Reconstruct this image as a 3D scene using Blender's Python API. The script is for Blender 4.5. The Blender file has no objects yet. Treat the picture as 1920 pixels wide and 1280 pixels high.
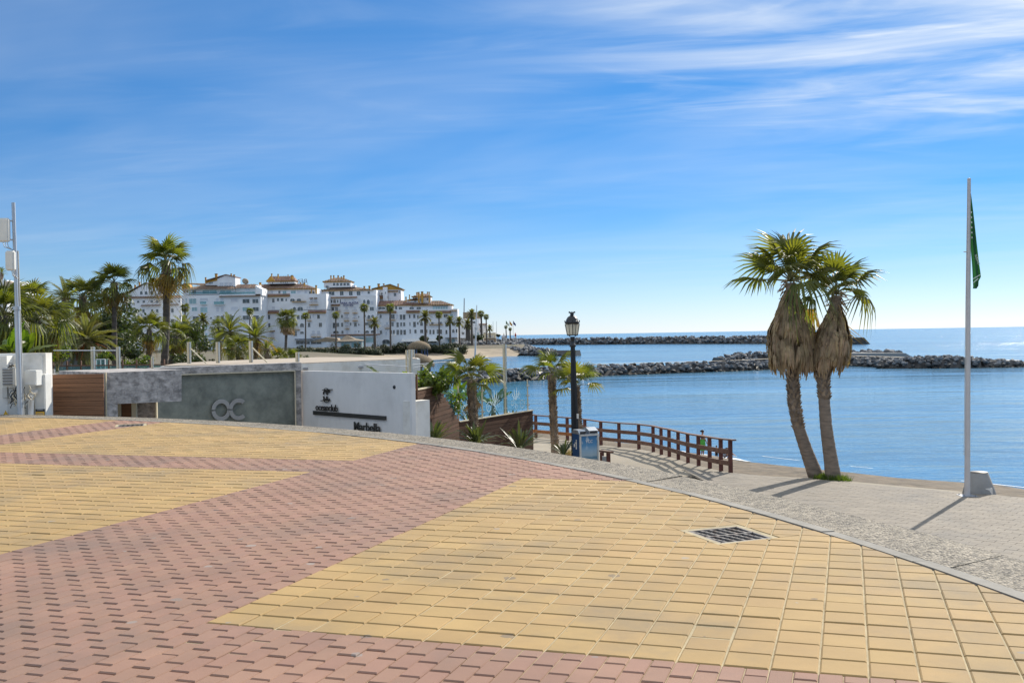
import bpy, bmesh, math, random
from mathutils import Vector, Matrix, Euler, noise
random.seed(7)
R_ = math.radians
rnd = random.random
def uni(a, b): return a + (b - a) * random.random()
scene = bpy.context.scene
col = scene.collection

# ------------------------------------------------------------------ camera, world, sun, exposure
EYE = 1.438                    # eye height over the plaza paving (z = 0)
FPX, HOR, SLOPE = 1935.0, 628.0, -16 / 955.0
ROLL = math.atan(SLOPE)        # horizon rises to the right
PITCH = math.atan((640 - HOR) / FPX)
cam_d = bpy.data.cameras.new('camera'); cam = bpy.data.objects.new('camera', cam_d); col.objects.link(cam)
cam_d.sensor_width = 36.0; cam_d.lens = 36.0 * FPX / 1920.0
cam_d.clip_start = 0.1; cam_d.clip_end = 90000
cam.matrix_world = Matrix.Translation((0, 0, EYE)) @ (Matrix.Rotation(R_(90) - PITCH, 4, 'X') @ Matrix.Rotation(ROLL, 4, 'Z'))
scene.camera = cam
CR = cam.matrix_world.to_3x3()

SUN_AZ, SUN_EL = R_(36), R_(31)        # clockwise from the view direction, above the horizon
world = bpy.data.worlds.new('World'); scene.world = world; world.use_nodes = True
nt = world.node_tree; nt.nodes.clear()
def N(nt, t, **kw):
    n = nt.nodes.new(t)
    for k, v in kw.items(): setattr(n, k, v)
    return n
def build_world():
    L = nt.links.new
    out = N(nt, 'ShaderNodeOutputWorld'); bg = N(nt, 'ShaderNodeBackground'); bg.inputs['Strength'].default_value = 0.15
    sky = N(nt, 'ShaderNodeTexSky', sky_type='NISHITA'); sky.sun_disc = False
    sky.sun_elevation = SUN_EL; sky.sun_rotation = SUN_AZ
    sky.air_density = 1.0; sky.dust_density = 0.05; sky.ozone_density = 1.5; sky.altitude = 0
    tc = N(nt, 'ShaderNodeTexCoord'); sep = N(nt, 'ShaderNodeSeparateXYZ'); L(tc.outputs['Generated'], sep.inputs[0])
    # clear winter sky, bluer with height; above the view paled to add fill light
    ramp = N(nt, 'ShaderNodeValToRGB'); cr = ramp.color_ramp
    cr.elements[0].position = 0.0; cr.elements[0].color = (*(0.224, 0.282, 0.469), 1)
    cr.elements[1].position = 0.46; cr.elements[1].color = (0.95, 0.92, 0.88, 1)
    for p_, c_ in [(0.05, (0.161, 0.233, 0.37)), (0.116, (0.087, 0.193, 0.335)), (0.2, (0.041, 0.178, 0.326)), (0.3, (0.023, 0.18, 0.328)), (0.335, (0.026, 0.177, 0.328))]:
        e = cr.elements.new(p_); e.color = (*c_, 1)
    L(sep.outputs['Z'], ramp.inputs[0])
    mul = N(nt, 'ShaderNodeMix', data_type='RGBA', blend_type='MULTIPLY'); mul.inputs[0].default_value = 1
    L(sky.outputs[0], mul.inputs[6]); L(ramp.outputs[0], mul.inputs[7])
    # cirrus: a plane of streaky noise high above the place
    mx = N(nt, 'ShaderNodeMath', operation='MAXIMUM'); mx.inputs[1].default_value = 0.0; L(sep.outputs['Z'], mx.inputs[0])
    ad = N(nt, 'ShaderNodeMath', operation='ADD'); ad.inputs[1].default_value = 0.06; L(mx.outputs[0], ad.inputs[0])
    dv = N(nt, 'ShaderNodeVectorMath', operation='DIVIDE')
    cb = N(nt, 'ShaderNodeCombineXYZ'); 
    for i in range(3): L(ad.outputs[0], cb.inputs[i])
    L(tc.outputs['Generated'], dv.inputs[0]); L(cb.outputs[0], dv.inputs[1])
    def layer(rot, sx, sy, off, detail, dist, lo, hi):
        mp = N(nt, 'ShaderNodeMapping'); mp.vector_type = 'TEXTURE'
        mp.inputs['Rotation'].default_value = (0, 0, R_(rot)); mp.inputs['Scale'].default_value = (sx, sy, 1); mp.inputs['Location'].default_value = off
        L(dv.outputs[0], mp.inputs[0])
        n = N(nt, 'ShaderNodeTexNoise'); n.inputs['Scale'].default_value = 1; n.inputs['Detail'].default_value = detail
        n.inputs['Roughness'].default_value = 0.52; n.inputs['Distortion'].default_value = dist
        L(mp.outputs[0], n.inputs['Vector'])
        mr = N(nt, 'ShaderNodeMapRange', interpolation_type='SMOOTHSTEP'); mr.inputs[1].default_value = lo; mr.inputs[2].default_value = hi
        L(n.outputs[0], mr.inputs[0]); return mr.outputs[0]
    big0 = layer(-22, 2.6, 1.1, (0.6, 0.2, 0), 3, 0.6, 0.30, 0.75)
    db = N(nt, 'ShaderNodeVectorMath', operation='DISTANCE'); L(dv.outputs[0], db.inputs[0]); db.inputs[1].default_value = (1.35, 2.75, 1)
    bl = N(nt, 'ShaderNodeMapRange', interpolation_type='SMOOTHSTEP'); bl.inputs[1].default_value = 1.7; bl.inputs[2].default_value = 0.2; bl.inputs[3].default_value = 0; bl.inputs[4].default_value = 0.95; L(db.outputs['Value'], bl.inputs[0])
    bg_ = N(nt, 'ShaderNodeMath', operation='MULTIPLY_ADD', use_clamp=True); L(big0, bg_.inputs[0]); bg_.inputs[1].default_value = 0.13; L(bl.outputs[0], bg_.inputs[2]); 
    # unseen cloud cover added overhead, to fill the shade with neutral light
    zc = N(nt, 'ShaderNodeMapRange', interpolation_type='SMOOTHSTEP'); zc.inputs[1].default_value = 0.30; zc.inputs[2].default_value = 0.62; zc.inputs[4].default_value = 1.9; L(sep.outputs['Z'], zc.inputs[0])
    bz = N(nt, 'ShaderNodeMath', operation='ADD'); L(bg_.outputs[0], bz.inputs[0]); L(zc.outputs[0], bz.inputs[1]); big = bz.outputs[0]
    str1 = layer(-14, 1.9, 0.72, (3.1, 0.4, 0), 9, 1.6, 0.26, 0.78)
    str2 = layer(-6, 1.2, 0.44, (1.1, 2.4, 5), 8, 2.2, 0.42, 0.9)
    m1 = N(nt, 'ShaderNodeMath', operation='MULTIPLY'); L(big, m1.inputs[0]); L(str1, m1.inputs[1])
    m2 = N(nt, 'ShaderNodeMath', operation='MULTIPLY'); L(big, m2.inputs[0]); L(str2, m2.inputs[1])
    m3 = N(nt, 'ShaderNodeMath', operation='ADD', use_clamp=True); L(m1.outputs[0], m3.inputs[0]); L(m2.outputs[0], m3.inputs[1])
    thin = layer(-30, 3.6, 1.7, (7.7, 1.3, 2), 4, 0.8, 0.30, 0.85)
    m4 = N(nt, 'ShaderNodeMath', operation='MULTIPLY_ADD'); L(thin, m4.inputs[0]); m4.inputs[1].default_value = 0.24; L(m3.outputs[0], m4.inputs[2])
    # cloud light: brighter towards the sun
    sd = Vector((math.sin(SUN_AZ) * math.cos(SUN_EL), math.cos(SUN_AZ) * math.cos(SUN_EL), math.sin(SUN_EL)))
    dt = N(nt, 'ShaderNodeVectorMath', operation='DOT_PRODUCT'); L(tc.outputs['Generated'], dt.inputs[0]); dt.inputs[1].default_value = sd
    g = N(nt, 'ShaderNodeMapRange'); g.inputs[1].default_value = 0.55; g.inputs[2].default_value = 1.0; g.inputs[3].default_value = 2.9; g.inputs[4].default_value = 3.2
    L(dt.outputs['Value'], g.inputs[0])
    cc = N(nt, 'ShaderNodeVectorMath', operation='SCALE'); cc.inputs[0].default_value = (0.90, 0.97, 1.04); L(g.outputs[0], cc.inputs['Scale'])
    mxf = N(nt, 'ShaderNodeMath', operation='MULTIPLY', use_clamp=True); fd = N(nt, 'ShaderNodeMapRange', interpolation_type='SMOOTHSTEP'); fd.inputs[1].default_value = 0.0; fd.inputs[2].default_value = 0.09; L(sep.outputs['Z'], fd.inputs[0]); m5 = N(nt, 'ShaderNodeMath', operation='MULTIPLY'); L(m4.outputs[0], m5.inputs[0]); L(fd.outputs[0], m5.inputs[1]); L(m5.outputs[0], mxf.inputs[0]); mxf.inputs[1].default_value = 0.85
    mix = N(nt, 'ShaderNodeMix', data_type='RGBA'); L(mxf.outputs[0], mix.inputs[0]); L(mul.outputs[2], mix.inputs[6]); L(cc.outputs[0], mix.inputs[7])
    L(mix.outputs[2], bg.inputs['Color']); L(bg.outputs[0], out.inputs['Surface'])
CLOUD_OFF = (0.6, 0.2, 0)
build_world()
sun_d = bpy.data.lights.new('sun', 'SUN'); sun = bpy.data.objects.new('sun', sun_d); col.objects.link(sun)
sun_d.energy = 2.6; sun_d.angle = R_(0.53); sun_d.color = (1.0, 0.93, 0.82)
sdir = Vector((math.sin(SUN_AZ) * math.cos(SUN_EL), math.cos(SUN_AZ) * math.cos(SUN_EL), math.sin(SUN_EL)))
sun.rotation_euler = sdir.to_track_quat('Z', 'Y').to_euler(); sun.location = (20, 20, 60)
vs = scene.view_settings; vs.view_transform = 'Standard'; vs.look = 'None'; vs.gamma = 1; vs.exposure = 1.1; vs.use_curve_mapping = False
scene.cycles.max_bounces = 6; scene.cycles.transparent_max_bounces = 12

# ------------------------------------------------------------------ measuring: photo pixel -> point in the place
def ray(px, py): return CR @ Vector(((px - 960) / FPX, -(py - 640) / FPX, -1.0))
def P(px, py, D):
    d = ray(px, py); k = D / d.y; return Vector((d.x * k, D, EYE + d.z * k))
def Gd(px, py, z):
    d = ray(px, py); k = (z - EYE) / d.z; return Vector((d.x * k, d.y * k, z))
def onplane(px, py, p, n):
    d = ray(px, py); o = Vector((0, 0, EYE)); return o + d * ((p - o).dot(n) / d.dot(n))
Z_PROM, Z_SEA = -3.06, -5.46

# ------------------------------------------------------------------ tagging and mesh building
def tag(o, label=None, cat=None, group=None, kind=None):
    if label: o['label'] = label
    if cat: o['category'] = cat
    if group: o['group'] = group
    if kind: o['kind'] = kind
    return o
def thing(name, label, cat, loc=(0, 0, 0), rz=0.0, group=None):
    o = bpy.data.objects.new(name, None); col.objects.link(o); o.location = loc; o.rotation_euler = (0, 0, rz)
    o.empty_display_size = 0.3
    return tag(o, label, cat, group)
def inst(name, me, parent, loc=(0, 0, 0), rot=(0, 0, 0), sc=(1, 1, 1)):
    o = bpy.data.objects.new(name, me); col.objects.link(o)
    if parent: o.parent = parent
    o.location = loc; o.rotation_euler = rot; o.scale = sc
    return o
class MB:
    def __init__(s): s.v = []; s.f = []; s.m = []; s.r = []; s.s = []; s.uv = None
    def face(s, pts, mi=0, var=0.0, smooth=False):
        b = len(s.v); s.v.extend([tuple(p) for p in pts]); s.f.append(tuple(range(b, b + len(pts)))); s.m.append(mi); s.r.append(var); s.s.append(smooth)
    def mesh(s, vs, fs, mi=0, var=0.0, smooth=False):
        b = len(s.v); s.v.extend([tuple(p) for p in vs])
        for f in fs: s.f.append(tuple(b + i for i in f)); s.m.append(mi); s.r.append(var); s.s.append(smooth)
    def box(s, c, size, M=None, mi=0, var=0.0):
        c = Vector(c); h = Vector(size) / 2
        vs = [Vector((x * h.x, y * h.y, z * h.z)) for z in (-1, 1) for y in (-1, 1) for x in (-1, 1)]
        vs = [c + (M @ v if M else v) for v in vs]
        s.mesh(vs, [(0, 2, 3, 1), (4, 5, 7, 6), (0, 1, 5, 4), (2, 6, 7, 3), (0, 4, 6, 2), (1, 3, 7, 5)], mi, var)
    def bar(s, a, b, w, h, mi=0, var=0.0, up=Vector((0, 0, 1))):
        a = Vector(a); b = Vector(b); d = b - a; L = d.length; x = d / L
        y = up.cross(x); y = y.normalized() if y.length > 1e-4 else Vector((0, 1, 0)); z = x.cross(y)
        M = Matrix((x, y, z)).transposed(); s.box((a + b) / 2, (L, w, h), M, mi, var)
    def tube(s, path, rad, n=8, mi=0, var=0.0, cap=True, smooth=True, jit=0):
        path = [Vector(p) for p in path]; rings = []
        for i, p in enumerate(path):
            d = (path[min(i + 1, len(path) - 1)] - path[max(i - 1, 0)]).normalized()
            u = Vector((0, 1, 0)) if abs(d.z) > .6 else Vector((0, 0, 1))
            a = d.cross(u).normalized(); b = d.cross(a)
            r = rad[i] if hasattr(rad, '__len__') else rad
            rings.append([p + (a * math.cos(t) + b * math.sin(t)) * r * (1 + jit * (rnd() - .5)) for t in [2 * math.pi * k / n for k in range(n)]])
        vs = [q for r in rings for q in r]; fs = []
        for i in range(len(path) - 1):
            for k in range(n): fs.append((i * n + k, i * n + (k + 1) % n, (i + 1) * n + (k + 1) % n, (i + 1) * n + k))
        s.mesh(vs, fs, mi, var, smooth)
        if cap:
            s.face(rings[-1], mi, var); s.face(rings[0][::-1], mi, var)
    def lathe(s, prof, n=16, c=(0, 0, 0), mi=0, var=0.0, smooth=True, sx=1, sy=1):
        c = Vector(c); vs = []; fs = []
        for r, z in prof:
            for k in range(n):
                t = 2 * math.pi * k / n; vs.append(c + Vector((r * math.cos(t) * sx, r * math.sin(t) * sy, z)))
        for i in range(len(prof) - 1):
            for k in range(n): fs.append((i * n + k, i * n + (k + 1) % n, (i + 1) * n + (k + 1) % n, (i + 1) * n + k))
        s.mesh(vs, fs, mi, var, smooth)
    def prism(s, poly, depth, mi=0, var=0.0):           # poly: 3D points of the front face, depth: Vector to the back
        d = Vector(depth); a = [Vector(p) for p in poly]; n = len(a); b = [p + d for p in a]
        s.mesh(a + b, [tuple(range(n)), tuple(range(2 * n - 1, n - 1, -1))] + [(i, i + n, (i + 1) % n + n, (i + 1) % n) for i in range(n)], mi, var)
    def data(s, name, mats):
        me = bpy.data.meshes.new(name); me.from_pydata(s.v, [], s.f)
        for m in (mats if isinstance(mats, (list, tuple)) else [mats]): me.materials.append(m)
        me.polygons.foreach_set('material_index', s.m); me.polygons.foreach_set('use_smooth', s.s)
        at = me.attributes.new('var', 'FLOAT', 'FACE'); at.data.foreach_set('value', s.r)
        if s.uv:
            ul = me.uv_layers.new(name='uv')
            for i, u in enumerate(s.uv): ul.data[i].uv = u
        me.update(); return me
    def build(s, name, mats, parent=None, loc=(0, 0, 0), weld=False):
        me = s.data(name, mats)
        bm = bmesh.new(); bm.from_mesh(me)
        if weld: bmesh.ops.remove_doubles(bm, verts=bm.verts, dist=1e-4)
        bmesh.ops.recalc_face_normals(bm, faces=bm.faces); bm.to_mesh(me); bm.free()
        return inst(name, me, parent, loc)

# ------------------------------------------------------------------ materials
def mat(name, base, rough=0.7, scale=4.0, amt=0.12, vamt=0.0, bump=0.0, bscale=None, metal=0.0, hue=0.0, spec=0.5, trans=0.0, tcol=(1.75, 1.75, 0.6), detail=5, stretch=None, dirt=None, dscale=0.6, damt=0.5, spots=None):
    m = bpy.data.materials.new(name); m.use_nodes = True; t = m.node_tree; L = t.links.new
    bs = t.nodes['Principled BSDF']; bs.inputs['Roughness'].default_value = rough; bs.inputs['Metallic'].default_value = metal
    bs.inputs['Specular IOR Level'].default_value = spec
    geo = N(t, 'ShaderNodeNewGeometry'); vec = geo.outputs['Position']
    if stretch:
        mp = N(t, 'ShaderNodeMapping'); mp.inputs['Scale'].default_value = stretch; L(vec, mp.inputs[0]); vec = mp.outputs[0]
    nz = N(t, 'ShaderNodeTexNoise'); nz.inputs['Scale'].default_value = scale; nz.inputs['Detail'].default_value = detail; nz.inputs['Roughness'].default_value = 0.65; L(vec, nz.inputs['Vector'])
    oi = N(t, 'ShaderNodeObjectInfo'); at = N(t, 'ShaderNodeAttribute', attribute_name='var')
    sm = N(t, 'ShaderNodeMath', operation='ADD'); L(oi.outputs['Random'], sm.inputs[0]); L(at.outputs['Fac'], sm.inputs[1])
    fr = N(t, 'ShaderNodeMath', operation='FRACT'); L(sm.outputs[0], fr.inputs[0])
    a = N(t, 'ShaderNodeMapRange'); a.inputs[1].default_value = 0.34; a.inputs[2].default_value = 0.66; a.inputs[3].default_value = 1 - amt; a.inputs[4].default_value = 1 + amt; L(nz.outputs[0], a.inputs[0])
    b = N(t, 'ShaderNodeMapRange'); b.inputs[3].default_value = 1 - vamt; b.inputs[4].default_value = 1 + vamt; L(fr.outputs[0], b.inputs[0])
    v = N(t, 'ShaderNodeMath', operation='MULTIPLY'); L(a.outputs[0], v.inputs[0]); L(b.outputs[0], v.inputs[1])
    hs = N(t, 'ShaderNodeHueSaturation'); hs.inputs['Color'].default_value = (*base, 1); L(v.outputs[0], hs.inputs['Value'])
    if hue:
        h = N(t, 'ShaderNodeMapRange'); h.inputs[3].default_value = .5 - hue; h.inputs[4].default_value = .5 + hue
        f2 = N(t, 'ShaderNodeMath', operation='MULTIPLY'); f2.inputs[1].default_value = 7.31; L(fr.outputs[0], f2.inputs[0])
        f3 = N(t, 'ShaderNodeMath', operation='FRACT'); L(f2.outputs[0], f3.inputs[0]); L(f3.outputs[0], h.inputs[0]); L(h.outputs[0], hs.inputs['Hue'])
    c = hs.outputs[0]
    if dirt:
        n2 = N(t, 'ShaderNodeTexNoise'); n2.inputs['Scale'].default_value = dscale; n2.inputs['Detail'].default_value = 6; n2.inputs['Roughness'].default_value = .7; L(geo.outputs['Position'], n2.inputs['Vector'])
        r2 = N(t, 'ShaderNodeMapRange', interpolation_type='SMOOTHSTEP'); r2.inputs[1].default_value = .44; r2.inputs[2].default_value = .72; r2.inputs[4].default_value = damt; L(n2.outputs[0], r2.inputs[0])
        mx = N(t, 'ShaderNodeMix', data_type='RGBA'); mx.inputs[7].default_value = (*dirt, 1); L(r2.outputs[0], mx.inputs[0]); L(c, mx.inputs[6]); c = mx.outputs[2]
    if spots:
        wn = N(t, 'ShaderNodeTexNoise'); wn.inputs['Scale'].default_value = 30; L(geo.outputs['Position'], wn.inputs['Vector'])
        ww = N(t, 'ShaderNodeMix', data_type='VECTOR'); ww.inputs[0].default_value = .03; L(geo.outputs['Position'], ww.inputs[4]); L(wn.outputs['Color'], ww.inputs[5])
        vo = N(t, 'ShaderNodeTexVoronoi', voronoi_dimensions='2D'); vo.inputs['Scale'].default_value = 1.7; L(ww.outputs[1], vo.inputs['Vector'])
        sc_ = N(t, 'ShaderNodeSeparateColor'); L(vo.outputs['Color'], sc_.inputs[0])
        th = N(t, 'ShaderNodeMapRange'); th.inputs[1].default_value = .35; th.inputs[2].default_value = 1; th.inputs[3].default_value = 0; th.inputs[4].default_value = .062; L(sc_.outputs[0], th.inputs[0])
        lt = N(t, 'ShaderNodeMath', operation='LESS_THAN'); L(vo.outputs['Distance'], lt.inputs[0]); L(th.outputs[0], lt.inputs[1])
        sm_ = N(t, 'ShaderNodeMath', operation='MULTIPLY'); L(lt.outputs[0], sm_.inputs[0]); sm_.inputs[1].default_value = .55
        cm = N(t, 'ShaderNodeValToRGB'); cm.color_ramp.elements[0].color = (.06, .055, .05, 1); cm.color_ramp.elements[1].color = (.36, .34, .31, 1); L(sc_.outputs[1], cm.inputs[0])
        mx = N(t, 'ShaderNodeMix', data_type='RGBA'); L(sm_.outputs[0], mx.inputs[0]); L(c, mx.inputs[6]); L(cm.outputs[0], mx.inputs[7]); c = mx.outputs[2]
    L(c, bs.inputs['Base Color'])
    if bump:
        n3 = N(t, 'ShaderNodeTexNoise'); n3.inputs['Scale'].default_value = bscale or scale * 4; n3.inputs['Detail'].default_value = 4; L(vec, n3.inputs['Vector'])
        bp = N(t, 'ShaderNodeBump'); bp.inputs['Strength'].default_value = 1; bp.inputs['Distance'].default_value = bump; L(n3.outputs[0], bp.inputs['Height']); L(bp.outputs[0], bs.inputs['Normal'])
    if trans:
        tr = N(t, 'ShaderNodeBsdfTranslucent'); g2 = N(t, 'ShaderNodeMix', data_type='RGBA', blend_type='MULTIPLY'); g2.inputs[0].default_value = 1; L(c, g2.inputs[6]); g2.inputs[7].default_value = (*tcol, 1)
        L(g2.outputs[2], tr.inputs['Color']); ms = N(t, 'ShaderNodeMixShader'); ms.inputs[0].default_value = trans
        L(bs.outputs[0], ms.inputs[1]); L(tr.outputs[0], ms.inputs[2]); L(ms.outputs[0], t.nodes['Material Output'].inputs['Surface'])
    return m
M = {}
M['yellow'] = mat('yellow_concrete', (0.40, 0.257, 0.098), .85, 1.3, .10, .055, .0018, 170, hue=.0022, dirt=(0.215, 0.165, 0.10), dscale=.55, damt=.75, spots=True)
M['red'] = mat('red_concrete', (0.305, 0.168, 0.113), .85, 1.3, .11, .065, .0018, 170, hue=.0035, dirt=(0.18, 0.125, 0.098), dscale=.5, damt=.75, spots=True)
M['joint'] = mat('joint_sand', (0.43, 0.35, 0.21), .95, 6, .2, 0, .002, 150)
M['edging'] = mat('edging_concrete', (0.25, 0.228, 0.192), .85, 5, .15, .08, .001, 150, dirt=(.15, .14, .12), dscale=2.2, damt=.8)
M['slab'] = mat('promenade_concrete', (0.235, 0.197, 0.150), .85, 1.5, .10, .09, .001, 100, dirt=(.16, .145, .125), dscale=.6, damt=.7)
M['walk'] = mat('walkway_concrete', (0.29, 0.245, 0.18), .9, 1.0, .12, 0, .004, 30)
M['sand'] = mat('beach_sand', (0.150, 0.112, 0.070), .95, 2.2, .30, 0, .14, 2.2, dirt=(.065, .050, .032), dscale=1.5, damt=.9)
M['wetsand'] = mat('wet_sand', (0.115, 0.09, 0.062), .5, 0.9, .12)
M['soil'] = mat('garden_soil', (0.14, 0.11, 0.07), .95, .3, .35, 0, .05, 2, dirt=(.08, .10, .035), dscale=.15, damt=.8)
M['conc'] = mat('grey_concrete', (0.30, 0.29, 0.27), .9, 3, .12, .05, .002, 60)
M['white'] = mat('white_render', (0.80, 0.765, 0.70), .85, 1.2, .05, .02, .002, 40, dirt=(.50, .45, .36), dscale=1.3, damt=.55, stretch=(1, 1, .35))
M['farwhite'] = mat('white_render_far', (0.86, 0.86, 0.86), .9, .25, .05, .02, dirt=(.62, .60, .56), dscale=.12, damt=.45, stretch=(1, 1, .5))
M['offwhite'] = mat('sign_wall_render', (0.74, 0.71, 0.67), .8, 1.3, .05, 0, .0015, 60, dirt=(.52, .49, .45), dscale=1.2, damt=.4, stretch=(1, 1, .3))
M['ochre'] = mat('ochre_paint', (0.55, 0.30, 0.055), .8, 1, .12)
M['tile'] = mat('roof_tile', (0.20, 0.125, 0.085), .85, .8, .35, .2, hue=.02)
M['pane'] = mat('window_glass', (0.055, 0.065, 0.075), .08, .25, .5, .5, spec=.8)
M['paleblind'] = mat('white_shutter', (0.66, 0.68, 0.72), .6, 2, .05, .08)
M['teal'] = mat('teal_glass', (0.28, 0.45, 0.47), .08, .3, .25, .1, spec=.8)
M['dark'] = mat('dark_opening', (0.035, 0.033, 0.035), .7, 1, .4)
M['frame'] = mat('white_frame', (0.72, 0.72, 0.72), .5, 2, .03)
M['greymetal'] = mat('grey_metal', (0.30, 0.31, 0.33), .45, 3, .08, metal=.3)
M['irongrate'] = mat('weathered_iron', (0.20, 0.18, 0.16), .75, 14, .3, dirt=(.14, .07, .035), dscale=9, damt=.6)
M['steel'] = mat('brushed_steel', (0.62, 0.60, 0.56), .32, 3, .05, metal=1)
M['galv'] = mat('galvanised_steel', (0.50, 0.52, 0.54), .42, 2, .10, metal=.75)
M['blackmetal'] = mat('black_iron', (0.018, 0.019, 0.021), .38, 6, .15)
M['travertine'] = mat('travertine_stone', (0.43, 0.385, 0.35), .75, 4.5, .45, 0, .015, 14, stretch=(1, 1, 1.8), dirt=(.15, .135, .125), dscale=6, damt=.9, detail=8)
M['slate'] = mat('green_slate', (0.215, 0.225, 0.185), .6, 2.2, .30, 0, .002, 20, dirt=(.30, .30, .23), dscale=1.1, damt=.7)
M['wood'] = mat('ipe_board', (0.185, 0.085, 0.038), .6, 2.2, .30, .16, .001, 40, stretch=(.35, 1, 9))
M['darkwood'] = mat('dark_ipe_board', (0.088, 0.046, 0.028), .8, 2.2, .25, .18, .001, 40, stretch=(.35, .35, 9), spec=.15)
M['railwood'] = mat('rail_board', (0.17, 0.085, 0.052), .75, 3, .25, .16, .001, 40)
M['postwood'] = mat('red_post_wood', (0.135, 0.048, 0.036), .75, 3, .2, .12)
M['orangewood'] = mat('new_rail_board', (0.40, 0.15, 0.045), .7, 3, .2, .1)
M['cream'] = mat('cream_metal', (0.66, 0.56, 0.38), .45, 3, .05)
M['frond'] = mat('palm_frond', (0.125, 0.138, 0.030), .45, 1.5, .2, .28, hue=.02, trans=.5)
M['greyfrond'] = mat('date_palm_frond', (0.15, 0.15, 0.06), .5, 1.5, .2, .28, hue=.02, trans=.35)
M['yellowfrond'] = mat('yellowing_frond', (0.26, 0.17, 0.04), .6, 1.5, .2, .25, hue=.02, trans=.4)
M['deadfrond'] = mat('dead_frond', (0.37, 0.262, 0.155), .85, 2.5, .3, .35, hue=.012, trans=.2)
M['petiole'] = mat('frond_stalk', (0.16, 0.15, 0.05), .6, 4, .2, .2)
M['trunk'] = mat('palm_trunk', (0.27, 0.205, 0.15), .95, 3, .3, .18, .02, 16, stretch=(1, 1, 4))
M['stub'] = mat('leaf_base_stub', (0.27, 0.20, 0.135), .95, 5, .3, .3)
M['greytrunk'] = mat('grey_palm_trunk', (0.115, 0.095, 0.078), .95, 2.5, .3, .1, .03, 12, stretch=(1, 1, 5))
M['leaf'] = mat('dark_leaf', (0.048, 0.068, 0.016), .5, .6, .3, .4, hue=.02, trans=.28)
M['brightleaf'] = mat('bright_leaf', (0.085, 0.125, 0.015), .4, .8, .2, .35, hue=.02, trans=.45)
M['strap'] = mat('strap_leaf', (0.085, 0.105, 0.042), .42, 3, .2, .3, hue=.015, trans=.25)
M['hedge'] = mat('hedge_leaf', (0.040, 0.050, 0.022), .7, .3, .35, .45, hue=.02, trans=.15)
M['rock'] = mat('breakwater_rock', (0.175, 0.172, 0.17), .85, .7, .28, .5, .06, 3, dirt=(.13, .12, .115), dscale=.5, damt=.7)
def tide_band(m, z0, z1, dark):
    t = m.node_tree; L = t.links.new; bs = t.nodes['Principled BSDF']; src = bs.inputs['Base Color'].links[0].from_socket
    geo = N(t, 'ShaderNodeNewGeometry'); sp = N(t, 'ShaderNodeSeparateXYZ'); L(geo.outputs['Position'], sp.inputs[0]); n = N(t, 'ShaderNodeTexNoise'); n.inputs['Scale'].default_value = .8; L(geo.outputs['Position'], n.inputs['Vector'])
    ad = N(t, 'ShaderNodeMath', operation='MULTIPLY_ADD'); L(n.outputs[0], ad.inputs[0]); ad.inputs[1].default_value = -.5; L(sp.outputs['Z'], ad.inputs[2])
    mr = N(t, 'ShaderNodeMapRange', interpolation_type='SMOOTHSTEP'); mr.inputs[1].default_value = z0 - .25; mr.inputs[2].default_value = z1 - .25; mr.inputs[3].default_value = 1; mr.inputs[4].default_value = 0; L(ad.outputs[0], mr.inputs[0])
    mx = N(t, 'ShaderNodeMix', data_type='RGBA'); mx.inputs[7].default_value = (*dark, 1); L(mr.outputs[0], mx.inputs[0]); L(src, mx.inputs[6]); L(mx.outputs[2], bs.inputs['Base Color'])
tide_band(M['rock'], Z_SEA + .25, Z_SEA + .85, (.032, .030, .024))
M['wetrock'] = mat('wet_rock', (0.06, 0.055, 0.05), .5, .7, .3, .2)
M['thatch'] = mat('reed_thatch', (0.165, 0.120, 0.070), .95, 6, .35, .3, .02, 30, stretch=(1, 1, .2))
M['bluewood'] = mat('blue_painted_wood', (0.045, 0.075, 0.16), .6, 4, .1)
M['binblue'] = mat('blue_bin_paint', (0.022, 0.075, 0.185), .4, 4, .08)
M['lightgrey'] = mat('pale_grey_cabinet', (0.55, 0.54, 0.50), .5, 4, .06)
M['cabinet'] = mat('white_cabinet', (0.70, 0.69, 0.64), .5, 4, .06)
M['yellowsign'] = mat('yellow_sign', (0.72, 0.40, 0.02), .5, 4, .04)
M['ink'] = mat('black_ink', (0.02, 0.02, 0.022), .5)
M['navy'] = mat('navy_letter', (0.02, 0.03, 0.16), .5)
M['letter'] = mat('dark_letter', (0.075, 0.07, 0.065), .35, 3, .1, metal=.6)
M['chrome'] = mat('polished_letter', (0.42, 0.40, 0.385), .34, 3, .1, metal=1)
M['flag'] = mat('green_flag', (0.020, 0.105, 0.050), .8, 3, .15, trans=.25)
M['flagwhite'] = mat('flag_print', (0.65, 0.68, 0.60), .8)
M['polepaint'] = mat('white_pole_paint', (0.60, 0.555, 0.52), .5, 4, .06)
M['canvas'] = mat('white_canvas', (0.75, 0.73, 0.68), .8, 1, .05)
M['tan'] = mat('tan_canvas', (0.36, 0.27, 0.18), .85, 1, .12)
M['skin'] = mat('skin', (0.42, 0.22, 0.14), .55, 8, .06)
M['hair'] = mat('dark_hair', (0.028, 0.017, 0.011), .6, 20, .3)
M['towel'] = mat('green_towel', (0.10, 0.42, 0.06), .9, 6, .2)
M['blackcloth'] = mat('black_cloth', (0.016, 0.017, 0.02), .9)
M['greycloth'] = mat('grey_cloth', (0.36, 0.37, 0.39), .9)
M['redpaint'] = mat('red_paint', (0.42, 0.05, 0.03), .5)
M['grass'] = mat('grass_blade', (0.085, 0.13, 0.02), .6, 3, .2, .3, hue=.02, trans=.4)
M['lampglass'] = mat('frosted_lamp_glass', (0.80, 0.77, 0.68), .5, 4, .05, trans=.55, tcol=(1.1, 1.08, 1.0))
M['etch'] = mat('etched_frost', (0.62, 0.76, 0.78), .7)
M['cable'] = mat('cable', (0.05, 0.05, 0.05), .7)
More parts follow.
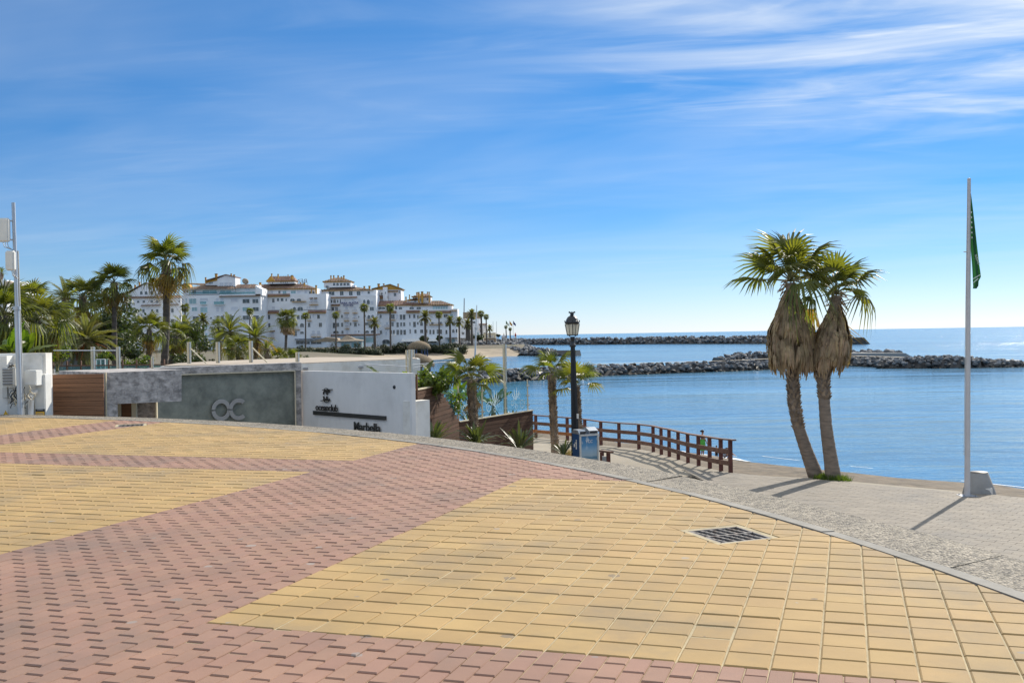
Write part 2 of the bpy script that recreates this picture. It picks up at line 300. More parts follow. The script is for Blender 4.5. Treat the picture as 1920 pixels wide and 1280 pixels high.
M['beige'] = mat('beige_roof_screed', (0.42, 0.345, 0.265), .9, .8, .12)
M['orangeflower'] = mat('orange_fruit', (0.42, 0.15, 0.04), .7, 4, .2)

def glass(name, tint, fac):
    m = bpy.data.materials.new(name); m.use_nodes = True; t = m.node_tree; L = t.links.new
    t.nodes.remove(t.nodes['Principled BSDF'])
    tr = N(t, 'ShaderNodeBsdfTransparent'); tr.inputs[0].default_value = (*tint, 1)
    df = N(t, 'ShaderNodeBsdfPrincipled'); df.inputs['Base Color'].default_value = (0.20, 0.33, 0.36, 1); df.inputs['Roughness'].default_value = .05
    ms = N(t, 'ShaderNodeMixShader'); ms.inputs[0].default_value = fac; L(tr.outputs[0], ms.inputs[1]); L(df.outputs[0], ms.inputs[2]); L(ms.outputs[0], t.nodes['Material Output'].inputs['Surface'])
    return m
M['glass'] = glass('tinted_glass', (0.80, 0.93, 0.94), .11)
M['farglass'] = glass('balcony_glass', (0.70, 0.88, 0.88), .30)

def pebble_mat():
    m = bpy.data.materials.new('exposed_aggregate'); m.use_nodes = True; t = m.node_tree; L = t.links.new
    bs = t.nodes['Principled BSDF']; bs.inputs['Roughness'].default_value = .8
    geo = N(t, 'ShaderNodeNewGeometry')
    vo = N(t, 'ShaderNodeTexVoronoi'); vo.inputs['Scale'].default_value = 55; vo.inputs['Randomness'].default_value = 1; L(geo.outputs['Position'], vo.inputs['Vector'])
    n = N(t, 'ShaderNodeTexNoise'); n.inputs['Scale'].default_value = 2.5; n.inputs['Detail'].default_value = 5; L(geo.outputs['Position'], n.inputs['Vector'])
    cr = N(t, 'ShaderNodeValToRGB'); cr.color_ramp.elements[0].color = (0.055, 0.045, 0.03, 1); cr.color_ramp.elements[1].color = (0.43, 0.36, 0.265, 1)
    sp = N(t, 'ShaderNodeSeparateColor'); L(vo.outputs['Color'], sp.inputs[0]); L(sp.outputs[0], cr.inputs[0])
    hs = N(t, 'ShaderNodeHueSaturation'); L(cr.outputs[0], hs.inputs['Color'])
    mr = N(t, 'ShaderNodeMapRange'); mr.inputs[1].default_value = .3; mr.inputs[2].default_value = .7; mr.inputs[3].default_value = .82; mr.inputs[4].default_value = 1.15; L(n.outputs[0], mr.inputs[0]); L(mr.outputs[0], hs.inputs['Value'])
    L(hs.outputs[0], bs.inputs['Base Color'])
    iv = N(t, 'ShaderNodeMath', operation='MULTIPLY'); iv.inputs[1].default_value = -1; L(vo.outputs['Distance'], iv.inputs[0])
    bp = N(t, 'ShaderNodeBump'); bp.inputs['Strength'].default_value = .9; bp.inputs['Distance'].default_value = .016; L(iv.outputs[0], bp.inputs['Height']); L(bp.outputs[0], bs.inputs['Normal'])
    return m
M['pebble'] = pebble_mat()

def sea_mat():
    m = bpy.data.materials.new('sea_water'); m.use_nodes = True; t = m.node_tree; L = t.links.new
    bs = t.nodes['Principled BSDF']; bs.inputs['Roughness'].default_value = .10; bs.inputs['IOR'].default_value = 1.333
    geo = N(t, 'ShaderNodeNewGeometry')
    def nz(sc, st, rot, d=3):
        mp = N(t, 'ShaderNodeMapping'); mp.inputs['Scale'].default_value = st; mp.inputs['Rotation'].default_value = (0, 0, R_(rot)); L(geo.outputs['Position'], mp.inputs[0])
        n = N(t, 'ShaderNodeTexNoise'); n.inputs['Scale'].default_value = sc; n.inputs['Detail'].default_value = d; n.inputs['Distortion'].default_value = .4; L(mp.outputs[0], n.inputs['Vector']); return n.outputs[0]
    # sheltered water inside the breakwaters is calm; the open sea beyond is ruffled by wind
    sp = N(t, 'ShaderNodeSeparateXYZ'); L(geo.outputs['Position'], sp.inputs[0])
    op = N(t, 'ShaderNodeMapRange', interpolation_type='SMOOTHSTEP'); op.inputs[1].default_value = 120; op.inputs[2].default_value = 420; L(sp.outputs['Y'], op.inputs[0])
    ro = N(t, 'ShaderNodeMapRange'); ro.inputs[3].default_value = .12; ro.inputs[4].default_value = .15; L(op.outputs[0], ro.inputs[0]); L(ro.outputs[0], bs.inputs['Roughness'])
    a = nz(.42, (.35, 1, 1), 12, 5); b = nz(.07, (.4, 1, 1), -8, 3); c = nz(1.9, (.5, 1, 1), 25, 4)
    s1 = N(t, 'ShaderNodeMath', operation='MULTIPLY_ADD'); L(b, s1.inputs[0]); s1.inputs[1].default_value = 2.2; L(a, s1.inputs[2])
    s2 = N(t, 'ShaderNodeMath', operation='MULTIPLY_ADD'); L(c, s2.inputs[0]); s2.inputs[1].default_value = .16; L(s1.outputs[0], s2.inputs[2])
    bp = N(t, 'ShaderNodeBump'); bp.inputs['Strength'].default_value = 1; bp.inputs['Distance'].default_value = .23; pn = nz(.03, (.3, 1, 1), 14, 4); pm_ = N(t, 'ShaderNodeMapRange', interpolation_type='SMOOTHSTEP'); pm_.inputs[1].default_value = .36; pm_.inputs[2].default_value = .64; pm_.inputs[3].default_value = .45; pm_.inputs[4].default_value = 1.5; L(pn, pm_.inputs[0]); hp = N(t, 'ShaderNodeMath', operation='MULTIPLY'); L(s2.outputs[0], hp.inputs[0]); L(pm_.outputs[0], hp.inputs[1])
    hm = N(t, 'ShaderNodeMath', operation='MULTIPLY_ADD'); L(op.outputs[0], hm.inputs[0]); hm.inputs[1].default_value = 1.4; hm.inputs[2].default_value = 1.0; hx = N(t, 'ShaderNodeMath', operation='MULTIPLY'); L(hp.outputs[0], hx.inputs[0]); L(hm.outputs[0], hx.inputs[1]); L(hx.outputs[0], bp.inputs['Height']); L(bp.outputs[0], bs.inputs['Normal'])
    big = nz(.012, (.35, 1, 1), 10, 4)
    cr = N(t, 'ShaderNodeValToRGB'); cr.color_ramp.elements[0].position = .35; cr.color_ramp.elements[0].color = (0.060, 0.160, 0.265, 1); cr.color_ramp.elements[1].position = .65; cr.color_ramp.elements[1].color = (0.090, 0.215, 0.320, 1)
    L(big, cr.inputs[0]); L(cr.outputs[0], bs.inputs['Base Color'])
    return m
M['sea'] = sea_mat()

def poster_mat():
    m = bpy.data.materials.new('poster_print'); m.use_nodes = True; t = m.node_tree; L = t.links.new
    bs = t.nodes['Principled BSDF']; bs.inputs['Roughness'].default_value = .3
    tc = N(t, 'ShaderNodeTexCoord'); sp = N(t, 'ShaderNodeSeparateXYZ'); L(tc.outputs['UV'], sp.inputs[0])
    n = N(t, 'ShaderNodeTexNoise'); n.inputs['Scale'].default_value = 3.5; n.inputs['Detail'].default_value = 5; L(tc.outputs['UV'], n.inputs['Vector'])
    w = N(t, 'ShaderNodeMath', operation='MULTIPLY_ADD'); L(n.outputs[0], w.inputs[0]); w.inputs[1].default_value = .05; L(sp.outputs['Y'], w.inputs[2])
    cr = N(t, 'ShaderNodeValToRGB'); e = cr.color_ramp; e.elements[0].position = 0; e.elements[0].color = (.18, .22, .18, 1); e.elements[1].position = 1; e.elements[1].color = (.03, .15, .33, 1)
    for p, c in [(.10, (.06, .28, .30, 1)), (.255, (.05, .24, .33, 1)), (.275, (.10, .07, .06, 1)), (.33, (.14, .11, .10, 1)), (.345, (.30, .34, .36, 1)), (.40, (.03, .15, .25, 1)), (.47, (.30, .40, .46, 1)), (.62, (.24, .38, .50, 1)), (.75, (.08, .25, .45, 1))]:
        x = e.elements.new(p); x.color = c
    L(w.outputs[0], cr.inputs[0])
    mr = N(t, 'ShaderNodeMapRange', interpolation_type='SMOOTHSTEP'); mr.inputs[1].default_value = .52; mr.inputs[2].default_value = .68; L(n.outputs[0], mr.inputs[0])
    up = N(t, 'ShaderNodeMapRange'); up.inputs[1].default_value = .48; up.inputs[2].default_value = .6; up.inputs[4].default_value = .7; L(sp.outputs['Y'], up.inputs[0])
    mm = N(t, 'ShaderNodeMath', operation='MULTIPLY'); L(mr.outputs[0], mm.inputs[0]); L(up.outputs[0], mm.inputs[1])
    mx = N(t, 'ShaderNodeMix', data_type='RGBA'); mx.inputs[7].default_value = (.55, .62, .66, 1); L(mm.outputs[0], mx.inputs[0]); L(cr.outputs[0], mx.inputs[6]); L(mx.outputs[2], bs.inputs['Base Color'])
    return m
M['poster'] = poster_mat()

def text(name, body, size, depth, m, mw, parent=None, align='LEFT', sx=1.0, bold=0.0, shear=0):
    cu = bpy.data.curves.new(name, 'FONT'); cu.body = body; cu.size = size; cu.extrude = depth; cu.align_x = align; cu.offset = bold; cu.shear = shear; cu.resolution_u = 3
    o = bpy.data.objects.new('tmp', cu); col.objects.link(o); dg = bpy.context.evaluated_depsgraph_get()
    me = bpy.data.meshes.new_from_object(o.evaluated_get(dg)); bpy.data.objects.remove(o); me.name = name; me.materials.clear(); me.materials.append(m)
    q = inst(name, me, None); mw = mw @ Matrix.Diagonal((sx, 1, 1, 1))
    if parent: q.parent = parent; q.matrix_parent_inverse = Matrix(); q.matrix_local = parent.matrix_basis.inverted() @ mw
    else: q.matrix_world = mw
    return q
def wallM(o, u, n):            # local x along the wall, y up, z out of it
    u = u.normalized(); n = n.normalized(); up = n.cross(u)
    m4 = Matrix((u, up, n)).transposed().to_4x4(); m4.translation = o; return m4
def local(parent, p): return Vector(p) - parent.location     # for unrotated parents

# ------------------------------------------------------------------ the plaza: a raised round terrace of concrete pavers
GO = complex(-0.638, 4.945); GR = complex(math.cos(R_(-18.045)), math.sin(R_(-18.045))) * .2
def gxy(c, j): q = GO + GR * complex(c, j); return Vector((q.real, q.imag, 0))
CC = Vector((-16.834, 1.494, 0)); RE, RK, RO = 19.88, 19.995, 20.55     # paving edge, edging outside, band outside
def colour(c, j):              # which paver lies at grid cell c, j
    if c < -53: return 'y' if j > 38 else 'r'
    if -47 <= c < -17 and (0 <= j < 26.6 or 32 <= j < 58.5): return 'y'
    if c >= -5 and c < 25 and 0 <= j < 26.6: return 'y'
    if -47 <= c < -17 and j < -5: return 'y'
    if c >= -5 and j < -5: return 'y'
    return 'r'
GRATES = [[Vector((1.25, 7.48)), Vector((1.40, 7.03)), Vector((1.79, 7.20)), Vector((1.64, 7.63))]]
GRATES.append([p + Vector((-8.10, 10.42)) for p in GRATES[0]])
def clip(poly, p, n, keep):    # keep the side where (x-p).n*keep >= 0
    out = []
    for i in range(len(poly)):
        a, b = poly[i], poly[(i + 1) % len(poly)]; da, db = (a - p).dot(n) * keep, (b - p).dot(n) * keep
        if da >= 0: out.append(a)
        if (da >= 0) != (db >= 0): out.append(a + (b - a) * (da / (da - db)))
    return out
plaza = thing('plaza', None, None); tag(plaza, 'terrace of yellow and red concrete pavers', None, None, 'structure')
def paver_mesh(poly, z, mb, mi=0, var=0., ch=.0065, dep=.020):
    n = len(poly); ctr = sum(poly, Vector((0, 0))) / n
    tilt = Vector((uni(-.006, .006), uni(-.010, .006)))
    def zz(p): return z + (p - ctr).dot(tilt)
    inner = []
    for p in poly:
        d = ctr - p; inner.append(p + d.normalized() * min(ch * 1.4, d.length * .4))
    top = [Vector((p.x, p.y, zz(p))) for p in inner]; mid = [Vector((p.x, p.y, zz(p) - ch * .8)) for p in poly]; low = [Vector((p.x, p.y, z - dep - .006)) for p in poly]
    mb.mesh(top + mid + low, [tuple(range(n))] + [(i, i + n, (i + 1) % n + n, (i + 1) % n) for i in range(n)] + [(i + n, i + 2 * n, (i + 1) % n + 2 * n, (i + 1) % n + n) for i in range(n)], mi, var)
cells = []
for c in range(-74, 24):
    for j in range(-9, 75):
        k = colour(c + .5, j + .5)
        if k == 'y': rects = [('y', c, j, 1, 1)]
        else:
            rects = []
            for h in (0, 1):
                off = .5 if h else 0
                lo, hi = j, j + 1
                if not h: rects.append(('r', c + .5 * h, j, .5, 1))
                else:
                    a = colour(c + .5, j - .5); b = colour(c + .5, j + 1.5)
                    if a == 'y': rects.append(('r', c + .5, j, .5, .5))
                    rects.append(('r', c + .5, j + .5, .5, 1 if b == 'r' else .5))
        for r in rects:
            p = gxy(r[1] + r[3] / 2, r[2] + r[4] / 2)
            if p.y < 2.6 or (p - CC).length > RE + .15: continue
            px = p.x / p.y * FPX
            if px < -1100 or px > 1250: continue
            cells.append((p.length, r, p))
cells.sort(key=lambda t: t[0])
def in_view(p):
    d = p - Vector((0, 0, EYE)); q = CR.inverted() @ d; return abs(q.x / q.z) < 960 / FPX and abs(q.y / q.z) < 640 / FPX
bank = {'y': MB(), 'r': MB()}; count = {'y': 0, 'r': 0}; shared = {}
JG = .0050
for dist, r, p in cells:
    k, c, j, w, h = r
    gr = JG / .2; gc = (.0048 if k == 'y' else .0022) / .2
    far = dist > 9
    quad = [gxy(a, b) for a, b in ((c + gc, j + gr), (c + w - gc, j + gr), (c + w - gc, j + h - gr), (c + gc, j + h - gr))]
    poly = [Vector((q.x, q.y)) for q in quad]
    rr = max((Vector((q.x, q.y, 0)) - CC).length for q in quad); cut = rr > RE
    polys = [poly]
    if cut:
        n = Vector((p.x - CC.x, p.y - CC.y)).normalized(); polys = [clip(poly, Vector((CC.x, CC.y)) + n * (RE - .004), n, -1)]
    for G in GRATES:
        gc = sum(G, Vector((0, 0))) / 4
        if (Vector((p.x, p.y)) - gc).length < .6:
            new = []
            for q in polys:
                rem = q
                for i in range(4):
                    a, b = G[i], G[(i + 1) % 4]; n = Vector((b.y - a.y, a.x - b.x)).normalized(); a2 = a + n * .045
                    o = clip(rem, a2, n, 1)
                    if len(o) > 2: new.append(o)
                    rem = clip(rem, a2, n, -1)
                    if len(rem) < 3: break
            ar = lambda q: abs(sum(q[i].x * q[(i + 1) % len(q)].y - q[(i + 1) % len(q)].x * q[i].y for i in range(len(q)))) / 2
            if len(new) != 1 or ar(new[0]) < .98 * ar(poly): cut = True
            polys = new
    z = uni(-.0018, .0018)
    if rnd() < .06: z += uni(-.0045, .002)
    whole = not cut and (w, h) in ((1, 1), (.5, 1))
    if whole and count[k] < 300 and in_view(p):
        key = (k, w, h, int(rnd() * 6))
        if key not in shared:
            mb = MB(); o = Vector((p.x, p.y)); paver_mesh([q - o for q in poly], 0, mb); shared[key] = mb.data(('yellow_paver' if k == 'y' else 'red_paver'), M['yellow' if k == 'y' else 'red'])
        inst('yellow_paver' if k == 'y' else 'red_paver', shared[key], plaza, (p.x, p.y, z)); count[k] += 1
    else:
        for q in polys:
            if len(q) > 2: paver_mesh(q, z, bank[k], 0, rnd(), .006 if not far else .008)
for k, nm in (('y', 'yellow_paver_field'), ('r', 'red_paver_field')):
    tag(bank[k].build(nm, M['yellow' if k == 'y' else 'red'], plaza), kind='stuff')
# sand bed in the joints, with holes for the drains
mb = MB(); ring = []
for i in range(97):
    a = R_(-30 + 150 * i / 96); ring.append(Vector((CC.x + RE * math.cos(a), CC.y + RE * math.sin(a), -.0080)))
for i in range(96): mb.face([(CC.x, CC.y, -.0080), ring[i], ring[i + 1]])
tri = mb; bed = mb.build('joint_sand', M['joint'], plaza, weld=True)
# cut the holes of the drains
bm = bmesh.new(); bm.from_mesh(bed.data)
for G in GRATES:
    for i in range(4):
        a, b = G[i], G[(i + 1) % 4]; n = Vector((b.y - a.y, a.x - b.x, 0)).normalized()
        bmesh.ops.bisect_plane(bm, geom=bm.verts[:] + bm.edges[:] + bm.faces[:], plane_co=(a.x, a.y, 0), plane_no=n)
dead = []
for f in bm.faces:
    c = f.calc_center_median()
    for G in GRATES:
        if all((Vector((c.x, c.y)) - G[i]).dot(Vector((G[(i + 1) % 4].y - G[i].y, G[i].x - G[(i + 1) % 4].x))) < 0 for i in range(4)): dead.append(f)
bmesh.ops.delete(bm, geom=dead, context='FACES'); bm.to_mesh(bed.data); bm.free()
# edging stones and the pebble band round the terrace, wall below
def arc(r, a, z): return Vector((CC.x + r * math.cos(a), CC.y + r * math.sin(a), z))
a = R_(-6); random.seed(3)
while a < R_(82):
    b = a + 1.0 / RE * uni(.98, 1.02); mb = MB(); z = uni(-.002, .004); g = .007 / RE
    for i in range(4):
        p, q = a + g + (b - a - 2 * g) * i / 4, a + g + (b - a - 2 * g) * (i + 1) / 4
        mb.face([arc(RE + .006, p, z + .004), arc(RK, p, z), arc(RK, q, z), arc(RE + .006, q, z + .004)])
        mb.face([arc(RE + .006, p, z + .004), arc(RE + .006, q, z + .004), arc(RE + .004, q, z - .05), arc(RE + .004, p, z - .05)])
        mb.face([arc(RK, p, z), arc(RK, p, z - .05), arc(RK, q, z - .05), arc(RK, q, z)])
    mb.face([arc(RE + .006, a + g, z + .004), arc(RE + .006, a + g, z - .05), arc(RK, a + g, z - .05), arc(RK, a + g, z)])
    mb.face([arc(RE + .006, b - g, z + .004), arc(RK, b - g, z), arc(RK, b - g, z - .05), arc(RE + .006, b - g, z - .05)])
    mb.build('edging_stone', M['edging'], plaza, weld=True); a = b
a = R_(-6); sa = 0.0
while a < R_(82):
    b = a + uni(1.25, 1.4) / RE; mb = MB(); z = uni(-.010, -.004); g = .004 / RE; zo = z + uni(-.004, .004); sb_ = uni(-.004, .010)
    def aa(i, o=0): t = i / 4; return a + g + (b - a - 2 * g) * t + o * (sa + (sb_ - sa) * t)
    for i in range(4):
        mb.face([arc(RK + .012, aa(i), z), arc(RO, aa(i, 1), zo), arc(RO, aa(i + 1, 1), zo), arc(RK + .012, aa(i + 1), z)])
        mb.face([arc(RK + .012, aa(i), z), arc(RK + .012, aa(i + 1), z), arc(RK + .012, aa(i + 1), z - .03), arc(RK + .012, aa(i), z - .03)])
        mb.face([arc(RO, aa(i, 1), zo), arc(RO, aa(i, 1), z - .12), arc(RO, aa(i + 1, 1), z - .12), arc(RO, aa(i + 1, 1), zo)])
    for i in (0, 4): mb.face([arc(RK + .012, aa(i), z), arc(RK + .012, aa(i), z - .03), arc(RO, aa(i, 1), z - .03), arc(RO, aa(i, 1), zo)])
    sa = sb_
    mb.build('pebble_slab', M['pebble'], plaza, weld=True); a = b
mb = MB()
for i in range(60):
    p, q = R_(-30 + 112 * i / 60), R_(-30 + 112 * (i + 1) / 60)
    mb.face([arc(RE - .02, p, -.035), arc(RO - .03, p, -.035), arc(RO - .03, q, -.035), arc(RE - .02, q, -.035)])
    mb.face([arc(RO - .03, p, -.035), arc(RO - .03, p, Z_PROM - .5), arc(RO - .03, q, Z_PROM - .5), arc(RO - .03, q, -.035)])
mb.build('terrace_wall', M['conc'], plaza, weld=True)
# drains
for gi, G in enumerate(GRATES):
    c = sum(G, Vector((0, 0))) / 4; c3 = Vector((c.x, c.y, 0))
    t = thing('drain_grate', ['square iron drain grate set in the yellow pavers beside the kerb', 'far iron drain grate at the tip of the red stripe by the sign walls'][gi], 'drain grate', c3, group='drain grates in the plaza')
    e1 = (G[3] - G[0]); e2 = (G[1] - G[0]); u = Vector((e1.x, e1.y, 0)); v = Vector((e2.x, e2.y, 0)); o = Vector((G[0].x, G[0].y, 0)) - c3
    def q(a, b, z=0): return o + u * a + v * b + Vector((0, 0, z))
    mb = MB()
    O_, I_ = [(-.1, -.1), (-.1, 1.1), (1.1, 1.1), (1.1, -.1)], [(0, 0), (0, 1), (1, 1), (1, 0)]
    for i in range(4): k_ = (i + 1) % 4; mb.face([q(*O_[i], -.002), q(*O_[k_], -.002), q(*I_[k_], -.004), q(*I_[i], -.004)])
    mb.build('collar', M['joint'], t)
    mb = MB()
    for A, B in (((0, 0), (0, 1)), ((0, 1), (1, 1)), ((1, 1), (1, 0)), ((1, 0), (0, 0))):
        mb.face([q(*A, -.006), q(*B, -.006), q(*B, -.25), q(*A, -.25)])
    mb.face([q(0, 0, -.25), q(1, 0, -.25), q(1, 1, -.25), q(0, 1, -.25)])
    mb.build('pit', M['dark'], t)
    mb = MB()
    for A, B in (((.02, .02), (.02, .98)), ((.02, .98), (.98, .98)), ((.98, .98), (.98, .02)), ((.98, .02), (.02, .02)), ((.02, .5), (.98, .5))):
        mb.bar(q(*A, -.012), q(*B, -.012), .018, .016)
    mb.build('frame', M['irongrate'], t)
    mb = MB(); mb.bar(Vector((0, 0, 0)), v * .455 + u * .10, .020, .014)
    for f in (.25, .5, .75): mb.box((v * .455 + u * .10) * f + Vector((0, 0, .003)), (.030, .012, .012))
    bar_me = mb.data('bar', M['irongrate'])
    for half in (0, 1):
        for i in range(5):
            inst('bar', bar_me, t, q(.06 + .18 * i, .03 + .485 * half, -.013))

# ------------------------------------------------------------------ promenade, beach, sea
random.seed(5)
FENCE = [(1005, 837.5, 49), (1064, 825.5, 47.6), (1097, 829.5, 46.8), (1127, 834.4, 46), (1161, 838, 45.2), (1198, 842, 43.6), (1225, 847, 42), (1240, 852, 40.7), (1255, 856, 39.7), (1272, 861.5, 38.7), (1290, 867.6, 37.2), (1310, 873, 35.8), (1331, 878, 34.8), (1352, 883, 33.7), (1370, 886, 32.9)]
FENCE[0] = (1005, 820.0, 49)
fpt = [P(a, b, d) for a, b, d in FENCE]
edge = [P(930, 812, 50), P(970, 816, 49.6)] + [p.copy() for p in fpt] + [Gd(a, b, Z_PROM) for a, b in ((1420, 891), (1513, 895.5), (1597, 902), (1700, 911.5), (1803, 920.5), (1867, 927), (1930, 934), (2100, 952), (2500, 1000))]
for p in edge[2:17]: p.y += .12; p.z -= .0
water = [Gd(a, b, Z_SEA) for a, b in ((930, 800), (970, 805), (1010, 811), (1064, 820), (1097, 825), (1127, 829), (1161, 833), (1198, 838), (1225, 841), (1240, 843), (1255, 845), (1272, 847), (1290, 849.5), (1310, 852), (1331, 855), (1352, 858), (1377, 862), (1420, 868), (1513, 882), (1597, 890.5), (1700, 901), (1803, 912), (1867, 918), (1930, 924), (2100, 944), (2500, 985))]
inner = []
for p in edge:
    k = 8.3 / p.y
    inner.append(Vector((p.x * k, 8.3, Z_PROM)) if p.x > .2 else Vector((p.x, 16, Z_PROM)))
def strip(name, A, B, m, nu=1, dz=0.0, amp=0.0, kind='structure', prof=None):
    mb = MB()
    rows = []
    for a, b in zip(A, B):
        rows.append([a.lerp(b, i / nu) + Vector((0, 0, (prof(i / nu) if prof else 0))) for i in range(nu + 1)])
    # subdivide lengthwise
    full = []
    for k in range(len(rows) - 1):
        n = max(1, int((rows[k + 1][0] - rows[k][0]).length / 1.2)) if amp else 1
        for s in range(n): full.append([rows[k][i].lerp(rows[k + 1][i], s / n) for i in range(nu + 1)])
    full.append(rows[-1])
    if amp:
        for r in full:
            for i in range(1, nu): r[i].z += amp * (noise.noise(r[i] * .45) + .6 * noise.noise(r[i] * 1.7))
    vs = [p for r in full for p in r]; w = nu + 1
    mb.mesh(vs, [(k * w + i, k * w + i + 1, (k + 1) * w + i + 1, (k + 1) * w + i) for k in range(len(full) - 1) for i in range(nu)], 0, 0, True)
    o = mb.build(name, m); return tag(o, kind=kind)
promenade = thing('promenade', None, None); tag(promenade, 'pale paved walk below the terrace', kind='structure')
o = strip('walkway_surface', edge, inner, M['walk']); o.parent = promenade; del o['kind']
deep = [w + (w - e).normalized() * 14 + Vector((0, 0, -1.6)) for w, e in zip(water, edge)]
for d in deep: d.z = Z_SEA - 1.4
wm = [e.lerp(w, .88) for e, w in zip(edge, water)]
strip('beach', [e + Vector((0, 0, -.03)) for e in edge], wm, M['sand'], 16, amp=.12, prof=lambda t: .18 * math.sin(math.pi * t))
strip('wet_beach', wm, water, M['wetsand'], 1); strip('sea_bed', water, deep, M['wetsand'], 1)
# paving slabs of the promenade, right of the boardwalk fence
slab_me = None; n_sl = 0; far_b = MB(); cand = []
ax = (Gd(1930, 934, Z_PROM) - Gd(1420, 891, Z_PROM)); ax.z = 0; ax.normalize(); ay = Vector((-ax.y, ax.x, 0)); so = Gd(1420, 891, Z_PROM)
for i in range(-16, 60):
    for j in range(-75, 1):
        p = so + ax * (i * .4 + (.2 if j % 2 else 0)) + ay * (j * .2 - .12); 
        if p.y < 9 or (p - Vector((CC.x, CC.y, p.z))).length < RO + .3: continue
        pp = (p.x / p.y) * FPX + 960; base = 612 + (EYE - Z_PROM) * FPX / p.y
        if pp > 2050: continue
        if pp < 1120 + max(0, 0): continue
        # only slabs the terrace kerb does not hide
        if base > 1060: continue
        e_ok = True
        for k in range(12, 17):
            a, b = fpt[k - 2], fpt[min(k - 1, 14)]
            if (b - a).length > .01 and p.x > min(a.x, b.x) and p.x < max(a.x, b.x) and p.y > a.y + (b.y - a.y) * (p.x - a.x) / (b.x - a.x) - .4: e_ok = False
        if p.x < fpt[6].x: e_ok = False
        if e_ok: cand.append((p.length, p))
cand.sort(key=lambda t: t[0])
mbs = []
for v in range(3):
    mb = MB(); paver_mesh([ax.xy * a * .1965 + ay.xy * b * .0965 for a, b in ((-1, -1), (1, -1), (1, 1), (-1, 1))], .014, mb, ch=.003, dep=.012); mbs.append(mb)
sl_me = [mb.data('paving_slab', M['slab']) for mb in mbs]
vis = sorted(cand, key=lambda t: t[0])
for d, p in vis:
    if n_sl < 300 and p.x > fpt[-1].x * .9 and 960 + p.x / p.y * FPX < 1930: inst('paving_slab', random.choice(sl_me), promenade, (p.x, p.y, p.z + uni(.0, .004))); n_sl += 1
    else:
        mb = random.choice(mbs); z = uni(0, .004); v = rnd(); far_b.mesh([Vector(q) + Vector((p.x, p.y, p.z + z)) for q in mb.v], mb.f, 0, v)
tag(far_b.build('paving_slab_field', M['slab'], promenade), kind='stuff')
# sea: one sheet to the horizon
mb = MB(); xs = [-40000, -4000, -400, -60, 0, 60, 400, 4000, 40000]; ys = [20, 60, 150, 400, 1200, 5000, 20000, 60000]
mb.mesh([(x, y, Z_SEA) for y in ys for x in xs], [(j * 9 + i, j * 9 + i + 1, (j + 1) * 9 + i + 1, (j + 1) * 9 + i) for j in range(len(ys) - 1) for i in range(8)])
tag(mb.build('sea', M['sea']), kind='structure')
# foam along the water's edge
mb = MB(); fm = mat('sea_foam', (0.80, 0.82, 0.83), .8, 3, .1)
line = []
for k in range(2, len(water) - 1):
    n = max(2, int((water[k + 1] - water[k]).length / .5))
    for s in range(n): line.append(water[k].lerp(water[k + 1], s / n))
out_d = Vector((.62, .78, 0))
for band, (o0, w0, brk) in enumerate(((-.25, .6, 0), (1.3, .10, .52), (2.6, .07, .6))):
    prev = None
    for k, p in enumerate(line):
        o = o0 + .55 * noise.noise(Vector((k * .07, band * 7, 0))) + .25 * noise.noise(Vector((k * .25, band * 5, 3)))
        w = max(0, w0 * (1 + 1.1 * noise.noise(Vector((k * .3, band * 9, 1)))))
        if noise.noise(Vector((k * .13, band * 11, 5))) + .5 < brk: prev = None; continue
        z = .012 + (.03 if o < 0 else 0)
        q = (p + out_d * o + Vector((0, 0, z - o * .02 * (o < 0) * 6)), p + out_d * (o + w) + Vector((0, 0, .012)))
        if prev: mb.face([prev[0], prev[1], q[1], q[0]])
        prev = q
tag(mb.build('foam', fm), kind='structure')

# land behind the sign walls, out to the point with the white buildings
rows = [(26, [(-1.1, -3.2), (-.45, -3.2), (-.1, -3.2), (.00, -3.3)]), (34, [(-1.1, -1.4), (-.45, -1.4), (-.15, -2.6), (.01, -3.4)]), (50, [(-1.1, .12), (-.35, .12), (-.14, -2.5), (-.01, -5.9)]), (62, [(-1.1, -.1), (-.3, -.1), (-.13, -3.0), (-.055, -5.9)]),
        (90, [(-1.1, -.3), (-.28, -.5), (-.125, -3.4), (-.075, -5.9)]), (150, [(-1, -.6), (-.26, -1.4), (-.12, -4.0), (-.085, -5.9)]), (230, [(-1, -1.), (-.22, -1.8), (-.12, -4.6), (-.082, -5.9)]), (300, [(-1, -1.6), (-.2, -2.4), (-.12, -4.7), (-.072, -5.7)]),
        (336, [(-1, -1.8), (-.2, -2.9), (-.07, -4.9), (.004, -5.6)]), (352, [(-1, -1.9), (-.2, -2.6), (-.06, -2.8), (.012, -3.2)]), (372, [(-1, -2), (-.2, -2.), (-.06, -2.), (.012, -2.1)]), (470, [(-1, -2), (-.2, -2.), (-.06, -2.), (.002, -2.2)]), (700, [(-1, -2), (-.2, -2.), (-.06, -2.), (-.02, -2.2)])]
fine = []
for D, pts in rows:
    r = []
    for a, b in zip(pts[:-1], pts[1:]):
        for s in range(6): r.append(Vector(((a[0] + (b[0] - a[0]) * s / 6) * D, D, a[1] + (b[1] - a[1]) * s / 6)))
    r.append(Vector((pts[-1][0] * D, D, pts[-1][1]))); fine.append(r)
mb = MB(); w = len(fine[0])
mi_of = lambda k, i: 1 if (rows[k][0] >= 290 and rows[k][0] < 345 and i > 9) or (90 <= rows[k][0] < 290 and i > 11) else 0
for k in range(len(fine) - 1):
    for i in range(w - 1): mb.face([fine[k][i], fine[k][i + 1], fine[k + 1][i + 1], fine[k + 1][i]], mi_of(k, i), 0, True)
M['farsand'] = mat('far_beach_sand', (0.36, 0.285, 0.195), .95, .12, .22, dirt=(.20, .16, .11), dscale=.10, damt=.8)
tag(mb.build('coast_land', [M['soil'], M['farsand']], weld=True), kind='structure')

